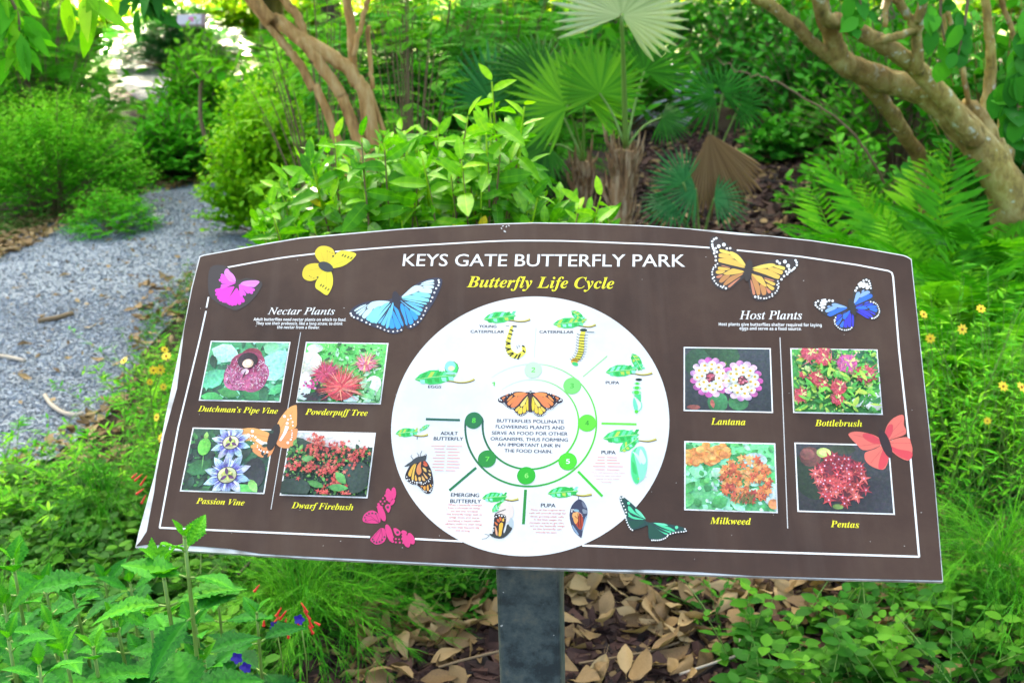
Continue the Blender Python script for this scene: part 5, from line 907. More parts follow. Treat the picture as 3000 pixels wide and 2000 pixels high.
# ------------------------------------------------------------------ trees
def tree(name, label, limbs, mat, crown=None, group=None, part='trunk', slim=1.0):
    """limbs: lists of (point, radius); the first is the trunk"""
    base = np.array(limbs[0][0][0]); base = np.array([base[0], base[1], 0.])
    o = empty(name, base, label, 'tree', group)
    for i, lb in enumerate(limbs):
        mb = MB(); pts = spline([p for p, r in lb], 5); rad = spline([(r, 0, 0) for p, r in lb], 5)[:, 0]
        pts = pts+rng.normal(0, .0025, pts.shape); rad = rad*rng.uniform(.97, 1.03, len(rad))*slim
        tube(mb, pts-base, rad, 16); nm = 'trunk' if i == 0 else 'branch'
        link(nm, mb.build(nm, mat), o)
    if crown: link('crown', crown.build('crown', crown.mat, origin=base), o)
    return o
def crown(blobs, n_, tm, size, mat, seed, tint=(.2, .8), zmin=0):
    r = np.random.default_rng(seed); mb = MB(); mb.mat = mat
    for c, rad in blobs:
        c = np.asarray(c, float); nc = max(4, int(n_/len(blobs)/14))
        d = norm(r.normal(0, 1, (nc, 3))); cc_ = c+d*np.asarray(rad)*(r.uniform(.25, 1, (nc, 1))**.5)
        N = nc*14; P = np.repeat(cc_, 14, 0)+r.normal(0, .5*np.mean(size)+.06*np.mean(rad), (N, 3)); D = norm(norm(P-c)*.6+r.normal(0, .7, (N, 3))+[0, 0, -.15])
        if zmin: P[:, 2] = np.where(P[:, 2] < zmin, zmin+np.abs(P[:, 2]-zmin)*.6, P[:, 2])
        mb.leaves(tm, P, frames(D, np.tile([0, 0, 1.], (N, 1))+r.normal(0, .4, (N, 3))), r.uniform(size[0], size[1], N), np.clip(np.repeat(r.uniform(tint[0], tint[1], nc), 14)+r.normal(0, .1, N), 0, 1))
    return mb
def L3(pts):                       # limb measured on the photo: (u, v, distance, width in px)
    return [(W(u, v, d), .5*wd*d/2616) for u, v, d, wd in pts]
def down(u, v, d, wd, lean=(0, 0)): p = W(u, v, d); return [(np.array([p[0]+lean[0], p[1]+lean[1], -.05]), .62*wd*d/2616)]
def upw(pt, r, dx, dy, h): return [(pt+np.array([dx, dy, h]), r)]
# right tree with mottled bark
d0 = 4.7
lt = []
lt.append(down(2360, 520, d0, 150, (.05, 0))+L3([(2325, 480, d0, 128), (2275, 375, d0, 108), (2205, 285, d0, 92), (2127, 217, d0, 78), (2020, 180, d0, 74), (1935, 142, d0-.05, 66), (1908, 70, d0-.1, 54), (1880, -20, d0-.15, 46)]))
lt[0] += upw(lt[0][-1][0], .03, -.25, -.3, .9)
A1 = L3([(1950, 158, d0, 40), (1880, 112, d0-.1, 36), (1830, 62, d0-.15, 34), (1760, 5, d0-.2, 32), (1700, -50, d0-.25, 28)]); lt.append(A1+upw(A1[-1][0], .015, -.5, -.2, .7))
A2 = L3([(2240, 325, d0-.06, 62), (2184, 244, d0-.1, 58), (2105, 157, d0-.12, 54), (2015, 94, d0-.16, 48), (1930, 50, d0-.2, 44), (1880, -10, d0-.3, 38)]); lt.append(A2+upw(A2[-1][0], .02, -.2, -.3, .8))
A3 = L3([(2110, 165, d0-.14, 40), (2104, 110, d0-.18, 32), (2112, 55, d0-.2, 28), (2130, -20, d0-.25, 26)]); lt.append(A3+upw(A3[-1][0], .012, .2, -.2, .8))
lt.append(L3([(2108, 72, d0-.2, 26), (2085, 35, d0-.2, 24), (2060, 0, d0-.22, 26), (2040, -40, d0-.22, 20)]))
lt.append(L3([(2100, 72, d0-.2, 22), (2050, 88, d0-.2, 24), (2010, 96, d0-.18, 22)]))
lt.append(L3([(1985, 190, d0+.05, 46), (2040, 250, d0+.15, 46), (2085, 320, d0+.25, 44), (2120, 400, d0+.35, 46)])+down(2150, 480, d0+.45, 40))
B_ = down(2400, 560, d0+.2, 90)+L3([(2310, 430, d0+.2, 84), (2280, 340, d0+.2, 80), (2240, 265, d0+.2, 64), (2215, 240, d0+.2, 40)]); lt.append(B_)
lt.append(L3([(2260, 320, d0+.25, 46), (2268, 230, d0+.3, 36), (2277, 150, d0+.3, 30), (2270, 60, d0+.3, 26), (2262, -30, d0+.3, 24)]))
lt.append(L3([(2300, 420, d0+.3, 60), (2310, 300, d0+.35, 52), (2335, 200, d0+.4, 46), (2360, 100, d0+.4, 40), (2380, -30, d0+.4, 34)]))
for pts in ([(2160, -20), (2185, 60), (2212, 165), (2225, 240)], [(2296, -20), (2320, 60), (2345, 120), (2375, 200)], [(2030, 60), (2036, 20), (2050, -20)], [(2190, 150), (2170, 80), (2160, -20)]): lt.append(L3([(u, v, d0+.1, 15) for u, v in pts]))
cr = crown([((2.3, 5.0, 3.2), (1.3, 1.0, .7)), ((1.2, 4.9, 3.2), (.7, .8, .5)), ((3.2, 5.4, 2.7), (.9, .9, .8))], 1300, LFb, (.07, .12), M_dark, 4)
rt = tree('garden_tree', 'mottled brown tree leaning left with forked limbs above the ferns', lt, M_barkr, cr, slim=.78)
# left tree with several orange stems
d1 = 4.9
ll = [down(900, 420, d1, 48)+L3([(848, 268, d1, 44), (815, 180, d1, 40), (770, 135, d1, 42), (700, 95, d1, 40), (640, 50, d1, 38), (580, -10, d1, 36)])]
ll[0] += upw(ll[0][-1][0], .02, -.5, .1, .9)
for pts, wd in (([(805, 275), (780, 215), (745, 160), (715, 120), (690, 92)], 34), ([(745, 245), (720, 205), (690, 150), (660, 110), (610, 50), (575, 5), (540, -30)], 24), ([(815, 200), (808, 120), (805, 60), (792, -30)], 26), ([(812, 130), (830, 60), (845, 0), (850, -30)], 15), ([(700, 92), (690, 50), (660, 10), (630, -30)], 26), ([(866, 255), (856, 200), (850, 150), (846, 60)], 13)):
    dd = d1+U(-.15, .15); q = L3([(u, v, dd, wd) for u, v in pts]); ll.append((down(pts[0][0]+150, 430, dd, wd) if pts[0][1] > 230 else [])+q)
cr = crown([((-1.0, 5.2, 2.5), (1.3, 1.0, .7)), ((.2, 5.4, 2.8), (1.0, 1.0, .7))], 1500, PIN, (.16, .24), M_mid, 6)
tree('garden_tree', 'multi stemmed tree with orange brown trunks behind the lime green shrub', ll, M_barkl, cr, slim=.8)
# tall trees ahead, out beyond the garden: their crowns keep the sun off it
cp = crown([((0, 0, 2.8), (2.9, 2.2, 1.5)), ((-.8, .3, 6.0), (2.8, 2.2, 2.2)), ((1.0, -.2, 5.6), (2.5, 2.2, 2.2)), ((.2, 0, 8.8), (2.5, 2.0, 2.0)), ((-1.6, 0, 3.4), (1.9, 1.8, 1.8)), ((1.8, 0, 3.3), (1.9, 1.8, 1.7))], 6600, leaf_t(.55, 2, .1, .15), (.30, .55), M_dark, 9, zmin=1.45)
xs = [-3.5, -.4, -16, -12.6, -9.4, -6.5, -2.3, 1.5, 4.9, 8.4, 12, 15.6]  # first two are added further back to stop sun leaking onto the ferns
spots = ['added behind a sun gap left of centre', 'added behind a sun gap near the middle', 'furthest left', 'behind the path on the far left', 'left of the far sign', 'beside the far sign', 'behind the orange stems', 'behind the palms', 'right of the palms', 'behind the mottled tree', 'beyond the ferns', 'furthest right']
pt = None
for i, x in enumerate(xs):
    b = np.array([x, (17.6 if i < 2 else 15.6+.8*math.sin(i*2.1)), 0])
    if pt is None:
        pt = tree('shade_tree', 'x', [[(b+[0, 0, -.1], .2), (b+[.1, 0, 1.5], .16), (b+[-.05, 0, 4], .13), (b+[.1, 0, 8], .07)], [(b+[.07, 0, 1.9], .07), (b+[.8, .1, 3.4], .05), (b+[1.6, .1, 5], .02)], [(b+[0, 0, 2.3], .06), (b+[-.9, .1, 3.6], .04), (b+[-1.7, 0, 5.2], .02)]], M_bark)
        cm = cp.build('crown', cp.mat); link('crown', cm, pt); t_o = pt
    else: t_o = dup(pt)
    t_o.location = b; t_o.rotation_euler = (0, 0, i*2.37); sc_ = 1+.1*math.sin(i*1.7); t_o.scale = (sc_, sc_, sc_)
    tag(t_o, 'tall shade tree %s' % spots[i], 'tree', 'tall trees behind the garden')
# ------------------------------------------------------------------ palms with fan leaves
FANS = [fan_t(26, 215, .5, 1, .15), fan_t(22, 190, .42, 2, .25), fan_t(30, 240, .55, 3, .1)]
def fan_leaf(parent, base, hub, facing, dirn, r_, mat, seed=0, tint=(.3, .8), pw=.006, tm=None, name='fan_leaf', stem=True):
    o3 = np.array(parent.location); mb = MB(); hub = np.asarray(hub); R_ = frames(np.array([dirn]), np.array([facing], float))
    tm = tm or FANS[seed % 3]; V, Fq = tm
    tt = np.clip(rng.normal(np.mean(tint), .12, len(Fq)//6), tint[0]-.2, tint[1]+.2)
    mb.add((R_[0]@V.T).T*r_+hub-o3, Fq.tolist(), np.repeat(tt, 6), 0)
    lf = link(name, mb.build(name, mat, smooth=False), parent)
    if stem:
        b = np.asarray(base); mid = (b+hub)/2+np.array([0, 0, .03]); ms = MB(); tube(ms, spline([b-o3, mid-o3, hub-o3], 4), np.linspace(pw*1.3, pw*.7, 9), 6); link('leaf_stalk', ms.build('leaf_stalk', M_stem), parent)
    return lf
def fibre_trunk(o, x0, pts, wd):
    mb = MB(); P = spline([p for p in pts], 5); o3 = np.array(o.location)
    tube(mb, P-o3, np.linspace(wd*1.05, wd*.8, len(P))*rng.uniform(.9, 1.1, len(P)), 12)
    for i in range(90):            # old leaf bases and fibre
        t = rng.uniform(0, 1); p = P[int(t*(len(P)-1))]-o3; a = rng.uniform(0, 6.28); q = np.array([math.cos(a), math.sin(a), 0]); l_ = rng.uniform(.06, .16)
        s_ = p+q*wd*.8; e = s_+q*rng.uniform(.01, .06)+np.array([0, 0, l_]); tube(mb, [s_, (s_+e)/2+q*.012, e], [.011, .008, .002], 4, .5, 0, False)
    link('trunk', mb.build('trunk', M_fibre, smooth=False), o)
dp = 5.3
pb = W(1430, 470, dp); pa = empty('fan_palm', (pb[0], pb[1], 0), 'fan palm with fibrous brown trunk and one huge pale fan overhead', 'palm')
fibre_trunk(pa, 0, [np.array([pb[0], pb[1], -.05]), W(1425, 500, dp), W(1430, 400, dp), W(1437, 345, dp)], .056)
top = W(1437, 340, dp)
fan_leaf(pa, top, W(1428, 36, dp-.25), (.1, -1, -.35), (.35, -.3, 1), .35, M_palmp, 0, (.4, .8), .011, fan_t(34, 262, .6, 7, .1))
fan_leaf(pa, top, W(1480, 165, dp+.2), (.2, -.8, .5), (.4, .1, .6), .26, M_palm, 1, (.1, .4))
fan_leaf(pa, top, W(1378, 215, dp+.1), (0, -.9, .4), (-.1, .2, 1), .26, M_palm, 2, (.4, .9))
fan_leaf(pa, top, W(1520, 270, dp+.1), (-.2, -.6, .8), (.8, -.2, -.3), .16, M_palm, 1, (.0, .3))
pb2 = W(1342, 470, dp+.35); p2_ = empty('fan_palm', (pb2[0], pb2[1], 0), 'smaller fan palm with lime green fans left of the fibrous trunk', 'palm')
fibre_trunk(p2_, 0, [np.array([pb2[0], pb2[1], -.05]), W(1338, 470, dp+.35), W(1340, 370, dp+.35)], .036)
top = W(1340, 372, dp+.35)
fan_leaf(p2_, top, W(1303, 244, dp+.1), (.15, -.95, .3), (-.72, -.1, .55), .30, M_palm, 0, (.6, 1.0))
fan_leaf(p2_, top, W(1342, 222, dp+.25), (0, -1, .3), (.4, .1, .75), .30, M_palm, 2, (.5, .95))
fan_leaf(p2_, top, W(1240, 175, dp+.5), (.2, -.8, .6), (-.6, .1, .5), .30, M_palm, 1, (.1, .4))
fan_leaf(p2_, top, W(1255, 330, dp+.3), (.1, -.7, .7), (-.8, -.1, -.3), .26, M_palm, 0, (.1, .4))
b3 = W(1150, 420, 5.9); p3_ = empty('fan_palm', (b3[0], b3[1], 0), 'grey green fan palm half hidden behind the lime green shrub', 'palm')
fibre_trunk(p3_, 0, [np.array([b3[0], b3[1], -.05]), W(1150, 440, 5.9), W(1150, 400, 5.9)], .03); top = W(1150, 402, 5.9)
for u, v, fc, dr, r_ in ((1130, 235, (.1, -1, .3), (-.1, 0, 1), .30), (1195, 260, (0, -1, .5), (.4, 0, .9), .26), (1160, 330, (0, -1, .5), (.2, -.1, -.8), .24)): fan_leaf(p3_, top, W(u, v, 5.8), fc, dr, r_, M_blue, 1, (.35, .8))
b4 = at_root(1625, 330, 7.3); p4_ = empty('palmetto', b4, 'dark spiky palmetto silhouetted against the pale path on the right', 'palm')
for u, v, fc, dr, r_, s_ in ((1642, 222, (.1, -1, .3), (-.75, 0, -.1), .30, 1), (1660, 215, (.1, -.9, .5), (.6, 0, .4), .25, 2), (1700, 240, (.1, -1, .3), (.8, 0, -.2), .22, 0)): fan_leaf(p4_, b4, W(u, v, 7.3), fc, dr, r_, M_dark, s_, (.1, .5), tm=fan_t(15, 185, .2, 5+s_, .2))
b5_ = at_root(1610, 520, 5.6); p5_ = empty('palmetto', b5_, 'low teal green palmetto under the brown dead fan', 'palm')
for u, v, fc, dr, r_, s_ in ((1598, 432, (.0, -.8, .6), (-.9, 0, -.12), .25, 0), (1570, 420, (0, -.8, .7), (-.3, 0, .5), .2, 2), (1640, 455, (0, -.8, .7), (.8, 0, -.1), .2, 1), (1545, 465, (0, -.7, .7), (-.6, -.3, -.3), .18, 1)): fan_leaf(p5_, b5_, W(u, v, 5.6), fc, dr, r_, M_blue, s_, (.3, .8), tm=fan_t(16, 165, .28, 15+s_, .25))
b6 = W(1628, 306, 5.75); p6_ = empty('dead_palm_frond', (b6[0], b6[1], 0), 'brown dead palm fan hanging folded above the mulch', 'palm frond')
fan_leaf(p6_, b6, b6, (.1, -.9, .3), (.28, -.1, -.95), .44, M_deadp, 1, (.2, .8), tm=fan_t(24, 88, .8, 11, .05), stem=False, name='fan')
ms = MB(); o3 = np.array(p6_.location); tube(ms, spline([np.array([.12, .5, .0]), np.array([.05, .25, .35]), b6-o3], 5), .008, 5); link('leaf_stalk', ms.build('leaf_stalk', M_twig), p6_)
# ------------------------------------------------------------------ ferns on the right
FT = [MB(), MB(), MB()]
FMESH = []
for i in range(4):
    mb = MB(); tm = fern_t(i+1, .45+.12*i); mb.leaves(tm, [(0, 0, 0)], [np.eye(3)], 1, .5)
    nf = len(tm[1]); mb.t = np.clip(.5+rng.normal(0, .12, nf), .1, .95).tolist(); FMESH.append(mb)
def fern(label, base, n_, L_, seed, tint=.0, toward=0.3):
    r = random.Random(seed); o = empty('fern', base, label, 'fern', 'bright green ferns right of the sign')
    ms = []
    for q in range(4):
        m_ = MB(); m_.v, m_.f, m_.m, m_.n = FMESH[q].v, FMESH[q].f, FMESH[q].m, FMESH[q].n; m_.t = [min(.98, max(.02, t+tint+.17*(q-1.5))) for t in FMESH[q].t]; ms.append(m_.build('frond', M_fern))
    for i in range(n_):
        a = i*2.4+r.uniform(-.3, .3); el = r.uniform(.6, 1.4); y = Vector((math.cos(a)*math.cos(el), math.sin(a)*math.cos(el), math.sin(el))); x = Vector((math.sin(a), -math.cos(a), 0)); z = x.cross(y)
        f = link('frond', ms[i % 4], o); s_ = L_*r.uniform(.7, 1.1)
        M4 = Matrix((x, y, z)).transposed().to_4x4(); M4 = M4 @ Matrix.Diagonal((s_, s_, s_, 1)); M4.translation = Vector((math.cos(a)*.04, math.sin(a)*.04, 0)); f.matrix_local = M4
    return o
for lab, u, v, d, n_, L_, ti in (('leftmost fern, its tips beside the mulch clearing', 1725, 660, 3.6, 18, .44, .12), ('fern second from the mulch clearing', 1790, 700, 3.3, 18, .46, .16), ('fern at the left end of the bank, just above the sign edge', 1850, 600, 3.9, 22, 0.48, .12), ('bright fern with tall fronds below the leaning trunk', 1990, 580, 4.2, 24, 0.58, .14), ('fern with the tallest upright frond before the trunk', 2130, 520, 4.4, 22, 0.74, .12), ('feathery darker fern at the right edge under the trunk', 2330, 560, 4.2, 22, 0.60, -.25),
                                 ('fern crowding the top right corner of the panel', 2060, 640, 3.4, 24, 0.50, .2), ('broad fern spreading behind the yellow daisies', 2210, 680, 3.5, 27, 0.57, .16), ('lime fern at the right edge above the daisies', 2370, 640, 3.4, 24, 0.53, .2), ('low shaded fern beside the panel edge, between daisies and trunk', 2180, 800, 3.9, 20, 0.53, -.02), ('small fern poking over the panel top left of the others', 1740, 640, 3.7, 18, 0.40, .12), ('shaded fern low at the right edge behind the daisies', 2400, 900, 3.7, 20, 0.53, .0), ('fern filling the bank behind the panel corner fern', 2110, 700, 3.9, 24, 0.53, .05), ('fern between the lime fern and the dark feathery one', 2290, 600, 3.8, 24, 0.57, .02)):
    b = at_root(u, v, d); fern(lab, b, n_, L_, int(u+v), ti)
# ------------------------------------------------------------------ shrubs, near to far
def sh(name, label, u, v, d, w_, h, n_, lpt, ls, tm, mat, seed, **kw): return shrub(name, label, 'shrub', at_root(u, v, d), w_, h, n_, lpt, ls, tm, mat, seed=seed, **kw)
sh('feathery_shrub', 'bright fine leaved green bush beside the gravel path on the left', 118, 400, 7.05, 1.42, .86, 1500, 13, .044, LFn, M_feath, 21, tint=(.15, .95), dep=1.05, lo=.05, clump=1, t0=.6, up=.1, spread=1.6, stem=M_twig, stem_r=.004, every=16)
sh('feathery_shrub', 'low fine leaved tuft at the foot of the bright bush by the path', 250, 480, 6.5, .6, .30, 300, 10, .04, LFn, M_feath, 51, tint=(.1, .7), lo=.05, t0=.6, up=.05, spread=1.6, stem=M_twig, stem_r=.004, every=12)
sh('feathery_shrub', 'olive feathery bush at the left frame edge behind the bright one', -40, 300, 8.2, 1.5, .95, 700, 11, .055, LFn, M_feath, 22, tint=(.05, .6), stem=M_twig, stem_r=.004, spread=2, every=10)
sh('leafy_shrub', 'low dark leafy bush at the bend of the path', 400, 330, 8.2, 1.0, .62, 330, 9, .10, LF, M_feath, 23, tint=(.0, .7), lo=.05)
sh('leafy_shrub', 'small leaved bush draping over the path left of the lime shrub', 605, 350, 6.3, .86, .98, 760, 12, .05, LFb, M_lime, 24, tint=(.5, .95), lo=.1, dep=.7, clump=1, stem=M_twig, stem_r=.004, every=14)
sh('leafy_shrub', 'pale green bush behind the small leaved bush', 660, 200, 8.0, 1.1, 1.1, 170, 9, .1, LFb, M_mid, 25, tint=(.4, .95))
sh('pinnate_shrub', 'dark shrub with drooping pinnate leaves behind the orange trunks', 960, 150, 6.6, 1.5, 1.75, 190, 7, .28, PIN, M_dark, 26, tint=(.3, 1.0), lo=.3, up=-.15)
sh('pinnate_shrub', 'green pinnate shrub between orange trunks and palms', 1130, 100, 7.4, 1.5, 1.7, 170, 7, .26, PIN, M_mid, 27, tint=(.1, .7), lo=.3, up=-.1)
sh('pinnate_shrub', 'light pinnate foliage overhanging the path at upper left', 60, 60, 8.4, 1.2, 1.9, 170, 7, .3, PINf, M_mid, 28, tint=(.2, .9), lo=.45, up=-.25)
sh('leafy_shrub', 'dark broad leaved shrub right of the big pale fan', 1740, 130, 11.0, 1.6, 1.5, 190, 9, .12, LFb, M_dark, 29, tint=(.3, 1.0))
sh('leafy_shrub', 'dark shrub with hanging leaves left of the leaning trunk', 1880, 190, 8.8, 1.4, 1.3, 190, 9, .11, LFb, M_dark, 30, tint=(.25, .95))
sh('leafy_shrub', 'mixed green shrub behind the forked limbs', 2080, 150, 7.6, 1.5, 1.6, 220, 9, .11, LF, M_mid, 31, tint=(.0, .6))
sh('leafy_shrub', 'glossy dark shrub with rounded leaves at the right edge', 2330, 160, 5.4, 1.0, 1.6, 190, 9, .11, LFr, M_dark, 32, tint=(.2, .9), stem=M_barkr, stem_r=.009)
sh('leafy_shrub', 'low glossy plant on the mulch right of the dark palmetto', 1790, 400, 8.2, .7, .4, 70, 8, .09, LFr, M_dark, 33, tint=(.4, 1.0))
sh('leafy_shrub', 'low pale leaved plant under the leaning trunk', 1960, 400, 6.3, .9, .55, 90, 8, .1, LF, M_mid, 34, tint=(.1, .6))
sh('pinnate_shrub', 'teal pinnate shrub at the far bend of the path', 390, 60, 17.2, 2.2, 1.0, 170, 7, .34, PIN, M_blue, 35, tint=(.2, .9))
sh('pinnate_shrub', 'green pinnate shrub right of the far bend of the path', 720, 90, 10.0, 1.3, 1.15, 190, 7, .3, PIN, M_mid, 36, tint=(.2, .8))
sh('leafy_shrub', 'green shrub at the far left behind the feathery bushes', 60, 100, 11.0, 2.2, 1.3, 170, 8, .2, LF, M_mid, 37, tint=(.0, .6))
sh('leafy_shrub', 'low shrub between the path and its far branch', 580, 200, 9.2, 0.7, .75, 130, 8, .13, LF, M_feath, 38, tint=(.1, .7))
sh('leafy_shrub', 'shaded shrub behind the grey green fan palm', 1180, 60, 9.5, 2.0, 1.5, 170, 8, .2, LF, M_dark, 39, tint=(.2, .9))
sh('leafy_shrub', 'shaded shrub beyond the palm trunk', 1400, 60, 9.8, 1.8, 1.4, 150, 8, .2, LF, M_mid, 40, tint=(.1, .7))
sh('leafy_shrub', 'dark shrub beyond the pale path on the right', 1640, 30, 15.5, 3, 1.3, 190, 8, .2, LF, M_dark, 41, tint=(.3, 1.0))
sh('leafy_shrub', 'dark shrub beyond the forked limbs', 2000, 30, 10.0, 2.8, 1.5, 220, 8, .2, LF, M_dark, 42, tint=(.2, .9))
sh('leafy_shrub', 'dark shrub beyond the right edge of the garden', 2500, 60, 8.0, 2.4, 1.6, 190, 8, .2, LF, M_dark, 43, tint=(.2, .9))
# sunlit shrubs on the far lawn: one mesh, copies
y0_ = sh('sunlit_shrub', 'x', 560, 20, 17.5, 2.6, 1.2, 170, 8, .26, LF, M_yel, 44, tint=(.1, .9), lo=.05)
far = [(430, 17.2, 'left of the far sign'), (560, 17.8, 'right of the far sign'), (250, 18.5, 'beyond the end of the path'), (700, 18, 'behind the orange trunks'), (900, 19, 'in the gap right of the orange trunks'), (1080, 18, 'left of the far palms'), (1240, 17.5, 'above the lime fans'), (1420, 18.5, 'behind the big pale fan'), (1600, 18, 'right of the big pale fan'), (1800, 19, 'behind the leaning limbs'), (2050, 18.5, 'behind the forked limbs'), (2300, 19, 'at the far right'), (60, 18, 'at the far left')]
for i, (u, d, s_) in enumerate(far):
    o = y0_ if i == 0 else dup(y0_); b = at_root(u, 10, d); b[1] += 2.2; b[0] *= 1.12; o.location = b; o.rotation_euler = (0, 0, i*1.3); q = 1+.2*math.sin(i*2.2); o.scale = (q, q, q)
    tag(o, 'yellow green sunlit shrub on the far lawn %s' % s_, 'shrub', 'sunlit shrubs on the far lawn')
hd = MB(); hr = np.random.default_rng(50); N = 9000
P = np.c_[hr.uniform(-30, 30, N), hr.uniform(30, 34, N), hr.uniform(0, 4.5, N)]; D = norm(hr.normal(0, 1, (N, 3)))
hd.leaves(leaf_t(.55, 2, .1, .1), P, frames(D, hr.normal(0, 1, (N, 3))), hr.uniform(.3, .6, N), np.clip(hr.normal(.5, .2, N), 0, 1))
tag(link('far_hedge', hd.build('far_hedge', M_yel)), 'long sunlit hedge closing the view beyond the lawn', 'hedge')

sh('leafy_shrub', 'bright green bush hiding the post of the far sign', 455, 200, 10.2, 1.2, .86, 300, 9, .11, LF, M_feath, 52, tint=(.2, .9), lo=.1)
sh('pinnate_shrub', 'light green sprays growing up among the orange trunks', 720, 60, 5.6, .9, 1.5, 40, 5, .16, PIN, M_mid, 53, tint=(.4, 1.0), lo=.88, up=.0, t0=.84)
sh('pinnate_shrub', 'green sprays right of the orange trunks, before the pinnate shrub', 915, 60, 5.5, .7, 1.45, 36, 5, .15, PIN, M_mid, 54, tint=(.2, .8), lo=.85, up=.0, t0=.8)

sh('leafy_shrub', 'small upright bush right under the far sign', 465, 150, 11.0, .7, 1.0, 200, 9, .11, LF, M_mid, 55, tint=(.3, .95), lo=.1)

sh('leafy_shrub', 'broad green shrub in the gap behind the panel, right of the lime shrub', 1480, 900, 3.9, .8, .42, 130, 9, .09, LF, M_mid, 60, tint=(.1, .8))
sh('leafy_shrub', 'low dark shrub behind the right half of the panel', 1800, 900, 3.3, .9, .40, 130, 9, .09, LFb, M_dark, 61, tint=(.2, .9))
for i, (x, y, src) in enumerate(((-4.2, 8.6, 37), (-5.6, 7.0, 37), (-6.8, 9.0, 40), (-4.9, 11.5, 40), (4.6, 6.2, 43), (5.2, 4.4, 43))):
    o = shrub('leafy_shrub', ('large shrub beyond the left frame edge near the path', 'large shrub further out past the left frame edge', 'large shrub far out on the left', 'large shrub behind the olive bush on the left', 'large shrub past the right frame edge behind the tree', 'large shrub past the right frame edge beside the ferns')[i], 'shrub', (x, y, 0), 2.0, 1.5, 150, 9, .15, LF, (M_mid, M_feath, M_mid, M_dark, M_dark, M_mid)[i], seed=70+i, tint=(.1, .9))
# ------------------------------------------------------------------ the lime green shrub right behind the sign
def lime_shrub():
    r = np.random.default_rng(70); base = at_root(990, 800, 2.8)
    top = np.array([(590, 440), (650, 380), (700, 350), (760, 305), (830, 285), (890, 262), (950, 270), (1010, 262), (1080, 245), (1128, 190), (1150, 235), (1195, 245), (1215, 290), (1235, 330), (1255, 400), (1300, 430), (1370, 450), (1440, 488)], float)
    fo, st = MB(), MB(); shoots = []
    special = [(1130, 188, 2.55, .9), (1205, 245, 2.6, .95), (1075, 268, 2.6, .8), (770, 318, 2.6, .85), (1060, 370, 2.5, .7), (1380, 452, 2.45, .9), (1330, 470, 2.5, .6), (700, 372, 2.75, .6), (640, 420, 2.8, .55)]
    for s_ in special: shoots.append(s_)
    while len(shoots) < 215:
        u = r.uniform(590, 1440); tv = np.interp(u, top[:, 0], top[:, 1]); v = tv+22+(590-tv)*r.uniform(0, 1)**1.15
        if u > 1240 and r.uniform() < .68: continue
        shoots.append((u, v, r.uniform(2.5, 3.15), r.uniform(0, .75)))
    for u, v, d, young in shoots:
        T = W(u, v, d)-base; B = np.array([T[0]*.25+r.normal(0, .03), T[1]*.2+r.normal(0, .03), 0]); Mi = np.array([T[0]*.75, T[1]*.8, T[2]*.55])+r.normal(0, .03, 3)
        lean = np.array([r.normal(0, .42), r.normal(-.2, .3), 1]); lean /= np.linalg.norm(lean); Mi = .5*Mi+.5*(T-lean*.28)
        P = np.array([(1-t)**2*B+2*t*(1-t)*Mi+t*t*T for t in np.linspace(0, 1, 10)]); tube(st, P, np.linspace(.0045, .0015, 10), 5, .5, 0, False)
        Pl = P[-5:]; tg = norm(P[-1]-P[-3]); n_ = int(r.integers(9, 14)); seglen = np.linalg.norm(np.diff(Pl, axis=0), axis=1).sum(); span = min(.20, seglen)
        ph0 = r.uniform(0, 6.28)
        tube(fo, [P[-1]-tg*.12, P[-1]], [.0028, .0018], 5, .9)
        for k_ in range(n_):
            f = k_/(n_-1); pos = T-tg*span*(1-f)+tg*.004
            a = ph0+k_*2.4; side = np.cross(tg, [math.cos(a), math.sin(a), .1]); side = norm(side)
            el = .05+.8*f**2; D = norm(side*math.cos(el)+tg*math.sin(el)+np.array([0, 0, -.3*(1-f)])+r.normal(0, .18, 3)); s_ = (.096 if f < .75 else .074)*r.uniform(.75, 1.12)*(1-.25*f**3)
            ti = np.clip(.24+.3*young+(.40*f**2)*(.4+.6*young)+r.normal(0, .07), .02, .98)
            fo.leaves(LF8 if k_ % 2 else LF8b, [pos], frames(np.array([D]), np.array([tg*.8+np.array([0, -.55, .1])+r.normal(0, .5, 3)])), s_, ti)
    # inner, older foliage down to the ground
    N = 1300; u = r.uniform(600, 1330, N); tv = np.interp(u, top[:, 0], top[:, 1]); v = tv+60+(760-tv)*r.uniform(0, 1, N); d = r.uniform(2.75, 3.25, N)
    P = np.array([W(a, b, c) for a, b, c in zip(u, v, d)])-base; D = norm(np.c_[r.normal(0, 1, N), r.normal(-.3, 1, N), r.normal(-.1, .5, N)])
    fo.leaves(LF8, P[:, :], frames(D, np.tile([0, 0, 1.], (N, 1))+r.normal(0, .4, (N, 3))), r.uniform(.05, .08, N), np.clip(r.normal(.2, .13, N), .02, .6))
    o = empty('leafy_shrub', base, 'lime green shrub with large pointed leaves close behind the sign', 'shrub')
    link('foliage', fo.build('foliage', M_lime), o); link('stems', st.build('stems', M_twig), o)
    for u, v, d, a in ((1040, 545, 2.45, .4), (1115, 525, 2.44, -.3), (880, 690, 2.5, .2), (700, 470, 2.6, 1.2), (1215, 540, 2.45, .6)):   # a few yellowing leaves
        mb = MB(); p = W(u, v-30, d); mb.leaves(LF8, [p-base], frames(np.array([[math.sin(a), -.3, -.8]]), np.array([[0, -1, .4]])), .055, .5); link('yellow_leaf', mb.build('yellow_leaf', M_yleaf), o)['label'] = 'yellowing leaf of the lime shrub'
M_yleaf = leafmat('yellowing_leaf', [(.45, .30, .01), (.42, .36, .015), (.30, .36, .02)], None, .4, .3)
lime_shrub()
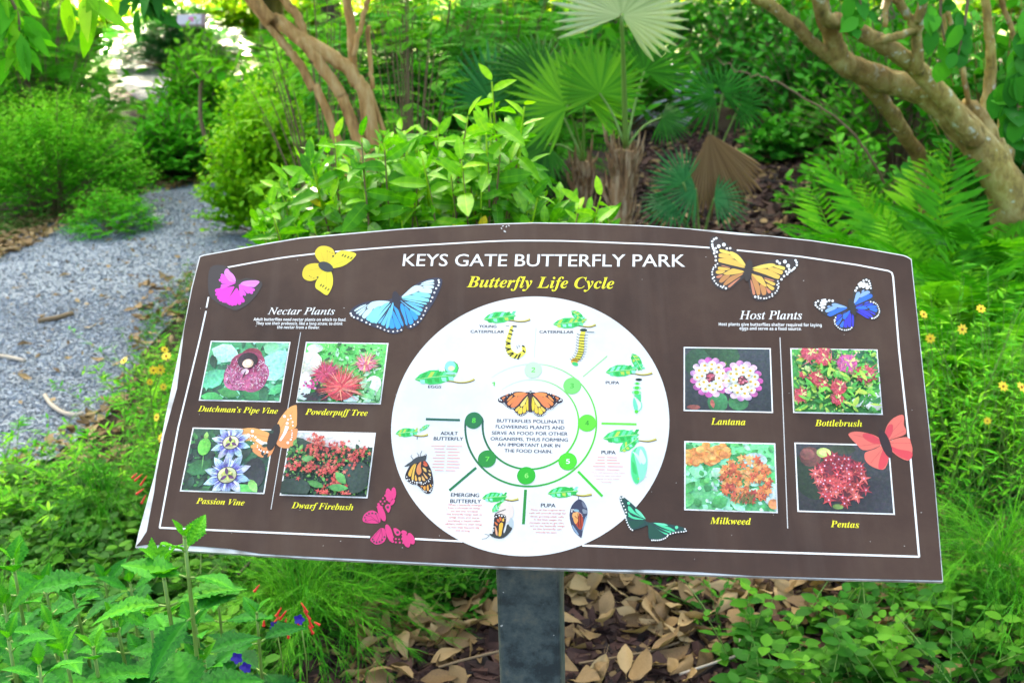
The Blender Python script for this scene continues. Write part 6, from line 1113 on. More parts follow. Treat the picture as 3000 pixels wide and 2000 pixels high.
# ------------------------------------------------------------------ porterweed plants in front at the lower left
def serrate(n=26, w_=.56, seed=0, droop=.25):
    r = np.random.default_rng(seed); V, Fq = [], []; nx = 9
    for i in range(n+1):
        t = i/n; e = (t/.42)**.7 if t < .42 else ((1-t)/.58)**.8; hw = .5*w_*max(e, .03)*(1+(.15 if i % 2 else -.08)*(t > .08)*(t < .97)); z0 = -droop*t*t
        for j in range(nx):
            x = 2*j/(nx-1)-1; vein = .028*math.cos((t*9-abs(x)*2.2)*2*math.pi)*(1-abs(x)*.2)*min(1, abs(x)*4); V.append((x*hw, t-(.05*abs(x) if i == 0 else 0)+.05*abs(x)*e, z0+.16*hw*abs(x)-.10*hw*(1-min(1, abs(x)*5))+vein*e))
        if i:
            for j in range(nx-1): b = (i-1)*nx+j; Fq.append((b, b+1, b+nx+1, b+nx))
    off = []
    for f_ in Fq:
        j = f_[0] % nx; i = f_[0]//nx; x = abs(2*(j+.5)/(nx-1)-1); off.append((.16 if x < .2 else 0)+.10*math.cos((((i+.5)/n)*9-x*2.2)*2*math.pi)*(x > .2)-.06*x)
    return np.array(V), np.array(Fq), np.array(off)
SER = [serrate(26, .58, 0, .28), serrate(26, .52, 1, .5), serrate(24, .6, 2, .12)]
def porterweed(label, u, v, d, nn=5, L_=.075, yaw=0., seed=0, tint=.45, bend=(0, 0), du=0):
    L_ *= 1.14
    r = np.random.default_rng(seed); T = W(u, v, d); base = np.array([T[0]+du*d/2616, T[1]+r.normal(0, .03), 0]); o = empty('porterweed_plant', base, label, 'plant', 'serrated leaf plants at the lower left')
    fo, st = MB(), MB(); B = np.zeros(3); E_ = T-base; Mi = E_*.5+np.array([bend[0], bend[1], .03])
    P = np.array([(1-t)**2*B+2*t*(1-t)*Mi+t*t*E_ for t in np.linspace(0, 1, 14)]); tube(st, P, np.linspace(.0042, .0022, 14), 7)
    Ltot = np.linalg.norm(np.diff(P, axis=0), axis=1).sum()
    for k_ in range(nn):
        back = (0, .018, .055, .11, .175, .25, .32)[k_]*(.7+.6*L_/.075*.5); t = max(.1, 1-back/Ltot); pos = (1-t)**2*B+2*t*(1-t)*Mi+t*t*E_; tg = norm(2*(1-t)*(Mi-B)+2*t*(E_-Mi))
        s_ = L_*(.36, .62, .95, 1.1, 1.1, 1.0, .9)[k_]; el = (1.15, .75, .25, .02, -.12, -.2, -.2)[k_]
        for q in (0, 1):
            a = yaw+k_*math.pi/2+q*math.pi+r.normal(0, .12); sd_ = np.array([math.cos(a), math.sin(a), 0]); D = norm(sd_*math.cos(el)+tg*math.sin(el)); s2 = s_*r.uniform(.88, 1.1)
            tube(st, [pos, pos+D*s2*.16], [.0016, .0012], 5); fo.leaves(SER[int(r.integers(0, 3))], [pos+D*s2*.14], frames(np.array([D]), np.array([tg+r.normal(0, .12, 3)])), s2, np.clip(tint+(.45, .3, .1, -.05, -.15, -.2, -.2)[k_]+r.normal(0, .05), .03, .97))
    link('foliage', fo.build('foliage', M_porter), o); link('stem', st.build('stem', M_stem), o); return o
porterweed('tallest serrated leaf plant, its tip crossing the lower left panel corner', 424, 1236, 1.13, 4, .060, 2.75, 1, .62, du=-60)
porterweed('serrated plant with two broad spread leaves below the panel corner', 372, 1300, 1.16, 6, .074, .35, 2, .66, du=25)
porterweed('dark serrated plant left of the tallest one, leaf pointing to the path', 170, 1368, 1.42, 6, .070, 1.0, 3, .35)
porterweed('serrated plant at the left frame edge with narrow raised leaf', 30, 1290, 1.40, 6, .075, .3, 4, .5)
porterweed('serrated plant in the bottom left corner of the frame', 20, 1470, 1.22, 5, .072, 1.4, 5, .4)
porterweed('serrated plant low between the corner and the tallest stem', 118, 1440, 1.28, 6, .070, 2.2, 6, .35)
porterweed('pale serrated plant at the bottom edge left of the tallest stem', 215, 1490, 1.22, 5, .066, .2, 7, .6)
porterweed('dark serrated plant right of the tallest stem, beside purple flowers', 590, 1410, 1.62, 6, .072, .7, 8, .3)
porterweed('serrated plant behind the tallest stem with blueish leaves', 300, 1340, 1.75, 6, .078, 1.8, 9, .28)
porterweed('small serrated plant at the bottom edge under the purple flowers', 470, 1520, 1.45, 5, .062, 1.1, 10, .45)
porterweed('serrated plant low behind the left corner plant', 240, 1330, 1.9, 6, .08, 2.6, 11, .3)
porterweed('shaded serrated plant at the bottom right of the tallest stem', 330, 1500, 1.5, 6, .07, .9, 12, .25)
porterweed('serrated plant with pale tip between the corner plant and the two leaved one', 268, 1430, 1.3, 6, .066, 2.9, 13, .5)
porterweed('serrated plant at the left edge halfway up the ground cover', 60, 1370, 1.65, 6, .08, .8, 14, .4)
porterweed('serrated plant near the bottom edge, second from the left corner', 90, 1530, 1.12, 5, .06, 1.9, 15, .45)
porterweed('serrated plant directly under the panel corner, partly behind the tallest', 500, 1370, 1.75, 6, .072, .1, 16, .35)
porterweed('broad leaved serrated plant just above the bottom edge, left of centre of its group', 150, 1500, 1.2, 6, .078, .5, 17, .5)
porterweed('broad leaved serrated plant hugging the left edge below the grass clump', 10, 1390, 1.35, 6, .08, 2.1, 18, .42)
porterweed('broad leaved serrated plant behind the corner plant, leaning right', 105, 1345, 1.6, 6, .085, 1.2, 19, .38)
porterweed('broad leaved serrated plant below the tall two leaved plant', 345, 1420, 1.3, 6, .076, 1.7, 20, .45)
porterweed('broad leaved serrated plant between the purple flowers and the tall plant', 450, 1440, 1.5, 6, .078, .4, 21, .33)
for i, (u, v, d) in enumerate(((688, 1420, 1.7), (633, 1435, 1.7), (545, 1508, 1.5), (565, 1530, 1.5))):
    p = W(u, v, d); mb = MB()
    for q in range(5): a = q*1.257+i; mb.leaves(LFr, [(0, 0, 0)], frames(np.array([[math.cos(a), -.5+.2*math.sin(a), math.sin(a)]]), np.array([[0, -1, .3]])), .011, .5)
    f = link('purple_flower', mb.build('purple_flower', M_pur), None, p); tag(f, ('purple flower on the dark serrated plant, the highest of four', 'purple flower left of the highest one on the same plant', 'purple flower near the bottom edge, upper of two', 'purple flower near the bottom edge, lower of two')[i], 'flower', 'purple flowers among the serrated leaves')
    ms = MB(); tube(ms, [np.array([0, .004, -.16]), np.array([.004, .004, -.08]), np.array([0, .002, 0])], .0012, 4); link('flower_stalk', ms.build('flower_stalk', M_stem), f)
# ------------------------------------------------------------------ thread leaved plants
def strand(seed, n_=10):
    r = np.random.default_rng(seed); parts = []; ax_ = lambda t: np.array([.04*math.sin(4*t+seed), t, .62*t-1.25*t*t]); parts.append((strip([ax_(t) for t in np.linspace(0, 1, 9)], .0045), (0, 0, 0), np.eye(3), 1))
    for i in range(n_):
        t = .2+.8*i/n_; tg = norm(np.array([0, 1, .62-2.5*t]))
        for q in range(3):
            d = norm(tg*.8+r.normal(0, .55, 3)); parts.append((strip([np.zeros(3), d*.5+[0, 0, .02], d-[0, 0, .06]], .020), ax_(t), np.eye(3), r.uniform(.10, .2)))
    return compose(parts)
STR = [strand(i) for i in range(5)]
def thread_mound(label, base, n_, L_, h, seed, flowers=(), tint=(.2, .9), mat=None):
    r = np.random.default_rng(seed); o = empty('thread_leaf_plant', base, label, 'plant'); mb = MB()
    for i in range(n_):
        a = r.uniform(0, 6.28); el = r.uniform(.05, 1.1); D = np.array([math.cos(a)*math.cos(el), math.sin(a)*math.cos(el), math.sin(el)]); p = np.array([math.cos(a)*.05*r.uniform(), math.sin(a)*.05*r.uniform(), h*r.uniform(.15, .75)])
        mb.leaves(STR[i % 5], [p], frames(np.array([D]), np.array([[0, 0, 1.]])), L_*r.uniform(.6, 1.1), np.clip(r.uniform(*tint)+.25*(el/1.1-.5), .02, .98))
    link('foliage', mb.build('foliage', mat or M_thread), o)
    for i, (u, v, d, a, l_) in enumerate(flowers):
        p = W(u, v, d)-np.array(base); D = np.array([math.cos(a), .1, -math.sin(a)]); fb = MB(); tube(fb, [p-D*l_*.5, p-D*l_*.1, p+D*l_*.35, p+D*l_*.42, p+D*l_*.5], [.0008, .0019, .0025, .0034, .0020], 7)
        fb2 = link('red_flower', fb.build('red_flower', M_red), o)
    return o
thread_mound('thread leaved mound with red tubular flowers right of the serrated plants', G(700, 1500), 130, .27, .22, 80,
    [(640, 1405, 1.92, 2.1, .024), (650, 1412, 1.92, 2.2, .026), (634, 1424, 1.92, 2.2, .024), (655, 1430, 1.92, 1.9, .024), (664, 1455, 1.92, 1.8, .022), (699, 1395, 1.9, 1.2, .026), (705, 1412, 1.9, 1.15, .026), (713, 1430, 1.9, 1.3, .024), (686, 1425, 1.9, 1.7, .02), (714, 1445, 1.9, 1.25, .022), (590, 1350, 2.0, 2.2, .022), (606, 1430, 1.95, 1.7, .016), (728, 1431, 1.9, .7, .014)], tint=(.3, .95))
thread_mound('second thread leaved mound drooping over dead leaves left of the post', G(800, 1470), 85, .25, .18, 81, tint=(.15, .8))
thread_mound('thread leaved plant with red flowers at the left panel edge', G(250, 1240), 90, .25, .22, 82, [(318, 1096, 2.45, 2.4, .028), (330, 1103, 2.45, 2.2, .032), (322, 1128, 2.45, 2.5, .028), (330, 1146, 2.45, 2.1, .028), (309, 1092, 2.5, 2.4, .02)], tint=(.2, .7))
thread_mound('bright bushy thread leaved mound right of the panel corner', G(2270, 1400), 170, .27, .24, 83, tint=(.4, 1.0))
thread_mound('darker thread leaved mound lower at the right frame edge', G(2330, 1490), 90, .25, .16, 84, tint=(.1, .6))
thread_mound('fine thread leaved tuft at the bottom left frame edge', G(20, 1540), 80, .2, .2, 85, tint=(.3, .8))
# ------------------------------------------------------------------ yellow daisies
def daisy(u, v, d, r_, face, base, label, group, bendx=0):
    p = W(u, v, d); o = empty('yellow_daisy', p, label, 'flower', group); fc = norm(np.array(face, float)); R_ = frames(np.array([np.cross(fc, [1, 0, .2])]), np.array([fc]))[0]; mb = MB()
    for q in range(8): a = q*.785; D = R_@np.array([math.cos(a), math.sin(a), .12]); mb.leaves(leaf_t(.5, 3, .1, .1, .65, .5), [D*r_*.15], frames(np.array([D]), np.array([fc])), r_, .5)
    link('petals', mb.build('petals', M_yfl), o); e = MB(); tube(e, [R_[:, 2]*-.001, R_[:, 2]*.003, R_[:, 2]*.005], [r_*.25, r_*.24, r_*.1], 9); link('flower_centre', e.build('flower_centre', M_eye), o)
    s_ = MB(); b = np.asarray(base)-p; tube(s_, spline([b, b*.5+[bendx, 0, .04], np.zeros(3)-fc*.002], 6), .0011, 4); link('flower_stalk', s_.build('flower_stalk', M_stem), o)
gR, gL = 'yellow daisies right of the panel', 'yellow daisies left of the panel'
gb = G(2210, 1180)
for u, v, d, lab in ((2253, 709, 2.75, 'largest yellow daisy, highest right of the panel'), (2121, 722, 2.75, 'yellow daisy touching the right panel edge, upper'), (2210, 756, 2.7, 'yellow daisy below the largest one'), (2137, 777, 2.7, 'yellow daisy beside the right panel edge, lower'), (2304, 887, 2.65, 'yellow daisy low at the right, far from the panel'), (2346, 889, 2.65, 'yellow daisy cut by the right frame edge'), (2268, 966, 2.65, 'withered orange daisy low in the feathery stems')):
    daisy(u, v, d, .0128*U(.85, 1.1) if v < 960 else .009, (U(-.7, .7), -.8, U(.2, 1.2)), [gb[0]+U(-.12, .15), gb[1]+U(-.1, .1), .1], lab, gR, U(-.04, .04))
gb = G(350, 1120)
for u, v, d, lab in ((378, 803, 2.95, 'yellow daisy nearest the upper left panel edge'), (382, 818, 2.95, 'yellow daisy just below the uppermost pair member'), (352, 850, 2.9, 'yellow daisy at the gravel edge, upper left'), (368, 849, 2.9, 'yellow daisy right next to the gravel edge one'), (344, 877, 2.9, 'orange yellow daisy over the gravel edge'), (375, 888, 2.85, 'yellow daisy close to the panel edge, middle'), (360, 958, 2.8, 'yellow daisy low in the left clump'), (388, 960, 2.8, 'yellow daisy low beside the panel edge'), (285, 828, 3.0, 'yellow daisy furthest out over the gravel'), (372, 1005, 2.8, 'lowest yellow daisy left of the panel')):
    daisy(u, v, d, .0115*U(.75, 1.15), (U(-.9, .9), -.7, U(.1, 1.3)), [gb[0]+U(-.1, .12), gb[1]+U(-.1, .15), .05], lab, gL)
def wispy(label, poly, n_, h, seed, tint, ls=.035):
    pts = scatter([poly], n_); c_ = np.mean(pts, 0); base = np.array([c_[0], c_[1], 0]); o = empty('wispy_plant', base, label, 'plant'); fo, st = MB(), MB(); r = np.random.default_rng(seed)
    for x, y in pts:
        hh = h*r.uniform(.45, 1.15); T = np.array([x+r.normal(0, .12), y+r.normal(0, .12), hh])-base; B = np.array([x, y, 0])-base; Mi = (B+T)/2+np.array([r.normal(0, .03), r.normal(0, .03), .05]); P = np.array([(1-t)**2*B+2*t*(1-t)*Mi+t*t*T for t in np.linspace(0, 1, 6)]); tube(st, P, np.linspace(.0016, .0007, 6), 4, .5, 0, False)
        m_ = 18; tt = r.uniform(.15, 1, m_); pos = (1-tt)[:, None]**2*B+2*(tt*(1-tt))[:, None]*Mi+(tt**2)[:, None]*T; ph = r.uniform(0, 6.28, m_); D = norm(np.c_[np.cos(ph), np.sin(ph), r.uniform(0, .9, m_)])
        fo.leaves(leaf_t(.22, 3, .1, .25), pos, frames(D, np.tile([0, 0, 1.], (m_, 1))+r.normal(0, .3, (m_, 3))), ls*r.uniform(.6, 1.3, m_), np.clip(r.uniform(*tint)+r.normal(0, .08, m_), 0, 1))
    link('foliage', fo.build('foliage', M_feath), o); link('stems', st.build('stems', M_stem), o)
wispy('wispy daisy plant with thin green stems right of the panel', [(2090, 1000), (2360, 1000), (2380, 1230), (2130, 1230)], 150, .52, 90, (.3, .9))
wispy('low wispy daisy plant along the gravel edge left of the panel', [(330, 900), (440, 880), (440, 1150), (300, 1180)], 110, .22, 91, (.3, .9))
wispy('lighter wispy grass clump at the left frame edge below the gravel', [(-40, 1100), (220, 1100), (230, 1260), (-40, 1290)], 70, .2, 92, (.4, 1.0))
# ------------------------------------------------------------------ ground cover (nobody could count it)
def cover(label, polys, n_, ls, h, seed, mat, tint, tm=LFr):
    r = np.random.default_rng(seed); fo = MB()
    for x, y in scatter(polys, n_):
        hh = h*r.uniform(.3, 1.1); B = np.array([x, y, 0]); T = B+np.array([r.normal(0, .5*h), r.normal(0, .5*h), hh]); k_ = int(r.integers(3, 7)); t0_ = r.uniform(*tint)
        tube(fo, [B, (B+T)/2+[0, 0, .01], T], [.0016, .0013, .0009], 4, .7, 1, False); ph = r.uniform(0, 3.14)
        for q in range(k_):
            f = (q+1)/k_; p = B+(T-B)*f; a = ph+q*1.57; D = np.array([[math.cos(a), math.sin(a), .25], [-math.cos(a), -math.sin(a), .25]]); fo.leaves(tm, [p, p], frames(norm(D), np.tile([0, 0, 1.], (2, 1))+r.normal(0, .2, (2, 3))), ls*r.uniform(.6, 1.2)*(1-.35*f), np.clip(t0_+.25*(f-.5)+r.normal(0, .06), .02, .98))
    o = link('ground_cover', fo.build('ground_cover', [mat, M_stem])); tag(o, label, 'ground cover', kind='stuff')
cover('small leaved ground cover at the lower left', [[(-150, 1150), (300, 1120), (420, 1240), (560, 1280), (900, 1300), (700, 1500), (560, 1640), (-200, 1700)]], 950, .046, .13, 95, M_cover, (.05, .9))
cover('heart leaved ground cover at the lower right', [[(1640, 1530), (1800, 1480), (1920, 1420), (2100, 1380), (2400, 1350), (2420, 1650), (1700, 1680)]], 140, .055, .17, 96, M_cover, (.2, .85), LFb)
cover('low green plants under the lower panel edge', [[(760, 1290), (1140, 1300), (1150, 1390), (1060, 1430), (880, 1420)]], 190, .05, .15, 97, M_cover, (.1, .7), LFn)
cover('low green plants under the ferns and daisies', [[(2080, 800), (2400, 760), (2420, 1330), (2170, 1330)]], 420, .05, .14, 98, M_cover, (.05, .5), LFn)
cover('weeds along the far edge of the gravel path', [[(200, 470), (320, 430), (330, 470), (230, 520)], [(390, 410), (450, 395), (450, 420), (400, 425)], [(-60, 545), (160, 480), (150, 510), (-40, 575)]], 170, .05, .14, 99, M_cover, (.1, .7), LFn)
cover('weeds on the mulch right of the post', [[(1300, 1330), (1560, 1340), (1560, 1360), (1300, 1350)], [(1620, 1400), (1660, 1400), (1660, 1480), (1620, 1480)]], 26, .05, .12, 100, M_cover, (.3, .8), LFn)
# ------------------------------------------------------------------ bark mulch and fallen leaves
def mulch(label, polys, n_, seed, s_=(.008, .026)):
    r = np.random.default_rng(seed); mb = MB(); cube = np.array([(x, y, z) for z in (-1, 1) for y in (-1, 1) for x in (-1, 1)], float); cf = [(0, 2, 3, 1), (4, 5, 7, 6), (0, 1, 5, 4), (2, 6, 7, 3), (0, 4, 6, 2), (1, 3, 7, 5)]
    pts = scatter(polys, n_); N = len(pts); V = np.repeat(cube[None], N, 0)*(1+r.uniform(-.45, .25, (N, 8, 3))); sz = np.c_[r.uniform(*s_, N)*r.uniform(.8, 2, N), r.uniform(*s_, N)*.8, r.uniform(.003, .009, N)]; V *= sz[:, None]
    D = norm(r.normal(0, 1, (N, 3))*[1, 1, .35]); R_ = frames(D, np.tile([0, 0, 1.], (N, 1))+r.normal(0, .3, (N, 3))); V = np.einsum('nij,nvj->nvi', R_, V)+np.c_[np.array(pts), r.uniform(.002, .022, N)][:, None]
    mb.v = [V.reshape(-1, 3)]; mb.f = (np.array(cf)[None]+(np.arange(N)*8)[:, None, None]).reshape(-1, 4).tolist(); mb.t = np.repeat(np.clip(r.normal(.45, .25, N), 0, 1), 6).tolist(); mb.m = [0]*(6*N)
    tag(link('bark_mulch', mb.build('bark_mulch', M_mulch, smooth=False)), label, 'mulch', kind='stuff')
mulch('dark red bark mulch under the sign', [[(520, 1250), (2000, 1270), (2200, 1680), (450, 1680)]], 5200, 101)
mulch('bark mulch hidden behind the panel', [[(700, 700), (2100, 700), (2000, 1250), (520, 1250)]], 3500, 103, (.012, .03))
mulch('bark mulch between the palms and the ferns', [[(1300, 560), (2000, 560), (2000, 300), (1480, 300)]], 4200, 102, (.012, .035))
def dead_t(seed):
    r = np.random.default_rng(seed); V, Fq = [], []; n_, nx = 7, 7; cu, cv, tw = r.uniform(-2.2, 2.6), r.uniform(-1.0, 2.2), r.uniform(-.9, .9); w_ = r.uniform(.5, .72)
    for i in range(n_+1):
        t = i/n_; e = (t/.4)**.6 if t < .4 else ((1-t)/.6)**.8; hw = .5*w_*max(e, .03); a = cv*(t-.5)
        for j in range(nx):
            x = (2*j/(nx-1)-1)*hw; b = (cu+tw*t)*x*2; z = (abs(cu) > .05)*(1-math.cos(b))/(2*max(abs(cu), .3))*np.sign(cu)+.55*(t-.5)**2*cv+r.normal(0, .012); V.append((math.sin(b)/2/max(abs(cu+tw*t), .3)*1.0 if abs(cu+tw*t) > .3 else x, t-.5, z))
        if i:
            for j in range(nx-1): b = (i-1)*nx+j; Fq.append((b, b+1, b+nx+1, b+nx))
    V = np.array(V); k_ = len(V); sx = np.array([(-.004, -.5, V[3][2]), (.004, -.5, V[3][2]), (.003, -.72, V[3][2]+.03), (-.003, -.72, V[3][2]+.03)]); return np.concatenate([V, sx]), np.array(Fq+[(k_, k_+1, k_+2, k_+3)])
DT = [dead_t(200+i) for i in range(10)]
dmesh = []
for q, tm in enumerate(DT):
    for tt in (.2, .45, .62, .82):
        mb = MB(); mb.leaves(tm, [(0, 0, 0)], [np.eye(3)], 1, np.clip(tt+rng.normal(0, .03), 0, 1)); mb.t = [tt]*len(tm[1]); dmesh.append(mb.build('dead_leaf', M_deadl))
zones = [([[(1290, 1330), (1800, 1350), (1850, 1470), (1560, 1500), (1290, 1400)]], 115), ([[(840, 1430), (1150, 1400), (1150, 1500), (800, 1540)]], 62), ([[(1290, 1420), (1700, 1500), (1900, 1600), (1290, 1600)]], 26), ([[(800, 1540), (1150, 1500), (1150, 1600), (760, 1640)]], 12), ([[(1800, 1350), (2160, 1350), (2200, 1500), (1850, 1520)]], 40), ([[(560, 1290), (1140, 1300), (860, 1420)]], 10)]
for polys, n_ in zones:
    for x, y in scatter(polys, n_):
        f = link('dead_leaf', rnd.choice(dmesh)); s_ = U(.062, .102); f.scale = (s_, s_, s_); f.location = (x, y, U(.022, .06)); f.rotation_euler = (U(-.8, .8), U(-.8, .8)+(math.pi if rnd.random() < .4 else 0), U(0, 6.28))
        tag(f, 'curled tan dead leaf lying on the bark mulch below the sign', 'dead leaf', 'dead leaves on the mulch below the sign')
def litter(label, polys, n_, seed, s_=(.04, .08), tint=(.2, .85), z=(.01, .04)):
    r = np.random.default_rng(seed); mb = MB(); pts = np.array(scatter(polys, n_)); N = len(pts)
    for q in range(10):
        sel = np.arange(N) % 10 == q; k_ = sel.sum(); D = norm(r.normal(0, 1, (k_, 3))*[1, 1, .3]); up_ = np.tile([0, 0, 1.], (k_, 1))*np.where(r.uniform(size=(k_, 1)) < .4, -1, 1)+r.normal(0, .3, (k_, 3))
        mb.leaves(DT[q], np.c_[pts[sel], r.uniform(z[0], z[1], k_)], frames(D, up_), r.uniform(*s_, k_), r.uniform(*tint, k_))
    tag(link('leaf_litter', mb.build('leaf_litter', M_deadl)), label, 'leaf litter', kind='stuff')
litter('deeper layer of dead leaves on the mulch right of the post', [[(1290, 1320), (1800, 1330), (2160, 1360), (2160, 1500), (1560, 1500), (1290, 1400)], [(800, 1430), (1150, 1400), (1150, 1540), (780, 1560)]], 230, 119, (.05, .085), (.05, .6), (.01, .03))
litter('broken leaf pieces and bits on the mulch under the sign', [[(520, 1250), (2000, 1270), (2200, 1680), (450, 1680)]], 900, 118, (.012, .045), (.0, .6), (.012, .035))
litter('fallen leaf litter behind the panel', [[(700, 640), (2100, 640), (2000, 1250), (700, 1250)]], 500, 121)
litter('fallen leaf litter under the palms and ferns', [[(1300, 560), (2000, 560), (2050, 330), (1480, 290)]], 700, 110)
litter('fallen leaf litter along the far edge of the path', [[(-60, 530), (120, 490), (240, 440), (330, 412), (540, 385), (530, 415), (330, 448), (240, 495), (120, 545), (-40, 620)]], 1300, 111)
litter('fallen leaf litter along the near edge of the path', [[(-100, 1120), (180, 980), (300, 860), (330, 1000), (300, 1150), (-100, 1240)]], 260, 112, (.03, .07))
litter('small leaf fragments strewn over the gravel path', [PATH_A[2:9]+PATH_A[12:19]], 420, 115, (.012, .034), (.0, .8), (.012, .02))
litter('fallen leaf litter between the gravel and the panel', [[(330, 640), (470, 640), (440, 900), (280, 900)]], 160, 116, (.03, .07))
cover('weeds between the gravel and the panel', [[(360, 680), (470, 640), (440, 900), (290, 900)]], 90, .04, .1, 117, M_cover, (.3, .9), LFn)
litter('fallen leaf litter below the left ground cover', [[(-150, 1150), (300, 1120), (560, 1280), (700, 1500), (560, 1640), (-200, 1700)]], 330, 113)
litter('fallen leaf litter below the right ground cover', [[(2000, 1340), (2400, 1340), (2420, 1650), (1700, 1680), (1850, 1500)], [(2080, 1000), (2400, 1000), (2400, 1340), (2150, 1340)]], 260, 114)
PIDX = [(60, 800), (95, 735), (180, 700), (240, 690), (330, 560), (410, 600), (345, 715), (300, 720), (225, 835), (130, 860), (60, 880), (90, 690), (250, 620), (300, 640), (380, 640), (150, 640), (40, 670), (320, 790), (270, 845), (380, 700), (120, 930), (210, 760), (440, 545), (500, 500), (390, 520), (460, 470), (250, 560), (430, 640)]
for i, (u, v) in enumerate(PIDX):
    p = G(u, v); f = link('dead_leaf', rnd.choice(dmesh)); s_ = U(.04, .075); f.scale = (s_,)*3; f.location = (p[0], p[1], .02); f.rotation_euler = (U(-.3, .3), U(-.3, .3), U(0, 6.28)); tag(f, 'single dead leaf lying on the grey gravel path', 'dead leaf', 'dead leaves on the gravel path')
def stick(label, pts, wd, mat, lift=.01):
    mb = MB(); P = [G(u, v, .01)+np.array([0, 0, lift]) for u, v in pts]; o3 = P[0].copy(); tube(mb, spline(P, 5)-o3, wd, 6); tag(link('stick', mb.build('stick', mat), None, o3), label, 'stick')
stick('bent white stick lying where the path meets the weeds', [(105, 916), (118, 936), (145, 955), (175, 962), (192, 958)], .008, M_pale, .015)
stick('brown stick right of the bent white one', [(190, 965), (240, 945), (310, 920)], .006, M_twig)
stick('straight brown stick across the gravel', [(88, 742), (130, 735), (168, 724)], .011, M_twig)
stick('short dark stick on the gravel near the panel edge', [(318, 713), (335, 709), (352, 703)], .011, M_dktw)
stick('thin pale twig at the left frame edge on the gravel', [(-10, 820), (20, 825), (58, 833)], .008, M_pale)
stick('thin twig on the mulch left of the post, pointing at it', [(1010, 1568), (1070, 1550), (1150, 1530)], .003, M_twig, .04)
stick('thin twig with a fork on the mulch right of the post', [(1330, 1550), (1420, 1535), (1500, 1520), (1560, 1500)], .003, M_twig, .03)
stick('pale curved twig lowest right of the post', [(1560, 1575), (1650, 1545), (1690, 1530), (1700, 1490)], .003, M_pale, .03)
stick('dark twig standing among the serrated leaves below the panel', [(560, 1420), (600, 1370), (640, 1290)], .004, M_dktw, .12)
# the bent vine stem by the path
mb = MB(); P = np.array([W(u, v, 7.2) for u, v in ((540, 420), (505, 370), (478, 330), (462, 280), (460, 225), (463, 190), (482, 165), (492, 155))]); tube(mb, spline(P-P[0], 5), np.linspace(.016, .010, 36), 7)
P2 = np.array([W(u, v, 7.2) for u, v in ((463, 190), (450, 170), (440, 160))]); tube(mb, P2-P[0], [.009, .007, .004], 6)
o = empty('vine', P[0], 'bare curved vine stem rising beside the path bend', 'vine'); link('stem', mb.build('stem', M_twig), o); mv = MB()
for q in range(26): p = W(U(440, 560), U(120, 190), 7.2)-P[0]; mv.leaves(LFb, [p], frames(np.array([[U(-1, 1), U(-1, 1), U(-.6, .2)]]), np.array([[0, 0, 1.]])), U(.08, .14), U(.5, .95))
link('foliage', mv.build('foliage', M_mid), o)
# far plant label sign
ps = W(440, 47, 11.8); o = empty('plant_sign', (ps[0], ps[1], 0), 'small far sign with a white and pink picture among the foliage', 'sign')
def boxm(name, c, s_, mat, par, tilt=0):
    V = np.array([(x, y, z) for z in (-1, 1) for y in (-1, 1) for x in (-1, 1)], float)*np.array(s_)/2; ct, st_ = math.cos(tilt), math.sin(tilt); V = np.c_[V[:, 0], V[:, 1]*ct-V[:, 2]*st_, V[:, 1]*st_+V[:, 2]*ct]+np.array(c); m_ = MB(); m_.add(V, [(0, 2, 3, 1), (4, 5, 7, 6), (0, 1, 5, 4), (2, 6, 7, 3), (0, 4, 6, 2), (1, 3, 7, 5)]); return link(name, m_.build(name, mat, smooth=False), par)
boxm('board', (0, 0, ps[2]), (.28, .012, .13), plainmat('faded_board', (.26, .17, .16)), o, -.5); boxm('picture', (-.02, -.009, ps[2]+.008), (.24, .004, .10), plainmat('pale_picture', (.55, .5, .52)), o, -.5); boxm('pink_picture', (.0, -.012, ps[2]+.010), (.05, .003, .05), plainmat('pink_picture', (.6, .16, .3)), o, -.5); boxm('post', (.10, .03, ps[2]/2), (.03, .03, ps[2]), M_bark, o)

def hanging(label, pts, d, n_, ls, tm, mat, tint, seed):
    r = np.random.default_rng(seed); P = np.array([W(u, v, d) for u, v in pts]); o = empty('overhanging_branch', P[0], label, 'branch'); st, fo = MB(), MB(); q = spline(P-P[0], 6)
    tube(st, q, np.linspace(.008, .002, len(q)), 6); link('branch', st.build('branch', M_twig), o)
    for i in range(n_):
        p = q[int(r.uniform(.2, 1)*(len(q)-1))]; D = np.array([[r.normal(0, .5), r.normal(0, .5), -.8+r.normal(0, .35)]]); fo.leaves(tm, [p+r.normal(0, .02, 3)], frames(norm(D), np.array([[0, -1, .4]])+r.normal(0, .4, (1, 3))), ls*r.uniform(.6, 1.15), np.clip(r.uniform(*tint), 0, 1))
    link('foliage', fo.build('foliage', mat), o)
hanging('leafy branch hanging into the top left corner with narrow leaves', [(-60, -120), (20, -10), (45, 60), (30, 130)], 3.4, 46, .13, LFn, M_mid, (.2, .95), 120)
hanging('branch tip with long pale leaves hanging at the top left', [(260, -160), (220, -60), (205, -20), (200, 10)], 3.0, 16, .12, LFn, M_lime, (.6, .98), 121)
hanging('dark branch tip hanging from the top, left of the far sign', [(330, -160), (340, -60), (335, -10), (330, 40)], 4.4, 40, .13, LFn, M_dark, (.2, .9), 122)

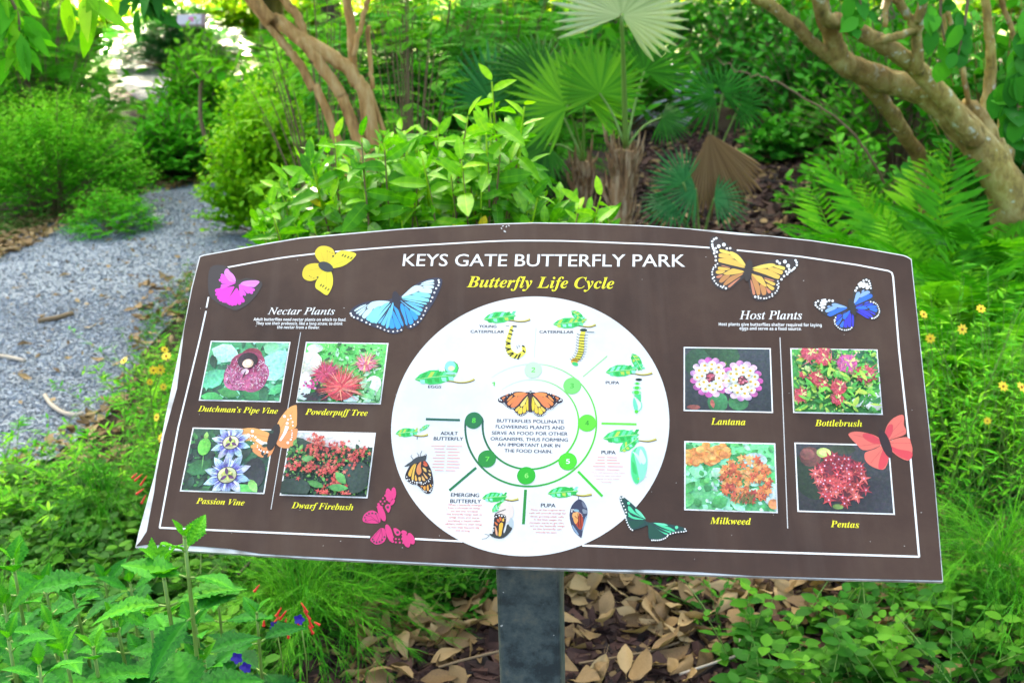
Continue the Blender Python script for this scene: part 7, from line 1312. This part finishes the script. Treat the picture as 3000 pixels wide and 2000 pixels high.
M_stone = leafmat('gravel_stones', [(.10, .112, .13), (.19, .215, .25), (.29, .33, .385), (.45, .48, .53)], [0, .4, .75, 1], .85, 0, .2)
def stones(label, polys, n_, seed):
    r = np.random.default_rng(seed); mb = MB(); cube = np.array([(x, y, z) for z in (-1, 1) for y in (-1, 1) for x in (-1, 1)], float); cf = [(0, 2, 3, 1), (4, 5, 7, 6), (0, 1, 5, 4), (2, 6, 7, 3), (0, 4, 6, 2), (1, 3, 7, 5)]
    pts = np.array(scatter(polys, n_)); N = len(pts); V = np.repeat(cube[None], N, 0)*(1+r.uniform(-.5, .2, (N, 8, 3))); sz = r.uniform(.0022, .0055, (N, 1))*r.uniform(.7, 1.5, (N, 3))*[1, 1, .7]; V *= sz[:, None]
    D = norm(r.normal(0, 1, (N, 3))*[1, 1, .3]); V = np.einsum('nij,nvj->nvi', frames(D, np.tile([0, 0, 1.], (N, 1))+r.normal(0, .3, (N, 3))), V)+np.c_[pts, r.uniform(.006, .010, N)][:, None]
    mb.v = [V.reshape(-1, 3)]; mb.f = (np.array(cf)[None]+(np.arange(N)*8)[:, None, None]).reshape(-1, 4).tolist(); mb.t = np.repeat(np.clip(r.normal(.5, .24, N), 0, 1), 6).tolist(); mb.m = [0]*(6*N)
    tag(link('gravel_stones', mb.build('gravel_stones', M_stone, smooth=False)), label, 'gravel', kind='stuff')
stones('loose grey stones on the gravel path', [[(-60, 700), (480, 660), (330, 800), (290, 900), (180, 1010), (-60, 1120)]], 8000, 130)
stones('loose grey stones on the far part of the gravel path', [[(-700, 715), (-60, 590), (240, 470), (540, 410), (600, 560), (480, 660), (-60, 700), (-700, 1000)]], 12000, 131)

hanging('branch of glossy rounded leaves at the upper right frame edge', [(2440, -80), (2380, 70), (2335, 180), (2345, 290)], 3.9, 42, .105, LFr, M_dark, (.2, 1.0), 123)
hanging('small sprig of rounded leaves between the forked limbs', [(2230, -60), (2215, 60), (2200, 130)], 4.2, 14, .09, LFr, M_dark, (.3, 1.0), 124)
def bare(label, pts, d, r0):
    P = np.array([W(u, v, d) for u, v in pts]); mb = MB(); q = spline(P-P[0], 5); q = q+rng.normal(0, .006, q.shape); tube(mb, q, np.linspace(r0*.4, r0, len(q)), 6); tag(link('bare_branch', mb.build('bare_branch', M_twig), None, P[0]), label, 'branch')
bare('thin pale bare branch sloping down to the ferns left of the trunk', [(1650, 140), (1700, 165), (1749, 180), (1812, 202), (1914, 270), (1989, 349), (2030, 420)], 5.1, .0065)
bare('thin pale upright stem beside the trunk foot, behind the ferns', [(2160, 250), (2185, 350), (2200, 450)], 5.0, .010)

hanging('sprig of green leaves hanging before the upper limbs of the leaning tree', [(1990, -80), (1975, -10), (1985, 50)], 4.2, 18, .085, LFb, M_dark, (.4, 1.0), 125)
hanging('leafy twig hanging beside the thin stems of the leaning tree', [(2170, -70), (2160, 30), (2175, 110)], 4.3, 18, .085, LFb, M_dark, (.3, 1.0), 126)
bpy.context.view_layer.update()
